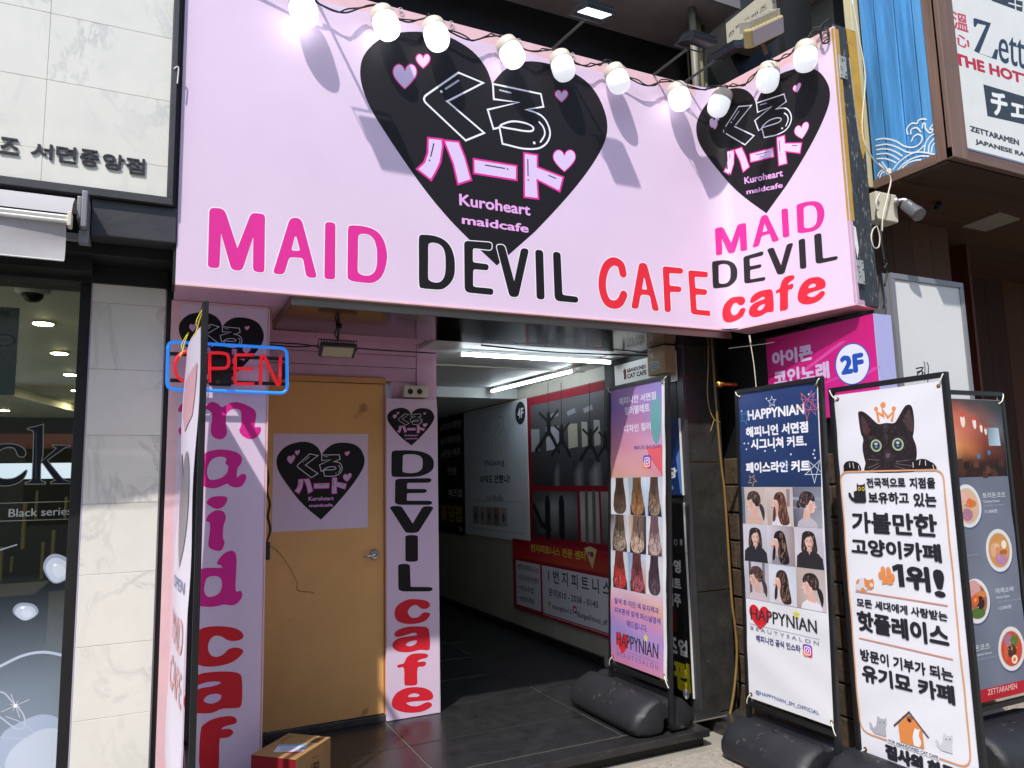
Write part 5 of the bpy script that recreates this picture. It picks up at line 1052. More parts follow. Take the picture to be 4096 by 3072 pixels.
# ------------------------------------------------------------------ white light box with brush lettering
PL = PY(2.92); hl = lambda x, y: PL.h(SB(x, y))
x0_, x1_ = hl(285, 900)[0], hl(738, 830)[0]; zt2 = hl(260, 735)[1] ; zt2 = (hl(260, 737)[1] + hl(738, 795)[1]) / 2; zb2 = 1.0
wl = thing('white_light_box', 'tall white light box sign in a silver frame beside the pink 2F box', 'sign', (x0_, 2.92, zb2))
b = MB(); b.box(x0_ - .06, x1_ + .0, 2.932, 3.05, zb2, zt2 - .003); b.build('case', m_silver, wl, bevel=.003)
fx = (x0_ - .012, x1_ + .012); f_w = .035
for (a_, b_, c_, d_) in ((fx[0], fx[1], zt2 - f_w, zt2), (fx[0], fx[0] + f_w, zb2, zt2 - f_w - .0005), (fx[1] - f_w, fx[1], zb2, zt2 - f_w - .0005), (fx[0] + f_w, fx[1] - f_w, zb2, zb2 + f_w)):
    b = MB(); b.box(a_, b_, 2.912, 2.9315, c_, d_); b.build('frame_rail', m_silver, wl, bevel=.002)
b = MB(); b.box(fx[0] + f_w + .0005, fx[1] - f_w - .0005, 2.922, 2.9315, zb2 + f_w + .0005, zt2 - f_w - .0005); b.build('panel', mat('white_acrylic', 'd2d2d0', .3, noise=.03, nscale=2), wl)
pr = Print(PY(2.922)); hq_ = lambda *p: pr.P.h(SB(*p))
for pts, wd in (([(438, 1368), (485, 1362), (445, 1408)], .008), ([(445, 1392), (480, 1385), (470, 1425), (440, 1445)], .01), ([(490, 1325), (497, 1350), (496, 1445)], .008), ([(512, 1330), (520, 1360), (516, 1455)], .009), ([(480, 1400), (497, 1395)], .006)): pr.stroke([hq_(*p) for p in catmull(pts, 4, False)], wd, '2c2c30')
pr.build('lettering', wl)
# ------------------------------------------------------------------ ramen house on the right: projecting sign box
XB = 4.034; YF = 2.52; ZBt = 3.352
rs = thing('ramen_sign_box', 'large projecting ramen sign box with blue plank side and white lettered front', 'sign', (XB, YF, ZBt))
b = MB(); b.box(XB + .012, 7.5, YF + .03, 3.04, ZBt + .01, 6.0); b.build('core', m_dark, rs)
PBl = Pl((XB, 0, 0), (0, -1, 0), (0, 0, 1)); hb = lambda c, x, y: PBl.h(c(x, y))
us = [-3.03] + [hb(ra, x, 900)[0] for x in (762, 895, 1012)] + [hb(ra, 1086, 900)[0]]
zlow = ZBt + .06
for a_, b_ in zip(us, us[1:]):
    b = MB(); b.pbox(PBl, a_ + .0035, b_ - .0035, zlow, 6.0, -.012, .002 + random.uniform(-.001, .001)); b.build('blue_plank', m_blue, rs, bevel=.003)
b = MB(); b.pbox(PBl, us[-1] + .001, -YF - .012, ZBt + .002, 6.0, -.012, .012); b.build('corner_trim', m_trim, rs, bevel=.003)
b = MB(); b.pbox(PBl, -3.03, us[-1], ZBt, zlow - .001, -.012, .012); b.build('bottom_rail', m_trimy, rs, bevel=.003)
xz = ony(ra(1245, 600), YF).x
b = MB(); b.box(XB - .012, xz - .002, YF - .012, YF + .03, ZBt + .001, 6.0); b.build('corner_trim', m_trim, rs, bevel=.004)
zf_ = ony(ra(1245, 960), YF).z; b = MB(); b.box(XB - .012, 7.5, YF - .01, YF + .03, ZBt - .001 - .0, zf_ - .004); b.build('bottom_rail', m_trimx, rs, bevel=.003)
b = MB(); b.box(xz, 7.5, YF - .0, YF + .02, zf_, 6.0); b.build('white_panel', m_white, rs)
b = MB(); b.box(xz, 7.5, YF - .012, YF - .0005, zf_ - .003, zf_ + .008); b.build('edge_strip', m_alu, rs)
PZ_ = PY(YF); pr = Print(PZ_); hz = lambda x, y: PZ_.h(ra(x, y))
def zq(txt, tl, tr, br, bl, col, bold, xo=False): pr.text(txt, (0, 0), (1, 1), col, bold, xonly=xo, quad=[hz(*tl), hz(*tr), hz(*br), hz(*bl)])
zq('溫', (1190, 68), (1292, 95), (1300, 215), (1205, 185), 'c04a5c', .02); zq('心', (1186, 218), (1325, 235), (1300, 325), (1205, 280), 'c04a5c', .02)
NV = '2b3c50'
pr.poly([hz(*p) for p in ((1330, 120), (1342, 118), (1445, 150), (1368, 345), (1450, 372), (1472, 318), (1492, 322), (1482, 388), (1335, 330), (1412, 165), (1358, 152), (1345, 175), (1333, 172))], NV)
pr.text('ett', (0, 0), (1, 1), NV, .012, xonly=True, quad=[hz(1490, 215), hz(1662, 262), hz(1668, 450), hz(1495, 400)])
pr.text('a', (0, 0), (1, 1), NV, .012, xonly=True, quad=[hz(1680, 330), hz(1750, 350), hz(1755, 470), hz(1685, 452)])
zq('THE HOTT', (1200, 335), (1700, 490), (1705, 560), (1212, 418), 'b5283e', .05)
pr.poly([hz(*p) for p in ((1395, 546), (1800, 668), (1830, 845), (1422, 752))], '343a40'); zq('チェ', (1437, 580), (1660, 650), (1662, 772), (1450, 745), 'e6e6e2', .04)
zq('ZETTARAMEN', (1305, 812), (1625, 905), (1628, 945), (1312, 850), '3a3f46', .05); zq('JAPANESE RA', (1340, 898), (1665, 988), (1668, 1028), (1345, 938), '3a3f46', .05)
pr.poly([hz(*p) for p in ((1440, -40), (1650, 10), (1648, 78), (1450, 5))], '343a40'); pr.stroke([hz(1600, -10), hz(1605, 60)], .012, 'dedede'); pr.stroke([hz(1560, 20), hz(1640, 42)], .01, 'dedede')
pr.build('lettering', rs)
pr = Print(Pl((XB - .0035, 0, 0), (0, -1, 0), (0, 0, 1))); hv = lambda x, y: pr.P.h(ra(x, y)); WW = 'dfe6e8'
for pts in ([(700, 905), (760, 898), (830, 915), (880, 945), (940, 955), (985, 930), (1000, 890), (975, 870), (945, 885), (930, 915)], [(905, 870), (900, 835), (930, 800), (965, 800), (975, 780), (1005, 770), (1025, 775)], [(925, 868), (930, 838), (965, 828), (990, 855)], [(1000, 830), (1005, 800), (1020, 805), (1020, 830), (1050, 862), (1070, 840), (1050, 835), (1070, 805)],
            [(700, 945), (770, 935), (840, 955), (900, 985), (960, 985), (1010, 945)], [(705, 970), (770, 965), (830, 985), (870, 1010)], [(705, 1000), (770, 995), (820, 1015), (850, 1035)], [(708, 1028), (760, 1028), (800, 1040), (830, 1055)], [(1015, 985), (1020, 930), (1050, 885), (1080, 865)], [(1040, 990), (1045, 940), (1075, 900)], [(1060, 985), (1065, 950), (1078, 930)],
            [(810, 1100), (850, 1050), (920, 1000), (985, 985), (1078, 1000)], [(840, 1105), (880, 1060), (930, 1030), (985, 1012), (1040, 1012)], [(865, 1095), (900, 1060), (950, 1040), (990, 1035)], [(720, 1060), (740, 1080), (760, 1110)], [(740, 1050), (765, 1085), (780, 1105)], [(725, 1150), (735, 1125), (765, 1110), (800, 1120)], [(712, 1140), (722, 1118), (745, 1100)]):
    pr.stroke([hv(*p) for p in catmull(pts, 4, False)], .009, WW)
pr.ell(hv(782, 1110), .02, .02, 'e8eee0', 14); pr.build('wave_drawing', rs, m_printm)
for i in range(8):
    y0 = YF + .03 + i * .3; b = MB(); b.box(XB + .0, 7.5, y0, y0 + .297, ZBt - .018, ZBt - .002); b.build('soffit_plank', m_woodx, rs, bevel=.002)
# cream edge strip left of the blue planks
cs = thing('cream_edge_board', 'narrow cream painted board left of the blue planks', 'board', (XB, 3.08, 3.2)); q = ony(ra(700, 1240), 3.08)
b = MB(); b.box(XB - .055, XB + .012, 3.045, 3.10, q.z, 6.0); b.build('board', mat('cream_paint', 'c9bd98', .5, noise=.08, nscale=5), cs, bevel=.003)
# wood wall behind the light box, dark interior
ww = tag(bpy.data.objects.new('ramen_wall', None), kind='structure'); COL.objects.link(ww)
xc = ony(SB(680, 780), 3.3).x
n = 6; xs = [3.92 + (xc - 3.92) * i / n for i in range(n + 1)]
for i in range(n): b = MB(); b.box(xs[i] + .001, xs[i + 1] - .001, 3.3 + random.uniform(0, .003), 3.33, 0, ZBt - .02); b.build('wood_plank', m_wood, ww, bevel=.003)
for i in range(2): b = MB(); b.box(xc - .02, xc, 3.331 + i * .38, 3.708 + i * .38, 0, ZBt - .02); b.build('wood_plank', m_wood, ww, bevel=.003)
for i in range(16): b = MB(); b.box(xc + .01 + i * .28, xc + .287 + i * .28, 4.1, 4.13, 0, ZBt + .2); b.build('wood_plank', m_wood, ww, bevel=.003)
b = MB(); b.box(xc, 9, 4.9, 6.0, ZBt - .02, ZBt + .1); b.box(3.9, 9, 6.04, 6.2, 0, 6); b.box(8.5, 8.6, 2.6, 6.1, 0, 6); b.build('backing', m_dark, ww)
b = MB(); b.box(3.66, 3.92, 3.31, 3.36, 2.4, 6); b.build('backing', m_black, ww)
for i in range(2): b = MB(); b.box(5.65, 5.68, 3.5 + i * .3, 3.797 + i * .3, 0, ZBt - .02); b.build('wood_plank', wood('red_wood', '5a2614', '74351c', 2), ww, bevel=.003)
cl = thing('ceiling_panel_light', 'square unlit panel light on the wood soffit of the ramen house', 'light', (5, 3, ZBt)); zl = ZBt - .03
qs = [onz(SB(*p), zl) for p in ((742, 428), (985, 336), (1128, 380), (900, 458))]
b = MB(); b.prism([Vector((p.x, p.y, zl)) for p in qs], (0, 0, .011)); b.build('panel', mat('dim_diffuser', '8a8278', .4), cl)
sl = thing('spotlight', 'small black spotlight under the wood soffit', 'spotlight', (4.6, 3, ZBt)); q = onz(SB(600, 290), ZBt - .05)
b = MB(); b.lathe(q + Vector((0, 0, .03)), (0, .5, -1), [(0, .012), (.02, .022), (.05, .026), (.051, .02)], 12); b.build('head', m_black, sl)
# CCTV camera on its box
cc = thing('cctv_camera', 'grey bullet security camera on a cream junction box under the ramen sign', 'camera', ony(SB(260, 280), 2.88)); Yc = 2.88
q0, q1 = ony(SB(190, 385), Yc), ony(SB(262, 195), Yc); b = MB(); b.box(q0.x, q1.x + .06, Yc, Yc + .09, q0.z + .01, q1.z - .01); b.build('junction_box', m_offw, cc, bevel=.006)
a_, b_, c_ = ony(SB(300, 262), Yc - .02), ony(SB(345, 250), Yc - .05), ony(SB(375, 255), Yc - .07)
b = MB(); b.lathe(a_, (b_ - a_), [(0, .032), (.012, .03), (.02, .014), ((b_ - a_).length, .012)], 14); b.tube([b_, c_], .014, 10); b.build('arm', m_silver, cc, smooth=False)
a_, b_ = ony(SB(378, 285), Yc - .09), ony(SB(455, 345), Yc - .17); d_ = (b_ - a_); Lc = d_.length
b = MB(); b.lathe(a_ - d_ * .1, d_, [(0, .0), (.001, .034), (Lc * .75, .036), (Lc * .78, .04), (Lc * 1.15, .041), (Lc * 1.2, .036), (Lc * 1.1, .03), (Lc * 1.1, 0)], 20); bd = b.build('housing', mat('grey_camera_body', '6d6e72', .35, .4), cc)
b = MB(); sdv = Vector((-.75, -.65, .1)).normalized(); p_ = a_ + d_ * .25 + sdv * .0365; t_ = d_.normalized(); b.add([p_ - t_ * .02 + Vector((0, 0, -.02)), p_ + t_ * .02 + Vector((0, 0, -.02)), p_ + t_ * .02 + Vector((0, 0, .018)), p_ - t_ * .02 + Vector((0, 0, .018))], [(0, 1, 2, 3)]); b.build('label', m_white, bd)
m = MB()
m.tube(catmull([ony(p, 2.84) for p in (ra(545, 0), ra(590, 250), ra(630, 500), ra(610, 850), ra(680, 1030), ra(790, 1140), ra(780, 1250), ra(745, 1400), ra(740, 1500))], 5, False), .0045, 6)
m.tube(catmull([ony(p, 2.86) for p in (SB(195, 210), SB(172, 260), SB(185, 320))], 5, False), .006, 6)
tag(m.build('white_cable', m_offw, smooth=True), 'white cable running down past the cream board and security camera', 'cable')
m = MB(); m.tube(catmull([ony(SB(*p), 2.84) for p in ((175, 425), (150, 450), (142, 510), (160, 565), (190, 560), (198, 500), (185, 440))], 5), .004, 6); tag(m.build('cable_loop', m_offw, smooth=True), 'small hanging loop of white cable below the security camera', 'cable')
m = MB(); m.tube(catmull([ony(SB(*p), 2.85) for p in ((208, 400), (205, 500), (218, 600), (232, 690), (238, 735))], 5, False), .009, 8); m.tube(catmull([ony(SB(*p), 2.83) for p in ((225, 640), (245, 670), (228, 700), (245, 730), (230, 820))], 5, False), .006, 6); tag(m.build('black_cable_bundle', m_wire, smooth=True), 'knotted black cable bundle above the white light box', 'cable')
# upper right: grey duct, blade sign of the lens shop, old flood lamp
dq = thing('grey_duct', 'olive grey metal duct above the dark end of the side sign', 'duct', (3.75, 3.4, 4.2)); a_, b_ = ony(TR(1195, 100), 3.4), ony(TR(1400, 100), 3.4)
b = MB(); b.box(a_.x, b_.x, 3.4, 3.7, 4.25, 7); b.build('duct', mat('olive_grey', '5f5f55', .5, noise=.1), dq, bevel=.005)
XQ = 4.1; PQ = Pl((XQ, 0, 0), (0, -1, 0), (0, 0, 1)); hp = lambda x, y: PQ.h(TR(x, y))
z_b = (hp(150, 480)[1] + hp(780, 0)[1] + hp(0, 545)[1]) / 3; z_t = hp(0, 265)[1]
bs = thing('blade_sign', 'cream contact lens blade sign with Korean letters at the top of the picture', 'sign', PQ.w(-4.2, z_b, 0))
b = MB(); b.pbox(PQ, -4.35, -3.0, z_b, z_t, -.25, 0); b.build('panel', mat('cream_sign_face', 'b9b3a0', .45, noise=.04), bs, bevel=.003)
b = MB(); b.pbox(PQ, -4.35, -3.0, z_t + .001, z_t + .25, -.25, .002); b.build('top_case', mat('dark_blue_grey', '2b2f38', .4), bs)
pr = Print(PQ)
cs_ = [((38, 420), (105, 320)), ((118, 330), (190, 235)), ((210, 290), (280, 170)), ((292, 220), (365, 115)), ((385, 150), (460, 35)), ((515, 55), (590, -60))]
zlo = sum(hp(*a_)[1] for a_, b_ in cs_[:5]) / 5; zhi = sum(hp(b_[0], b_[1])[1] for a_, b_ in cs_[:5]) / 5
for ch, (a_, b_) in zip('콘택트렌즈전', cs_): pr.text(ch, (hp(*a_)[0], hp(*a_)[1]), (hp(b_[0], b_[1])[0], hp(*b_)[1]), '4a4a4c', .012)
pr.build('lettering', bs)
fq = ony(TR(430, 350), 3.0)
ofl = thing('old_flood_lamp', 'old cream flood lamp with yellowed rim above the inner corner of the signs', 'flood lamp', fq); e1 = (ony(TR(615, 260), 3.0) - ony(TR(250, 430), 3.0)); e1n = e1.normalized(); up_ = Vector((.15, -.35, .93)); up_ = (up_ - e1n * up_.dot(e1n)).normalized(); fr_ = e1n.cross(up_).normalized()
if fr_.y > 0: fr_ = -fr_
b = MB(); b.obox(fq, e1n * e1.length * .5, up_ * .052, fr_ * .03); b.build('lens_frame', mat('yellowed_frame', 'b3a36a', .5, noise=.2), ofl, bevel=.012)
b = MB(); b.obox(fq + fr_ * .0305, e1n * e1.length * .45, up_ * .043, fr_ * .002); b.build('lens', mat('dusty_lens', 'c0aeb0', .3), ofl, bevel=.004)
b = MB()
for i in range(9): b.obox(fq + up_ * .06 - fr_ * .02 + e1n * e1.length * (i / 8 - .5) * .85, e1n * .004, up_ * .03, fr_ * .04)
b.build('cooling_fins', m_offw, ofl, kind='stuff')
b = MB(); b.tube([fq - up_ * .05 - fr_ * .02, fq - up_ * .13 - fr_ * .0 + e1n * .01], .012, 8); b.build('stem', mat('rust', '6b4a32', .7), ofl)
for k, (x_, w_, c_) in enumerate(((1180, 24, '7a7668'), (1232, 12, '6a6248'), (1262, 34, '8a8262'), (1330, 20, '5f5a4c'))):
    a_ = ony(c7(x_, 330), 3.95); t_ = thing('pipe', ['grey pipe rising behind the inner sign corner', 'thin brown pipe behind the inner sign corner', 'thick tan pipe behind the inner sign corner', 'dull pipe right of the tan pipe behind the signs'][k], 'pipe', (a_.x, 3.95, 4.0), 'pipes rising behind the sign corner')
    b = MB(); b.tube([(a_.x, 3.95 + .05 * k, 3.9), (a_.x, 3.95 + .05 * k, 5.0)], w_ * .0011, 10); b.build('pipe', mat('pipe_' + 'abcd'[k], c_, .5, noise=.15), t_, smooth=True)
# ------------------------------------------------------------------ banner stands
def sbar(P, a, b, r=.0125):
    """square bar between plane points a and b"""
    A = P.w(*a); B = P.w(*b); d = (B - A); L = d.length / 2; d = d / (2 * L); n = P.N; s = d.cross(n); m = MB(); m.obox((A + B) / 2, d * L, s * r, n * r); return m
def base_block(t, P, u0, u1, zf):
    """hollow plastic saddle the frame stands in: two rounded lobes and a notch between them"""
    half = [(.028, .0), (.028, .055), (.022, .075)]; outer = [(.045, .0), (.10, -.002), (.16, .0), (.205, .015), (.225, .045), (.222, .085), (.195, .13), (.15, .17), (.10, .195), (.055, .208), (.035, .205), (.028, .196)]
    prof = [(-x, z) for x, z in reversed(half)] + [(-x, z) for x, z in outer] + [(x, z) for x, z in reversed(outer)] + [(x, z) for x, z in half]
    prof = [(-.022, .075), (-.03, .055), (-.034, .02), (-.05, .002)] + [(-x, z) for x, z in outer[1:]] + [(x, z) for x, z in reversed(outer[1:])] + [(.05, .002), (.034, .02), (.03, .055), (.022, .075)]
    m = MB(); st = [(u0, .80, .02), (u0 + .012, .92, .008), (u0 + .035, .985, .001), (u0 + .06, 1, 0), (u1 - .06, 1, 0), (u1 - .035, .985, .001), (u1 - .012, .92, .008), (u1, .80, .02)]; n = len(prof)
    for u, k, dz in st:
        for x, z in prof: m.v.append(tuple(P.w(u, 0, 0) + P.N * (x * k) + Vector((0, 0, zf + dz + z * (k if z > .1 else 1)))))
    for i in range(len(st) - 1):
        for j in range(n): a = i * n + j; b = i * n + (j + 1) % n; m.f.append([a, b, b + n, a + n]); m.c.append(None); m.m.append(0)
    m.f.append(list(range(n))); m.f.append([(len(st) - 1) * n + j for j in reversed(range(n))]); m.c += [None] * 2; m.m += [0] * 2
    o = m.build('base', m_plas, t); bm = bmesh.new(); bm.from_mesh(o.data); bmesh.ops.recalc_face_normals(bm, faces=bm.faces); bm.to_mesh(o.data); bm.free()
    for p in o.data.polygons: p.use_smooth = True
    b_ = o.modifiers.new('edge', 'BEVEL'); b_.width = .006; b_.segments = 2; b_.limit_method = 'ANGLE'; b_.angle_limit = .6
    c = (u0 + u1) / 2; m = MB(); m.lathe(P.w(c, 0, 0) + P.N * .06 + Vector((0, 0, zf + .205)), (0, 0, 1), [(0, .022), (.006, .02), (.008, .012), (.004, .008), (.004, 0)], 16); m.build('filler_cap', m_plas, o, smooth=False)
def stand(name, label, P, fr, sh, zf, bs, back='d8d8dc', grom=True, cat='banner stand'):
    """fr: frame (u0, u1, v0, v1); sh: sheet (u0, u1, v0, v1); bs: base (u0, u1)"""
    t = thing(name, label, cat, P.w((fr[0] + fr[1]) / 2, zf, 0), 'black framed banner stands on the pavement')
    for u in fr[:2]: sbar(P, (u, zf + .08), (u, fr[3] + .012)).build('post', m_tube, t, bevel=.002)
    sbar(P, (fr[0] + .013, fr[3]), (fr[1] - .013, fr[3])).build('top_bar', m_tube, t); sbar(P, (fr[0] + .013, sh[2] - .035), (fr[1] - .013, sh[2] - .035)).build('lower_bar', m_tube, t)
    m = MB(); m.add([P.w(u, v, .004) for u, v in ((sh[0], sh[2]), (sh[1], sh[2]), (sh[1], sh[3]), (sh[0], sh[3]))], [(0, 1, 2, 3)])
    s = m.build('sheet', mat('banner_' + back, back, .55, bump=.1, bscale=4, spec=.3), t); sol = s.modifiers.new('thick', 'SOLIDIFY'); sol.thickness = .0012
    if grom:
        for u, uf in ((sh[0] + .022, fr[0]), (sh[1] - .022, fr[1])):
            for v, vf in ((sh[2] + .022, sh[2] - .035), (sh[3] - .022, fr[3])):
                m = MB(); m.lathe(P.w(u, v, .006), P.N, [(0, .0105), (.002, .0105), (.003, .007), (.001, .004), (.001, 0)], 14); m.build('grommet', m_brass, s)
                m = MB(); e = Vector((uf - u, vf - v)); m.tube(catmull([P.w(u, v, .009), P.w(u + e.x * .5, v + e.y * .3, .018), P.w(uf, vf, .014), P.w(uf, vf, -.014), P.w(u + e.x * .3, v + e.y * .5, -.006), P.w(u, v, .0)], 4, False), .003, 5); m.build('cable_tie', m_white, s)
    if bs: base_block(t, P, bs[0], bs[1], zf)
    return t
def slack(t, P, obs, amp, ph, k=.45):
    """slack of the tied sheet: one set of slanted waves, cut into narrow strips so that sheet and print bend alike"""
    off = Vector(t.location); D = (P.V.normalized() + P.U.normalized() * k).normalized()
    F = lambda s_: amp * (math.sin(s_ * 13 + ph) + .6 * math.sin(s_ * 29 + ph * 2.3) + .5 * math.sin(s_ * 5.1 + ph)) + amp * 1.1
    ss = [D.dot(v.co + off - P.O) for o in obs for v in o.data.vertices]; s0, s1 = min(ss), max(ss); st_ = .03; n = int((s1 - s0) / st_) + 1
    for o in obs:
        bm = bmesh.new(); bm.from_mesh(o.data)
        for i in range(1, n): bmesh.ops.bisect_plane(bm, geom=bm.verts[:] + bm.edges[:] + bm.faces[:], plane_co=P.O + D * (s0 + i * st_) - off, plane_no=D, dist=1e-7)
        for v in bm.verts:
            q = (D.dot(v.co + off - P.O) - s0) / st_; i = math.floor(q + 1e-6); f = q - i; a, b = F(s0 + i * st_), F(s0 + (i + 1) * st_); v.co += P.N * (a + (b - a) * f)
        bm.to_mesh(o.data); bm.free()
def insta(pr, u, v, r):
    pr.poly([Vector((u, v)) + Vector(p[:2]) for p in fillet([(-r, -r, r * .5), (r, -r, r * .5), (r, r, r * .5), (-r, r, r * .5)])], 'c43a72'); pr.poly([Vector((u, v)) + Vector(p[:2]) for p in fillet([(-r, 0), (-r, r, r * .5), (r, r, r * .5), (r, .1 * r)])], '7a48b8'); pr.poly([Vector((u, v)) + Vector(p[:2]) for p in fillet([(-r, -r, r * .5), (r * .2, -r), (-r, .1 * r)])], 'e08a3a')
    q = r * .62; pr.stroke([Vector((u, v)) + Vector(p[:2]) for p in fillet([(-q, -q, q * .6), (q, -q, q * .6), (q, q, q * .6), (-q, q, q * .6)])], r * .16, 'f0e8ee', True); pr.stroke([(u + r * .3 * math.cos(t), v + r * .3 * math.sin(t)) for t in [i * math.pi / 6 for i in range(12)]], r * .15, 'f0e8ee', True); pr.ell((u + r * .36, v + r * .36), r * .07, r * .07, 'f0e8ee', 8)
def star(pr, c, R_, col, wd=.004, rot=0, gram=False):
    if gram: pts = [(c[0] + R_ * math.sin(rot + 2 * math.pi * (2 * i) / 5), c[1] + R_ * math.cos(rot + 2 * math.pi * (2 * i) / 5)) for i in range(5)]
    else: pts = [(c[0] + R_ * (1 if i % 2 == 0 else .42) * math.sin(rot + math.pi * i / 5), c[1] + R_ * (1 if i % 2 == 0 else .42) * math.cos(rot + math.pi * i / 5)) for i in range(10)]
    pr.stroke(pts, wd, col, True)
def happy_logo(pr, P, hrt_, a, b, sal, scol):
    """hrt_: heart (tl, br) plane points; a, b: box of the big letters"""
    (x0, y1), (x1, y0) = hrt_; pts = [(p[0], p[1]) for p in hrt((x0 + x1) / 2, -(y0 + y1) / 2, abs(x1 - x0), abs(y1 - y0))]; pr.poly([(p[0], -p[1]) for p in pts], 'cf2530')
    pr.text('HAPPYNIAN', a, b, '2f3038', .02, xonly=True)
    star(pr, (b[0] - (b[0] - a[0]) * .28, b[1] + abs(b[1] - a[1]) * .16), .018, 'd8d040', .008)
    pr.stroke([(sal[0][0] - .01, sal[1][1] + .012), (sal[1][0] + .01, sal[1][1] + .012)], .002, scol); pr.text('B E A U T Y S A L O N', sal[0], sal[1], scol, .006)
def BBX(P, c, tl, br, c2=None):
    """plane box from the upper left and lower right pixel"""
    p, q = P.h(c(*tl)), P.h((c2 or c)(*br)); return (p[0], q[1]), (q[0], p[1])
# --- doorway banner (pink and purple)
PA = PX(2.75, .067); tl, br = PA.h(rb(640, 868)), PA.h(rc(1012, 1092)); nearu = PA.h(rb(1018, 768))[0]; topv = PA.h(rb(1018, 768))[1] - .012; faru = PA.h(rb(630, 850))[0] + .012
tA = stand('banner_stand', 'pink and purple hair salon banner stand standing in the doorway on the dark tiles', PA, (faru, nearu - .012, 0, topv), (tl[0] + .004, br[0] - .004, br[1], tl[1]), .1, (-4.50, -3.72))
pr = Print(PA, .0043); u0, v1 = tl[0] + .006, tl[1] - .003; u1, v0 = PA.h(rc(992, 1050))[0] - .002, br[1] + .003
gv1, gv0 = PA.h(HA(300, 150))[1], PA.h(HA(300, 1320))[1]
vv = lambda c, x, y: PA.h(c(x, y))[1]; uu = lambda c, x, y: PA.h(c(x, y))[0]
pr.grad(u0, gv1, u1, v1, [['8d6fae', '9a78b4', '8f7cc0'], ['7f6cb4', 'a07ab0', '8a8ac8'], ['a277a8', 'b57ea6', 'b08ac0'], ['bd7f9c', 'c68aa4', 'c59ac4'], ['c8919c', 'cc949e', 'd0a0b0'], ['cfa088', 'cb9a94', 'c88c98']])
pr.ell((u1 - .06, PA.h(rb(960, 1055))[1]), .055, .15, '6aa0a4', 24); pr.poly([(u1 - .16, PA.h(rb(900, 1240))[1]), (u1, PA.h(rb(975, 1290))[1] + .06), (u1, gv1), (u1 - .13, gv1 + .12)], 'd8606a')
for s_, a_, b_ in (('해피니언 서면점', (700, 968), (938, 878)), ('컬러팔레트', (735, 1028), (898, 958)), ('디자인 컬러', (730, 1146), (905, 1075))): p, q = PA.h(rb(*a_)), PA.h(rb(*b_)); hh = abs(PA.h(rb(a_[0], a_[1] - (50 if a_[0] != 735 else 55)))[1] - p[1]); vm_ = (p[1] + q[1] - hh) / 2; pr.text(s_, (p[0], vm_), (q[0], vm_ + hh), 'd9cfe4', .03)
p, q = PA.h(rb(795, 1258)), PA.h(rb(968, 1255)); pr.text('해피니언 공식 인스타', (p[0], p[1]), (q[0], p[1] + .026), '4a3f8a', .03)
q = PA.h(rb(880, 1335)); insta(pr, q[0], q[1], .042)
def hair(pr, x0, x1, y0, y1, hc, tip, bgc, body, top_=.0):
    pr.grad(x0, y0, x1, y1, bgc); w_, h_ = x1 - x0, y1 - y0; F = lambda a, b: (x0 + w_ * a, y0 + h_ * b)
    if body: pr.poly([F(*p) for p in ((.12, 0), (.10, .22), (.2, .42), (.4, .5), (.62, .5), (.84, .4), (.93, .2), (.95, 0))], body)
    n = 9
    if body: pass
    o = catmull([F(.27, 1), F(.26, .8), (F(.20, .55)), F(.14, .3), F(.18, .12), F(.3, .03), F(.5, .01), F(.7, .03), F(.86, .14), F(.86, .35), F(.80, .6), F(.74, .82), F(.73, 1)], 3, False); pr.poly(o, hc)
    lo = catmull([F(.2, .34), F(.16, .28), F(.2, .12), F(.32, .03), F(.5, .01), F(.7, .03), F(.86, .14), F(.86, .30), F(.6, .42), F(.4, .44)], 3); pr.poly(lo, tip)
    wv = [F(.5 + .33 * math.sin(t * 2.1) * (1 - t) ** .3, t) for t in (0, .1)]
    def mixc(a_, b_, k): return '%02x%02x%02x' % tuple(int(int(a_[i:i + 2], 16) * (1 - k) + int(b_[i:i + 2], 16) * k) for i in (0, 2, 4))
    pr.poly(catmull([F(.2, .62), F(.16, .3), F(.2, .12), F(.32, .03), F(.5, .01), F(.7, .03), F(.86, .14), F(.86, .35), F(.78, .6), F(.6, .52), F(.4, .55)], 3), mixc(hc, tip, .5)); pr.poly(lo, tip)
    pr.strands(o, [hc, mixc(hc, tip, .3), mixc(hc, '000000', .4)], 26, w_ * .035, h_ * .22, 0, .10); pr.strands(lo, [tip, mixc(tip, 'ffffff', .25), mixc(tip, hc, .6), hc], 34, w_ * .03, h_ * .14, 0, .35)
gx = [PA.h(HA(x, 600))[0] for x in (44, 222, 403, 578)]; gx[3] = u1; gy = [gv1, gv1 + (gv0 - gv1) * .335, gv1 + (gv0 - gv1) * .665, gv0]
LG = [['c9ccd4', 'bfc2cc'], ['d2d4dc', 'c5c8d2']]; random.seed(5)
HS = [('3f2f28', '5d4a3e', LG, None), ('6a4a32', '9a6e4c', [['8aa0b0', 'c4d2e0'], ['b5c0cc', '9cc0d8']], '2c2426'), ('4c3c34', '8e7866', [['c2c8d8', 'b5bccc'], ['b0b8d0', 'c8ccd8']], '24284a'),
      ('4a3c30', 'a09080', [['4a4244', 'c4c4cc'], ['b8b8c0', 'c8c8d2']], '3a3034'), ('6e5550', 'b8a090', [['c0a890', '2c3040'], ['c8c8d0', '26262c']], '2a2830'), ('6a5058', 'b09c94', LG, '5c4850'),
      ('6a3430', 'c03838', LG, '3c3036'), ('5c3434', 'a0505c', [['7a9cc8', 'b8c4d8'], ['a8b8cc', 'd08850']], '4a3038'), ('3c3038', '54404c', LG, None)]
for i, (a, b, c, d_) in enumerate(HS): x, y = i % 3, i // 3; hair(pr, gx[x] + .001, gx[x + 1] - .001, gy[y + 1] + .001, gy[y] - .001, a, b, c, d_)
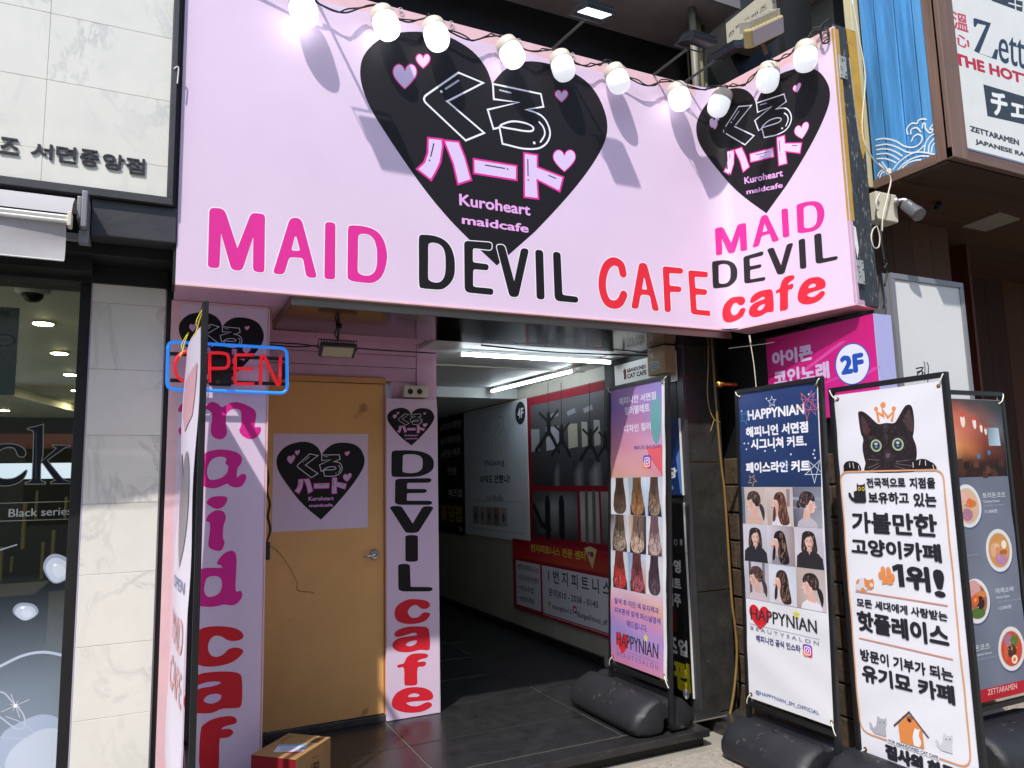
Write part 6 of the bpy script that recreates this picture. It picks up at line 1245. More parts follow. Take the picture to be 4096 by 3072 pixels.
pr.grad(u0, v0, u1, gv0 - .0, [['cdb8cc', 'd0b4c4', 'd4b8c4'], ['cc8ca4', 'cf90a4', 'd4a090'], ['a884b8', 'b884b0', 'c890b8'], ['8a80c4', '9484c0', 'a488c4'], ['b07cac', 'a880b8', 'b884b4'], ['c87ea0', 'c47ca4', 'd08aa4']])
for s_, a_, b_ in (('탈색 후 미친 색 유지력과', (85, 1430), (540, 1560)), ('피부톤에 맞게 퍼스널염색', (85, 1535), (555, 1655))): p, q = PA.h(HA(*a_)), PA.h(HA(*b_)); pr.text(s_, (p[0], (p[1] + q[1]) / 2), (q[0], (p[1] + q[1]) / 2 + .040), '4e4a98', .03)
p, q = PA.h(rc(752, 745)), PA.h(rc(885, 778)); pr.text('해드립니다.', (p[0], (p[1] + q[1]) / 2), (q[0], (p[1] + q[1]) / 2 + .042), '4e4a98', .03)
a_, b_ = PA.h(rc(685, 862)), PA.h(rc(958, 950)); vm_ = (a_[1] + b_[1]) / 2
happy_logo(pr, PA, (PA.h(rc(684, 770)), (PA.h(rc(765, 915))[0], PA.h(rc(725, 920))[1])), (a_[0], vm_), (b_[0], vm_ + .085), ((PA.h(rc(688, 900))[0], vm_ - .065), (b_[0], vm_ - .035)), '6a5a8a')
slack(tA, PA, [pr.build('print', tA, m_ban)] + [c for c in COL.objects if c.parent == tA and c.name.startswith('sheet')], .0016, .4)
# --- navy banner
PBn = PX(3.17, .037); u0 = PBn.h(TT(940, 775))[0]; v1 = PBn.h(TT(940, 775))[1]; u1 = PBn.h(TT(1596, 690))[0]; uW = PBn.h(TT(1622, 700))[0]; v0 = (PBn.h(NB(485, 1000))[1] + PBn.h(NB(1262, 1275))[1]) / 2
tp = PBn.h(TT(1640, 632)); fu = PBn.h(TT(932, 720))[0]
tB = stand('banner_stand', 'navy and white hair salon banner stand with nine portrait photos on the pavement', PBn, (fu, tp[0] - .012, 0, tp[1] - .012), (u0 + .002, uW, v0, v1), 0, (fu - .02, tp[0] - .06))
pr = Print(PBn, .0043); gvt, gvb = (PBn.h(HB(55, 248))[1] + PBn.h(HB(850, 252))[1]) / 2, (PBn.h(HB(90, 1378))[1] + PBn.h(HB(905, 1522))[1]) / 2
pr.grad(u0 + .004, gvt, u1, v1 - .003, [['3a4c7c', '2c3f6e', '24386a'], ['2a3e6c', '263a66', '22365f'], ['24385f', '213458', '1f3156']])
def rtx(pr, P, c, s_, a_, b_, hpx, col, bold=.045, **k):
    """text box: left foot a_, right foot b_, height in plane metres"""
    p, q = P.h(c(*a_)), P.h(c(*b_)); m_ = (p[1] + q[1]) / 2; pr.text(s_, (p[0], m_), (q[0], m_ + hpx), col, bold, **k)
WH = 'e4e4ea'
rtx(pr, PBn, TT, 'HAPPYNIAN', (1025, 998), (1498, 948), .059, WH, .035); rtx(pr, PBn, TT, '해피니언 서면점', (1008, 1132), (1528, 1110), .063, WH); rtx(pr, PBn, TT, '시그니쳐 커트.', (1052, 1240), (1515, 1218), .063, WH); rtx(pr, PBn, TT, '페이스라인 커트', (1012, 1436), (1542, 1425), .064, WH)
for c_, R_, cc, g_, ro in (((1225, 845), .032, 'c4ccd8', False, 0), ((1000, 975), .042, '3f8ac0', False, .4), ((1520, 870), .078, 'c8703c', True, math.pi + .1), ((1545, 860), .07, '9a5aa8', True, .15), ((1065, 1495), .035, 'b08c4c', False, .5), ((1575, 1415), .065, 'c8d0da', True, math.pi), ((1330, 1370), .035, '4a62b0', False, .3)): q = PBn.h(TT(*c_)); star(pr, q, R_, cc, .004 if not g_ else .005, ro, g_)
for x, y in ((1180, 818), (973, 922), (1531, 782), (997, 1190), (1030, 1190), (1015, 1238), (1168, 1252), (1250, 1250), (1380, 1280), (1577, 1247), (1568, 1278), (1580, 1310)): q = PBn.h(TT(x, y)); pr.ell(q, .006, .006, 'c8ccd6', 8)
HT = ['6a5048', '8a6a58', '1c1618', '4e3c38']
def port(pr, x0, x1, y0, y1, bgc, hairc, shirt, pose, extra=None):
    pr.grad(x0, y0, x1, y1, bgc); w_, h_ = x1 - x0, y1 - y0; F = lambda a, b: (x0 + w_ * a, y0 + h_ * (1 - b)); fc = 'd8b3a6'; sg = pose[0]; cx = pose[1]
    G_ = lambda pts: [F(cx + sg * (a - .5), b) for a, b in pts]; sm = lambda pts: catmull(G_(pts), 3)
    if extra: 
        for a, b, c, d_, e in extra: pr.poly([F(a, b), F(c, b), F(c, d_), F(a, d_)], e)
    kind = pose[2]
    if kind == 'front':
        hb_ = sm([(.5, .08), (.3, .14), (.24, .35), (.22, .55), (.3, .62), (.7, .62), (.78, .55), (.76, .35), (.7, .14)])
        pr.poly(sm([(.5, .08), (.3, .14), (.24, .35), (.22, .55), (.3, .62), (.7, .62), (.78, .55), (.76, .35), (.7, .14)]), hairc)
        pr.strands(hb_, HT, 24, w_ * .03, h_ * .14, 0, .15)
        pr.poly(G_([(.42, .5), (.58, .5), (.6, .68), (.4, .68)]), 'c9a094'); pr.poly(G_([(.04, 1), (.06, .72), (.2, .62), (.42, .58), (.58, .58), (.8, .62), (.94, .74), (.98, 1)]), shirt); pr.poly(G_([(.46, .57), (.54, .57), (.5, .68)]), 'c9a094')
        pr.poly(sm([(.5, .18), (.38, .24), (.36, .38), (.42, .49), (.5, .53), (.58, .49), (.64, .38), (.62, .24)]), fc); pr.poly(sm([(.34, .32), (.38, .2), (.5, .14), (.62, .2), (.66, .32), (.58, .24), (.46, .23)]), hairc)
        pr.poly(sm([(.55, .2), (.62, .24), (.64, .38), (.58, .49), (.5, .53), (.56, .4)]), 'c89e92'); pr.stroke(G_([(.5, .33), (.51, .40)]), w_ * .018, 'c49488'); pr.stroke(G_([(.40, .315), (.46, .31)]), w_ * .014, '5a4440'); pr.stroke(G_([(.54, .31), (.6, .315)]), w_ * .014, '5a4440'); pr.stroke(G_([(.46, .455), (.54, .455)]), w_ * .03, 'b0505a'); pr.ell(F(cx + sg * -.07, .345), w_ * .022, h_ * .01, '4a3834', 8); pr.ell(F(cx + sg * .07, .345), w_ * .022, h_ * .01, '4a3834', 8)
    else:
        lng = kind == 'long'
        pr.poly(G_([(.15, 1), (.2, .86), (.38, .76), (.6, .74), (.82, .86), (.88, 1)]), shirt); pr.poly(G_([(.40, .5), (.60, .52), (.66, .82), (.40, .8)]), 'cfa497')
        pr.poly(sm([(.36, .3), (.24, .36), (.22, .46), (.17, .5), (.24, .54), (.25, .6), (.36, .64), (.5, .58), (.55, .4)]), fc)
        pr.ell(F(cx + sg * -.21, .40), w_ * .02, h_ * .01, '4a3834', 8); pr.stroke(G_([(.19, .535), (.24, .53)]), w_ * .025, 'b8606a'); pr.poly(sm([(.30, .45), (.4, .4), (.46, .55), (.36, .62)]), 'cda093')
        if lng: pr.poly(sm([(.5, .12), (.34, .18), (.28, .32), (.4, .34), (.46, .5), (.42, .7), (.5, .95), (.7, .98), (.84, .9), (.78, .6), (.72, .3), (.64, .16)]), hairc); pr.poly(sm([(.28, .5), (.34, .62), (.3, .85), (.2, .9), (.22, .7)]), hairc); pr.strands(sm([(.5, .12), (.34, .18), (.28, .32), (.4, .34), (.46, .5), (.42, .7), (.5, .95), (.7, .98), (.84, .9), (.78, .6), (.72, .3), (.64, .16)]), HT, 34, w_ * .028, h_ * .16, 0, .2)
        else: pr.poly(sm([(.5, .1), (.3, .16), (.22, .32), (.3, .36), (.38, .32), (.48, .44), (.6, .52), (.76, .46), (.78, .28), (.68, .14)]), hairc); pr.poly(sm([(.7, .42), (.86, .5), (.92, .7), (.86, .9), (.78, .7), (.72, .55)]) if kind == 'tail' else sm([(.72, .34), (.86, .38), (.86, .52), (.74, .5)]), hairc); pr.ell(F(cx + sg * .02, .47), w_ * .028, h_ * .03, 'cfa294', 8); pr.strands(sm([(.5, .1), (.3, .16), (.22, .32), (.3, .36), (.38, .32), (.48, .44), (.6, .52), (.76, .46), (.78, .28), (.68, .14)]), HT, 26, w_ * .028, h_ * .10, .5 * sg, .4)
gx = [u0 + .004 + (u1 - u0 - .004) * i / 3 for i in range(4)]; gy = [gvt + (gvb - gvt) * i / 3 for i in range(4)]
BE = [['c2b2ae', 'b8a8a6'], ['ad9a96', 'c8bab4']]; PG_ = [['c8c4ce', 'bdb9c4'], ['c6c2ca', 'b4b0bb']]
for i, a in enumerate([(BE, '40363a', 'c4a398', (1, .5, 'tail'), [(0, 0, .12, 1, '5a6a7a')]), (BE, '5a342c', 'd6d2d8', (1, .52, 'long'), [(.78, .05, .9, .5, '8a7a78')]), ([['6a6a7a', '7a7c8a'], ['4c4c5c', '9a9aa4']], '2e2a34', 'b4aeb8', (-1, .5, 'bun'), [(.0, .25, 1, .32, '8c92a2'), (0, .5, 1, .54, '7c8496')]),
                        (PG_, '2f2a2e', '2c2c32', (1, .5, 'front'), None), ([['c6c2cc', '9a8a8a'], ['b8b4c0', '8a7a7c']], '241f24', '8a8690', (1, .45, 'long'), None), (PG_, '2c2628', '2c2a2e', (1, .5, 'front'), None),
                        ([['c0bcc6', 'a8a4ae'], ['b2aeb8', 'bcb8c2']], '4c3a38', 'c8b8c0', (1, .5, 'tail'), [(.2, 0, .3, 1, '5c585e'), (.75, 0, .85, .8, '6c686e')]), ([['c8ccd6', 'c0c4d0'], ['ccd0da', 'c2c6d2']], '3a2a28', 'c8c4cc', (1, .48, 'long'), None), ([['b4a49c', 'b0a2a0'], ['a08c84', 'c0b6b8']], '2a2428', 'd4d2d8', (1, .5, 'tail'), None)]):
    x, y = i % 3, i // 3; port(pr, gx[x] + .0008, gx[x + 1] - .0008, gy[y + 1] + .0008, gy[y] - .0008, *a)
p, q = PBn.h(NB(505, 180)), PBn.h(NB(695, 385)); a_, b_ = PBn.h(NB(520, 285)), PBn.h(NB(1135, 425)); vm_ = (a_[1] + b_[1]) / 2
happy_logo(pr, PBn, ((p[0], PBn.h(NB(600, 165))[1] + .0), (PBn.h(NB(695, 250))[0], PBn.h(NB(600, 385))[1])), (a_[0], vm_), (b_[0], vm_ + .067), ((PBn.h(NB(518, 370))[0], vm_ - .06), (PBn.h(NB(1145, 500))[0], vm_ - .04)), '7c7c94')
rtx(pr, PBn, NB, '해피니언 공식 인스타', (570, 500), (980, 590), .038, '3c3c78', .03); q = PBn.h(NB(1042, 580)); insta(pr, q[0], q[1], .032)
rtx(pr, PBn, NB, '@HAPPYNIAN_SM_OFFICIAL', (568, 985), (1155, 1172), .026, '5a6ca0', .012)
slack(tB, PBn, [pr.build('print', tB, m_ban)] + [c for c in COL.objects if c.parent == tB and c.name.startswith('sheet')], .0016, 2.1)
# --- cat cafe banner
PCt = PX(3.28, .0); u0 = PCt.h(rd(425, 890))[0]; v1 = (PCt.h(rd(440, 888))[1] + PCt.h(rd(1120, 830))[1]) / 2 + .0; u1 = PCt.h(rd(1140, 830))[0]; v0 = PCt.h(re_(598, 1550))[1]; tp = PCt.h(rd(1160, 748)); fu = PCt.h(rd(398, 855))[0]
tC = stand('banner_stand', 'white cat cafe banner stand with a black cat face wearing a drawn crown', PCt, (fu + .012, tp[0] - .012, 0, tp[1] - .012), (u0 + .006, u1, v0, v1), 0, (fu - .05, tp[0] - .02), 'dddce2')
pr = Print(PCt, .0043); hC = lambda c, x, y: PCt.h(c(x, y)); fC = lambda c, pts: [PCt.h(c(*p)) for p in pts]; OR = 'd98a54'; KK = '26262c'
pr.stroke(fC(CT, [(428, 385), (402, 278), (485, 322), (472, 245), (540, 340), (612, 268), (590, 378)]), .013, OR)
for x, y, r_ in ((475, 186, .0155), (390, 233, .012), (612, 230, .012)): pr.ell(hC(CT, x, y), r_, r_, OR, 14)
pr.poly(catmull(fC(CT, [(168, 300), (175, 268), (215, 262), (270, 290), (340, 350), (400, 405), (440, 418), (520, 405), (600, 408), (640, 385), (700, 280), (750, 200), (800, 180), (835, 205), (855, 290), (862, 400), (855, 520), (845, 580), (880, 670), (893, 760), (885, 850), (850, 960), (820, 1010), (285, 1010), (262, 900), (235, 780), (228, 680), (240, 600), (210, 540), (185, 420)]), 3), '2a2226')
for pts, cc in (([(200, 340), (230, 330), (290, 420), (320, 500), (270, 560), (225, 480)], '4e3438'), ([(800, 240), (838, 330), (845, 450), (830, 520), (760, 430), (720, 380), (760, 290)], '4e3a3c'), ([(480, 430), (520, 420), (550, 440), (540, 560), (520, 680), (500, 560)], '3c3438'), ([(480, 760), (530, 720), (590, 760), (600, 850), (540, 880), (480, 850)], '352b2e'), ([(515, 780), (560, 780), (555, 825), (530, 838), (512, 815)], '5e5055'), ([(280, 580), (330, 560), (420, 600), (340, 620)], '3a3034'), ([(600, 580), (700, 560), (760, 600), (700, 600)], '3a3034')): pr.poly(catmull(fC(CT, pts), 3), cc)
CH = catmull(fC(CT, [(168, 300), (175, 268), (215, 262), (270, 290), (340, 350), (400, 405), (440, 418), (520, 405), (600, 408), (640, 385), (700, 280), (750, 200), (800, 180), (835, 205), (855, 290), (862, 400), (855, 520), (845, 580), (880, 670), (893, 760), (885, 850), (850, 960), (820, 1010), (285, 1010), (262, 900), (235, 780), (228, 680), (240, 600), (210, 540), (185, 420)]), 3)
pr.strands(CH, ['3c3236', '463a3e', '1a1416', '221c20', '54484c', '30282c'], 420, .0022, .013, 0, .9)
for x, y in ((398, 683), (664, 668)):
    q = hC(CT, x, y); pr.ell(q, .031, .031, 'a9b892', 22); pr.ell(q, .0245, .0245, '5a6a70', 20); pr.ell(q, .018, .020, '20282c', 18); pr.ell((q[0], q[1] + .008), .010, .007, 'a8b8c4', 12); pr.ell((q[0], q[1] - .007), .008, .005, '7a8a92', 12)
for a_, b_ in (((440, 862), (290, 850)), ((430, 900), (290, 960)), ((440, 930), (330, 990)), ((640, 880), (800, 860)), ((640, 905), (830, 930)), ((620, 930), (760, 975))): pr.stroke([hC(CT, *a_), hC(CT, *b_)], .0016, '8a8488')
for pts, cl_ in (([(0, 990), (-2, 930), (30, 885), (80, 872), (140, 880), (190, 915), (202, 1000), (0, 1000)], ((70, 900, 75, 950), (112, 895, 122, 960), (180, 930, 188, 985))), ([(840, 960), (838, 890), (880, 868), (930, 848), (1000, 850), (1060, 880), (1112, 915), (1118, 985), (840, 990)], ((848, 890, 850, 950), (935, 865, 925, 920), (1000, 870, 1002, 925), (1090, 920, 1100, 965)))):
    pr.poly(catmull(fC(CT, pts), 3), '1e1a1d')
    for a_, b_, c_, d_ in cl_: pr.stroke([hC(CT, a_, b_), hC(CT, c_, d_)], .004, 'c9c0c2')
bl, bt, brr, bb = PCt.h(rd(480, 1480))[0], (PCt.h(rd(520, 1394))[1] + PCt.h(rd(1090, 1390))[1]) / 2, PCt.h(rd(1150, 1480))[0], PCt.h(re_(700, 1450))[1]
pts = fillet([(bl, bt, .05), (brr, bt, .05), (brr, bb, .06), (bl, bb, .06)], 5); pr.stroke(pts, .008, 'd39a6e', True)
pr.rect(PCt.h(re_(782, 1500))[0], bb - .01, PCt.h(re_(1118, 1600))[0], bb + .01, 'dddce2')
def ctx(s_, c, a_, b_, h_, bold=.085, col=KK): rtx(pr, PCt, c, s_, a_, b_, h_, col, bold * .5)
ctx('전국적으로', CT, (282, 1205), (757, 1196), .050); ctx('지점을', CT, (806, 1205), (1130, 1215), .052); ctx('보유하고', CT, (302, 1396), (805, 1400), .058); ctx('있는', CT, (862, 1430), (1152, 1442), .066)
p, q = PCt.h(CT(70, 1655)), PCt.h(re_(1115, 185)); ctx('가볼만한', re_, (552, 118), (1115, 180), .107, .075); ctx('고양이카페', K1, (100, 365), (1190, 448), .086, .09)
pr.poly(fC(K1, [(585, 497), (648, 468), (716, 473), (736, 745), (668, 742), (652, 535), (602, 558)]), KK); ctx('위', K1, (760, 795), (1052, 800), .118, .10); p, q = PCt.h(K1(1090, 800)), PCt.h(K1(1205, 560)); pr.text('!', (p[0], PCt.h(K1(1130, 868))[1]), (q[0], PCt.h(K1(1150, 535))[1]), KK, .03)
pr.stroke([hC(K1, 150, 795), hC(K1, 1250, 970)], .006, 'd08c74'); pr.stroke([hC(K1, 192, 1360), hC(K1, 1318, 1617)], .006, 'd08c74')
ctx('모든 세대에게 사랑받는', K1, (158, 970), (1262, 1178), .044, .08); ctx('핫플레이스', K1, (168, 1280), (1285, 1480), .102, .10); ctx('방문이 기부가 되는', re_, (610, 960), (1212, 1105), .060, .08); ctx('유기묘 카페', re_, (622, 1100), (1222, 1248), .086, .095)
for pts in ([(478, 615), (530, 605), (570, 650), (600, 700), (560, 720), (520, 705), (465, 710), (468, 670)],): pr.poly(catmull(fC(K1, pts), 3), 'dc8a50')
for x, y, ru, rv in ((478, 555, .014, .024), (545, 562, .014, .024), (447, 608, .012, .019), (592, 628, .012, .019)): pr.ell(hC(K1, x, y), ru, rv, 'dc8a50', 14)
pr.poly(catmull(fC(K1, [(160, 700), (175, 655), (240, 640), (300, 700), (290, 780), (200, 790), (150, 760)]), 3), 'cfced6'); pr.poly(fC(K1, [(248, 632), (285, 660), (325, 662), (352, 640), (368, 690), (365, 750), (335, 778), (285, 765), (255, 730)]), 'd6864c'); pr.poly(catmull(fC(K1, [(152, 690), (170, 655), (195, 655), (185, 700), (160, 710)]), 3), 'd6864c'); pr.ell(hC(K1, 236, 785), .013, .013, 'd6864c', 12); pr.ell(hC(K1, 338, 720), .010, .010, 'e2d2c4', 12)
# small cats and the house at the foot
pr.poly(fC(CT, [(120, 1250), (160, 1235), (158, 1142), (180, 1168), (230, 1165), (258, 1145), (265, 1240), (272, 1370), (250, 1388), (140, 1385), (95, 1360), (60, 1310), (55, 1260), (80, 1262), (100, 1310), (125, 1330)]), KK)
for x in (190, 238): q = hC(CT, x, 1214); pr.ell(q, .009, .011, 'c9b23c', 12); pr.ell(q, .005, .006, '302c20', 10)
pr.poly(fC(re_, [(850, 1372), (918, 1310), (1005, 1400), (1020, 1535), (866, 1490)]), 'd68648'); pr.stroke(fC(re_, [(825, 1382), (920, 1296), (1045, 1458)]), .008, '4c4450')
pr.poly(catmull(fC(re_, [(950, 1490), (945, 1450), (960, 1400), (975, 1410), (990, 1405), (985, 1450), (1000, 1490), (990, 1520), (955, 1510)]), 3), 'e4e2e6'); pr.ell(hC(re_, 922, 1348), .012, .010, '3a2a24', 12)
for x, y in ((908, 1330), (920, 1326), (932, 1330), (940, 1340)): pr.ell(hC(re_, x, y), .0035, .0045, '3a2a24', 8)
for dx, dy, cc, s_ in ((0, 0, 'a9aab2', 1), (430, 110, 'c6c7cd', 1.15)):
    pr.poly(fC(re_, [(715 + dx, 1318 + dy), (735 + dx, 1338 + dy), (760 + dx, 1342 + dy), (772 + dx, 1330 + dy), (775 + dx, 1375 + dy), (768 + dx, 1395 + dy), (775 + dx, 1455 + dy), (700 + dx, 1432 + dy), (670 + dx, 1400 + dy), (662 + dx, 1360 + dy), (675 + dx, 1365 + dy), (690 + dx, 1400 + dy), (708 + dx, 1380 + dy)]), cc)
    for ex in (732, 756): pr.ell(hC(re_, ex + dx, 1362 + dy), .004, .004, '6a6a52', 8)
rtx(pr, PCt, re_, 'FOR ABANDONED CAT CAFE', (790, 1492), (1112, 1600), .015, '3c3c42', .03); rtx(pr, PCt, re_, '집사의 하루', (770, 1600), (1240, 1760), .072, KK, .09)
slack(tC, PCt, [pr.build('print', tC, m_ban)] + [c for c in COL.objects if c.parent == tC and c.name.startswith('sheet')], .0019, 4.0, -.5)
# --- ramen menu banner, facing the street
PR2 = PY(2.75); f2 = lambda x, y: PR2.h(RM(x, y)); u0 = f2(118, 300)[0] - .02; u1 = f2(350, 110)[0] + .0; hzt = f2(300, 118)[1]; hzb = (f2(235, 1562)[1] + f2(466, 1500)[1]) / 2
u1 = (f2(345, 150)[0] + f2(455, 1000)[0]) / 2; u0 = u1 - .58
tR = stand('banner_stand', 'grey ramen menu banner stand with bowls of noodles behind the cat cafe banner', PR2, (u0 - .02, u1 + .022, 0, f2(350, 92)[1]), (u0, u1, hzb, hzt - .0), 0, (u0 - .04, u1 + .05), '7c8290')
pr = Print(PR2, .0043); vph = f2(250, 483)[1]; vred = (f2(255, 1490)[1] + f2(466, 1445)[1]) / 2
pr.grad(u0 + .002, hzb, u1 - .002, vph, [['5c626e', '6a7080', '666c7a'], ['606674', '747a8a', '6c7282'], ['5a6070', '6c7284', '646a7c']]); pr.rect(u0 + .002, hzb, u1 - .002, vred, 'a8182c'); rtx(pr, PR2, RM, 'ZETTARAMEN', (293, 1512), (433, 1488), .03, 'd8b0a8', .01, xonly=True)
pr.grad(u0 + .002, vph, u1 - .002, hzt - .003, [['7a2e24', '4a4240', '3c3e40', '35373a'], ['d8705a', 'b86450', '74504a', '3c4248'], ['e0a490', 'c8705a', '8a4438', '586068'], ['f0b878', 'c87a48', '7a382a', '3a2c2a'], ['5c2c1e', '4c241a', '3c1e16', '2c1a16'], ['3c2018', '341a14', '241410', '1c1210']])
for x, y, w_, h_ in ((228, 228, .04, .085), (260, 250, .03, .07), (281, 265, .025, .06), (172, 215, .05, .1)): q = f2(x, y); pr.ell(q, w_ * .42, h_ * .42, 'e8d8cc', 16); pr.ell((q[0], q[1] + h_ * .3), w_ * .35, h_ * .14, 'd0483c', 14)
q, r_ = f2(288, 250), f2(352, 335); pr.grad(q[0], r_[1], r_[0], q[1], [['6a7c84', 'a8bcc8'], ['8ca4b4', 'b4ccd8']]); 
for x, y in ((250, 385), (298, 368)): q = f2(x, y); pr.ell(q, .015, .015, '3a78a0', 12)
for i in range(14): q = f2(150 + i * 15, 400 + (i * 37) % 60); pr.poly([(q[0], q[1]), (q[0] + .05, q[1] + .005), (q[0] + .045, q[1] - .04), (q[0] - .005, q[1] - .04)], random.choice(['4a281c', '2c1812', '5c3424', '1c1412']))
def bowl(x, y, soup, toppings, R_=.122):
    c = f2(x, y); pr.ell((c[0] + .004, c[1] - .008), R_ * 1.02, R_ * 1.02, '4a5478', 30); pr.ell(c, R_, R_, 'd6d4d4', 32); pr.ell(c, R_ * .83, R_ * .83, 'b8b4b2', 30); pr.ell(c, R_ * .79, R_ * .79, soup, 28)
    for a, b, ru, rv, cc in toppings: pr.ell((c[0] + a * R_, c[1] + b * R_), ru * R_, rv * R_, cc, 14)
    for i in range(26): a = random.uniform(0, 6.28); d_ = random.uniform(0, .6) * R_; pr.ell((c[0] + d_ * math.cos(a), c[1] + d_ * math.sin(a)), .004, .003, random.choice(['d8c890', 'a85a3c', '6a7c3a', 'c8a0b8', soup]), 6)
bowl(198, 620, 'd0a888', ((-.1, -.4, .4, .3, 'a8708c'), (.2, .1, .45, .2, 'c0783c'), (.15, .15, .2, .2, 'd8642c'), (-.3, .35, .3, .3, 'd8a8a0')))
bowl(346, 830, 'c88c4a', ((-.25, .2, .35, .14, 'd8b090'), (.05, .05, .35, .14, 'c89060'), (.4, .25, .2, .2, 'e4dcc8'), (.1, -.42, .45, .28, 'b07a9a'), (-.45, 0, .2, .3, 'd8a080'), (.3, -.1, .3, .12, 'a85c28')))
bowl(236, 1070, 'a05c44', ((-.1, .55, .5, .4, 'c89494'), (.35, .25, .45, .16, 'c87c44'), (.1, -.55, .5, .25, '4c6a2c'), (.3, -.1, .3, .3, '2c1c18'), (-.05, .05, .25, .25, 'd85a24'), (-.05, .05, .1, .1, 'e89040')))
bowl(404, 1295, 'c4442c', ((-.2, .4, .35, .3, 'a06a88'), (.25, .35, .3, .25, '4c702c'), (0, -.1, .35, .3, '4a2c1c'), (.15, -.5, .22, .2, 'e8dcc8'), (.15, -.5, .1, .1, 'd8702c'), (-.45, -.1, .15, .4, 'c85c34')))
WT = 'c8ccd6'
for s_, a_, b_, h_ in (('토리돈코츠', (270, 583), (378, 580), .032), ('Tonkatsu Ramen', (272, 603), (350, 603), .014), ('11,000원', (278, 656), (338, 652), .022), ('마제소바', (330, 1033), (418, 1026), .030), ('Maze Soba', (332, 1058), (395, 1052), .013), ('12,000원', (342, 1114), (402, 1104), .022), ('돈코츠', (232, 1306), (303, 1298), .032), ('Tonkotsu Ramen', (232, 1330), (312, 1322), .013)): rtx(pr, PR2, RM, s_, a_, b_, h_, WT, .012)
for a_, b_ in (((276, 624), (376, 618)), ((336, 1080), (452, 1064)), ((240, 1352), (332, 1340)), ((190, 860), (248, 856))): rtx(pr, PR2, RM, '국내산 돼지고기로 우려낸 육수', a_, b_, .011, 'a8aebc', 0)
slack(tR, PR2, [pr.build('print', tR, m_ban)] + [c for c in COL.objects if c.parent == tR and c.name.startswith('sheet')], .0015, 1.2)
# --- stand seen edge-on in front of the pink pillar
n_, f__ = Vector((.170, 3.26, 0)), Vector((.178, 3.90, 0)); PLf = Pl(n_, (n_ - f__).normalized(), (0, 0, 1)); Ls = (n_ - f__).length
tL = stand('banner_stand', 'tall pink cafe banner stand seen edge-on in front of the pink pillar', PLf, (-Ls, 0, 0, 2.35), (-Ls + .02, -.02, .45, 2.27), 0, (-Ls - .02, .03), 'd8cede', False)
for c in [c for c in COL.objects if c.parent == tL and c.name.startswith('sheet')]: bpy.data.objects.remove(c)
sn, sf_ = Vector((.160, 3.29, 0)), Vector((.122, 3.88, 0)); PLs = Pl(sn, (sn - sf_).normalized(), (0, 0, 1)); Lt = (sn - sf_).length
m = MB(); nI, nJ = 12, 30
for j in range(nJ + 1):
    for i in range(nI + 1): m.v.append(tuple(PLs.w(-Lt + Lt * i / nI, .40 + 1.86 * j / nJ, 0)))
for j in range(nJ):
    for i in range(nI): a = j * (nI + 1) + i; m.f.append([a, a + 1, a + nI + 2, a + nI + 1]); m.c.append(None); m.m.append(0)
shl = m.build('sheet', mat('glossy_banner', 'd8cede', .32, bump=.15, bscale=5), tL)
pr = Print(PLs, .003); a, b = -Lt, 0; mid = (a + b) / 2; GK = '4c474c'
pr.poly([(a + .12, 2.08), (b - .06, 2.12), (b - .12, 1.90), (mid, 1.84), (a + .16, 1.92)], 'cf9aa6'); pr.poly([(mid + p[0], 1.5 - p[1]) for p in hrt(0, 0, Lt * .72, .5)], '77717a')  # black heart and red print inked paler, with sheet glare put into the colours
for i, s_ in enumerate(('MAID', 'CAFE')): pr.text(s_, (a + .05, .92 - i * .2), (b - .05, 1.06 - i * .2), 'd89aa0', .02)
pr.text('OPEN', (a + .1, 1.16), (b - .1, 1.21), '5a6a9a', .01); o = pr.build('print', tL, mat('glossy_ink', (1, 1, 1), .32) and ink('glossy_banner_ink', .32, .1, .5, 5))
bm = bmesh.new(); bm.from_mesh(o.data); off = Vector(tL.location)
for i in range(1, 12): bmesh.ops.bisect_plane(bm, geom=bm.verts[:] + bm.edges[:] + bm.faces[:], plane_co=PLs.w(-Lt * i / 12, 0) - off, plane_no=PLs.U, dist=1e-6)
for i in range(1, 24): bmesh.ops.bisect_plane(bm, geom=bm.verts[:] + bm.edges[:] + bm.faces[:], plane_co=Vector((0, 0, .4 + i * .08)) - Vector((0, 0, off.z)), plane_no=(0, 0, 1), dist=1e-6)
bm.to_mesh(o.data); bm.free()
# bow of the loosely tied sheet
for ob_ in (shl, o):
    for v in ob_.data.vertices:
        w_ = v.co + off; s_ = (PLs.U.dot(w_ - sn) + Lt) / Lt; zz_ = (w_.z - .4) / 1.86
        v.co += PLs.N * (.034 * (1 - zz_) + .012 * math.sin(math.pi * s_) * (.3 + .7 * zz_) + .004 * math.sin(zz_ * 17 + s_ * 3))
for (u, v, e) in ((-.01, 2.25, .02), (-Lt + .01, 2.25, -.02)):
    m = MB(); m.tube(catmull([PLs.w(u, v, .01), PLs.w(u + e * .5, v + .03, .022), PLs.w(u + e, v + .10, -.01), PLs.w(u + e * .6, v + .05, .006), PLs.w(u, v - .01, .02), PLs.w(u - e * .6, v - .03, .03)], 4, False), .0022, 6); m.build('yellow_tie', m_yellow, tL, smooth=True)
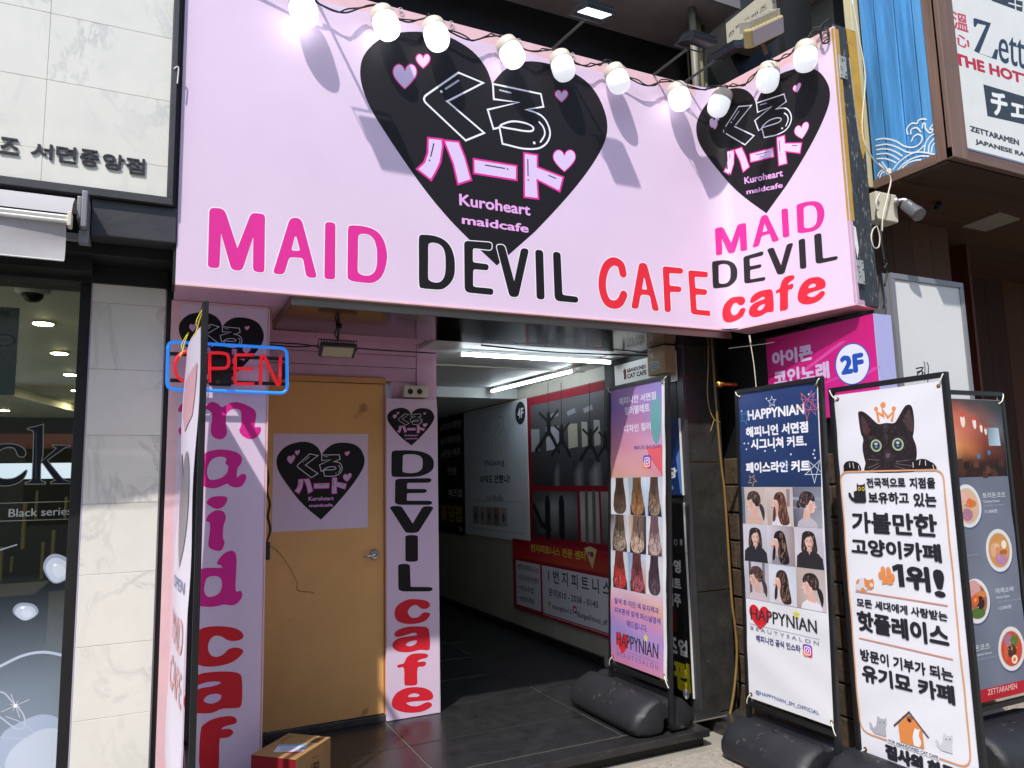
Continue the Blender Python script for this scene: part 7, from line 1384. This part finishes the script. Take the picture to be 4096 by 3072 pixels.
# ------------------------------------------------------------------ string of bulbs along the sign
def bulb(sock, cen, label, mt, r=.064, L=.075):
    t = thing('light_bulb', label, 'light bulb', cen, 'white bulbs strung along the top of the pink sign'); ax = (cen - sock).normalized()
    m = MB(); pr_ = [(-.087, .050), (-.08, .060), (-.055, .0665), (-.026, .069), (-.022, .067)]; m.lathe(cen, ax, [(-.088, .001)] + pr_, 28); m.build('collar', mat('cream_collar', 'cdc2b2', .4), t, smooth=True)
    m = MB(); m.lathe(cen, ax, [(-.0215, .0672), (-.01, .069), (.02, .0695), (.048, .067), (.070, .058), (.084, .042), (.094, .022), (.097, .001)], 32); m.build('globe', mt, t, smooth=True)
    m = MB(); m.lathe(cen, ax, [(-.128, .001), (-.127, .014), (-.115, .018), (-.10, .021), (-.088, .026), (-.083, .030)], 16); m.build('socket', m_wire, t, smooth=True)
    return cen - ax * .125
BD = 3.68 - .10; q2 = lambda x, y: (x * KQ, y * KQ)
def onN(p, d): P_ = Pl(SR0 + SIGNR.N * d, SIGNR.U, (0, 0, 1)); u, v = P_.h(p); return P_.w(u, v)
tops = []
for p, s, lb_, mt in (((655, 20), (640, -40), 'leftmost bulb, glowing and cut by the top edge of the picture', m_bulbhot), ((833, 50), (815, 5), 'second glowing bulb from the left, at the left lobe of the big heart', m_bulbhot), ((942, 75), (930, 33), 'third bulb from the left, glowing above the small hearts', m_bulbwarm), ((1104, 114), (1080, 72), 'fourth bulb from the left over the notch of the big heart', m_bulbwarm),
                      (c7(328, 428), c7(288, 300), 'fifth bulb from the left above the right lobe of the big heart', m_bulb), (c7(682, 512), c7(625, 385), 'sixth bulb from the left beside the right lobe', m_bulb), (c7(1082, 628), c7(1045, 505), 'seventh bulb from the left near the inner corner of the sign', m_bulbwarm)):
    if p[0] < 1106 and s[0] < 1100 and p in ((655, 20), (833, 50), (942, 75), (1104, 114)): p, s = q2(*p), q2(*s)
    tops.append(bulb(ony(s, BD + .045), ony(p, BD), lb_, mt))
tops.append(bulb(onN(c7(1392, 545), .06), onN(c7(1345, 668), .10), 'bulb just right of the inner corner over the small heart', m_bulb))
tops.append(bulb(onN(TR(505, 640), .06), onN(TR(474, 860), .10), 'second bulb from the right on the side sign', m_bulb)); tops.append(bulb(onN(TR(900, 410), .06), onN(TR(890, 625), .10), 'rightmost bulb at the top of the side sign', m_bulb))
m = MB(); pts = [Vector((tops[0].x - .5, 3.66, tops[0].z + .06))]
for i, t in enumerate(tops):
    pts.append(t + Vector((0, 0, .0)))
    if i < len(tops) - 1:
        n_2 = tops[i + 1]; d_ = n_2 - t; sag = random.uniform(.03, .075); pts += [t + d_ * .25 + Vector((0, .015, -sag * .6)), t + d_ * .55 + Vector((0, .01, -sag)), t + d_ * .8 + Vector((0, .02, -sag * .2))]
pts += [tops[-1] + Vector((.03, -.03, .05)), tops[-1] + Vector((.07, -.10, .02)), tops[-1] + Vector((.065, -.1, -.05)), tops[-1] + Vector((.05, -.07, -.04)), tops[-1] + Vector((.05, -.08, .06)), tops[-1] + Vector((.1, -.1, .1))]
cp = catmull(pts, 6, False); m.tube(cp, .0048, 6); m.tube([p + Vector((.012 * math.sin(i * .9), -.006 * math.cos(i * .7), .010 * math.cos(i * .6) + .006)) for i, p in enumerate(cp)], .0042, 6)
tag(m.build('bulb_string_cable', m_wire, smooth=True), 'twisted black cable carrying the bulbs along the pink sign', 'cable')
for i, t in enumerate(tops[1:7]):
    x_ = t.x + .14; hk_ = thing('cable_hook', 'small metal ring at the top of the pink sign, ' + ('above the left lobe', 'left of the heart notch', 'right of the heart notch', 'above the right lobe', 'right of the big heart', 'at the inner corner')[i], 'hook', (x_, 3.67, zt)); m = MB(); m.tube([(x_ + .012 * math.cos(a), 3.672, zt - .012 + .012 * math.sin(a)) for a in [k * math.pi / 5 for k in range(10)]], .0025, 6, closed=True); m.build('ring', m_galv, hk_, smooth=True)
# ------------------------------------------------------------------ flood lamps on arms above the sign
def topfl(head_px, Y, basex, label, lit=None, axes=None):
    H = ony(head_px, Y) if not isinstance(head_px, Vector) else head_px
    b0 = Vector((basex, 3.70, zt)) if not isinstance(basex, Vector) else basex
    ax = axes or ((1, 0, 0), (0, .94, .34), (0, .34, -.94)); return flood('flood_lamp', label, H, .19, .14, .026, b0, ax, lit, True, 'flood lamps on arms above the pink sign', mbody=mat('dark_grey_housing', '2c3036', .4, .3))
S0_ = SIGN.h(c6(850, 950)); topfl(Vector((S0_[0] - .36, 3.32, S0_[1] + .36 * 1.78)), 0, S0_[0] - .42, 'flood lamp on an arm above the picture, over the left lobe of the big heart')
f1 = topfl(c7(535, 85), 3.30, SIGN.h(c7(262, 262))[0], 'lit flood lamp on an arm above the big heart', m_ledp)
f2_ = topfl(c7(1205, 278), 3.30, SIGN.h(c7(915, 438))[0], 'unlit flood lamp on an arm near the inner corner of the sign', mat('dark_glass', '2a2c30', .15))
u_ = SIGNR.U; n2_ = SIGNR.N; f3_ = topfl(ony(c7(1405, 350), 3.34), 0, Vector((SIGN.h(c7(1110, 470))[0], 3.69, zt)), 'flood lamp turned towards the side sign at the inner corner', mat('dark_glass', '2a2c30', .15), (u_, -n2_ * .94 + Vector((0, 0, .34)), -n2_ * .34 - Vector((0, 0, .94))))
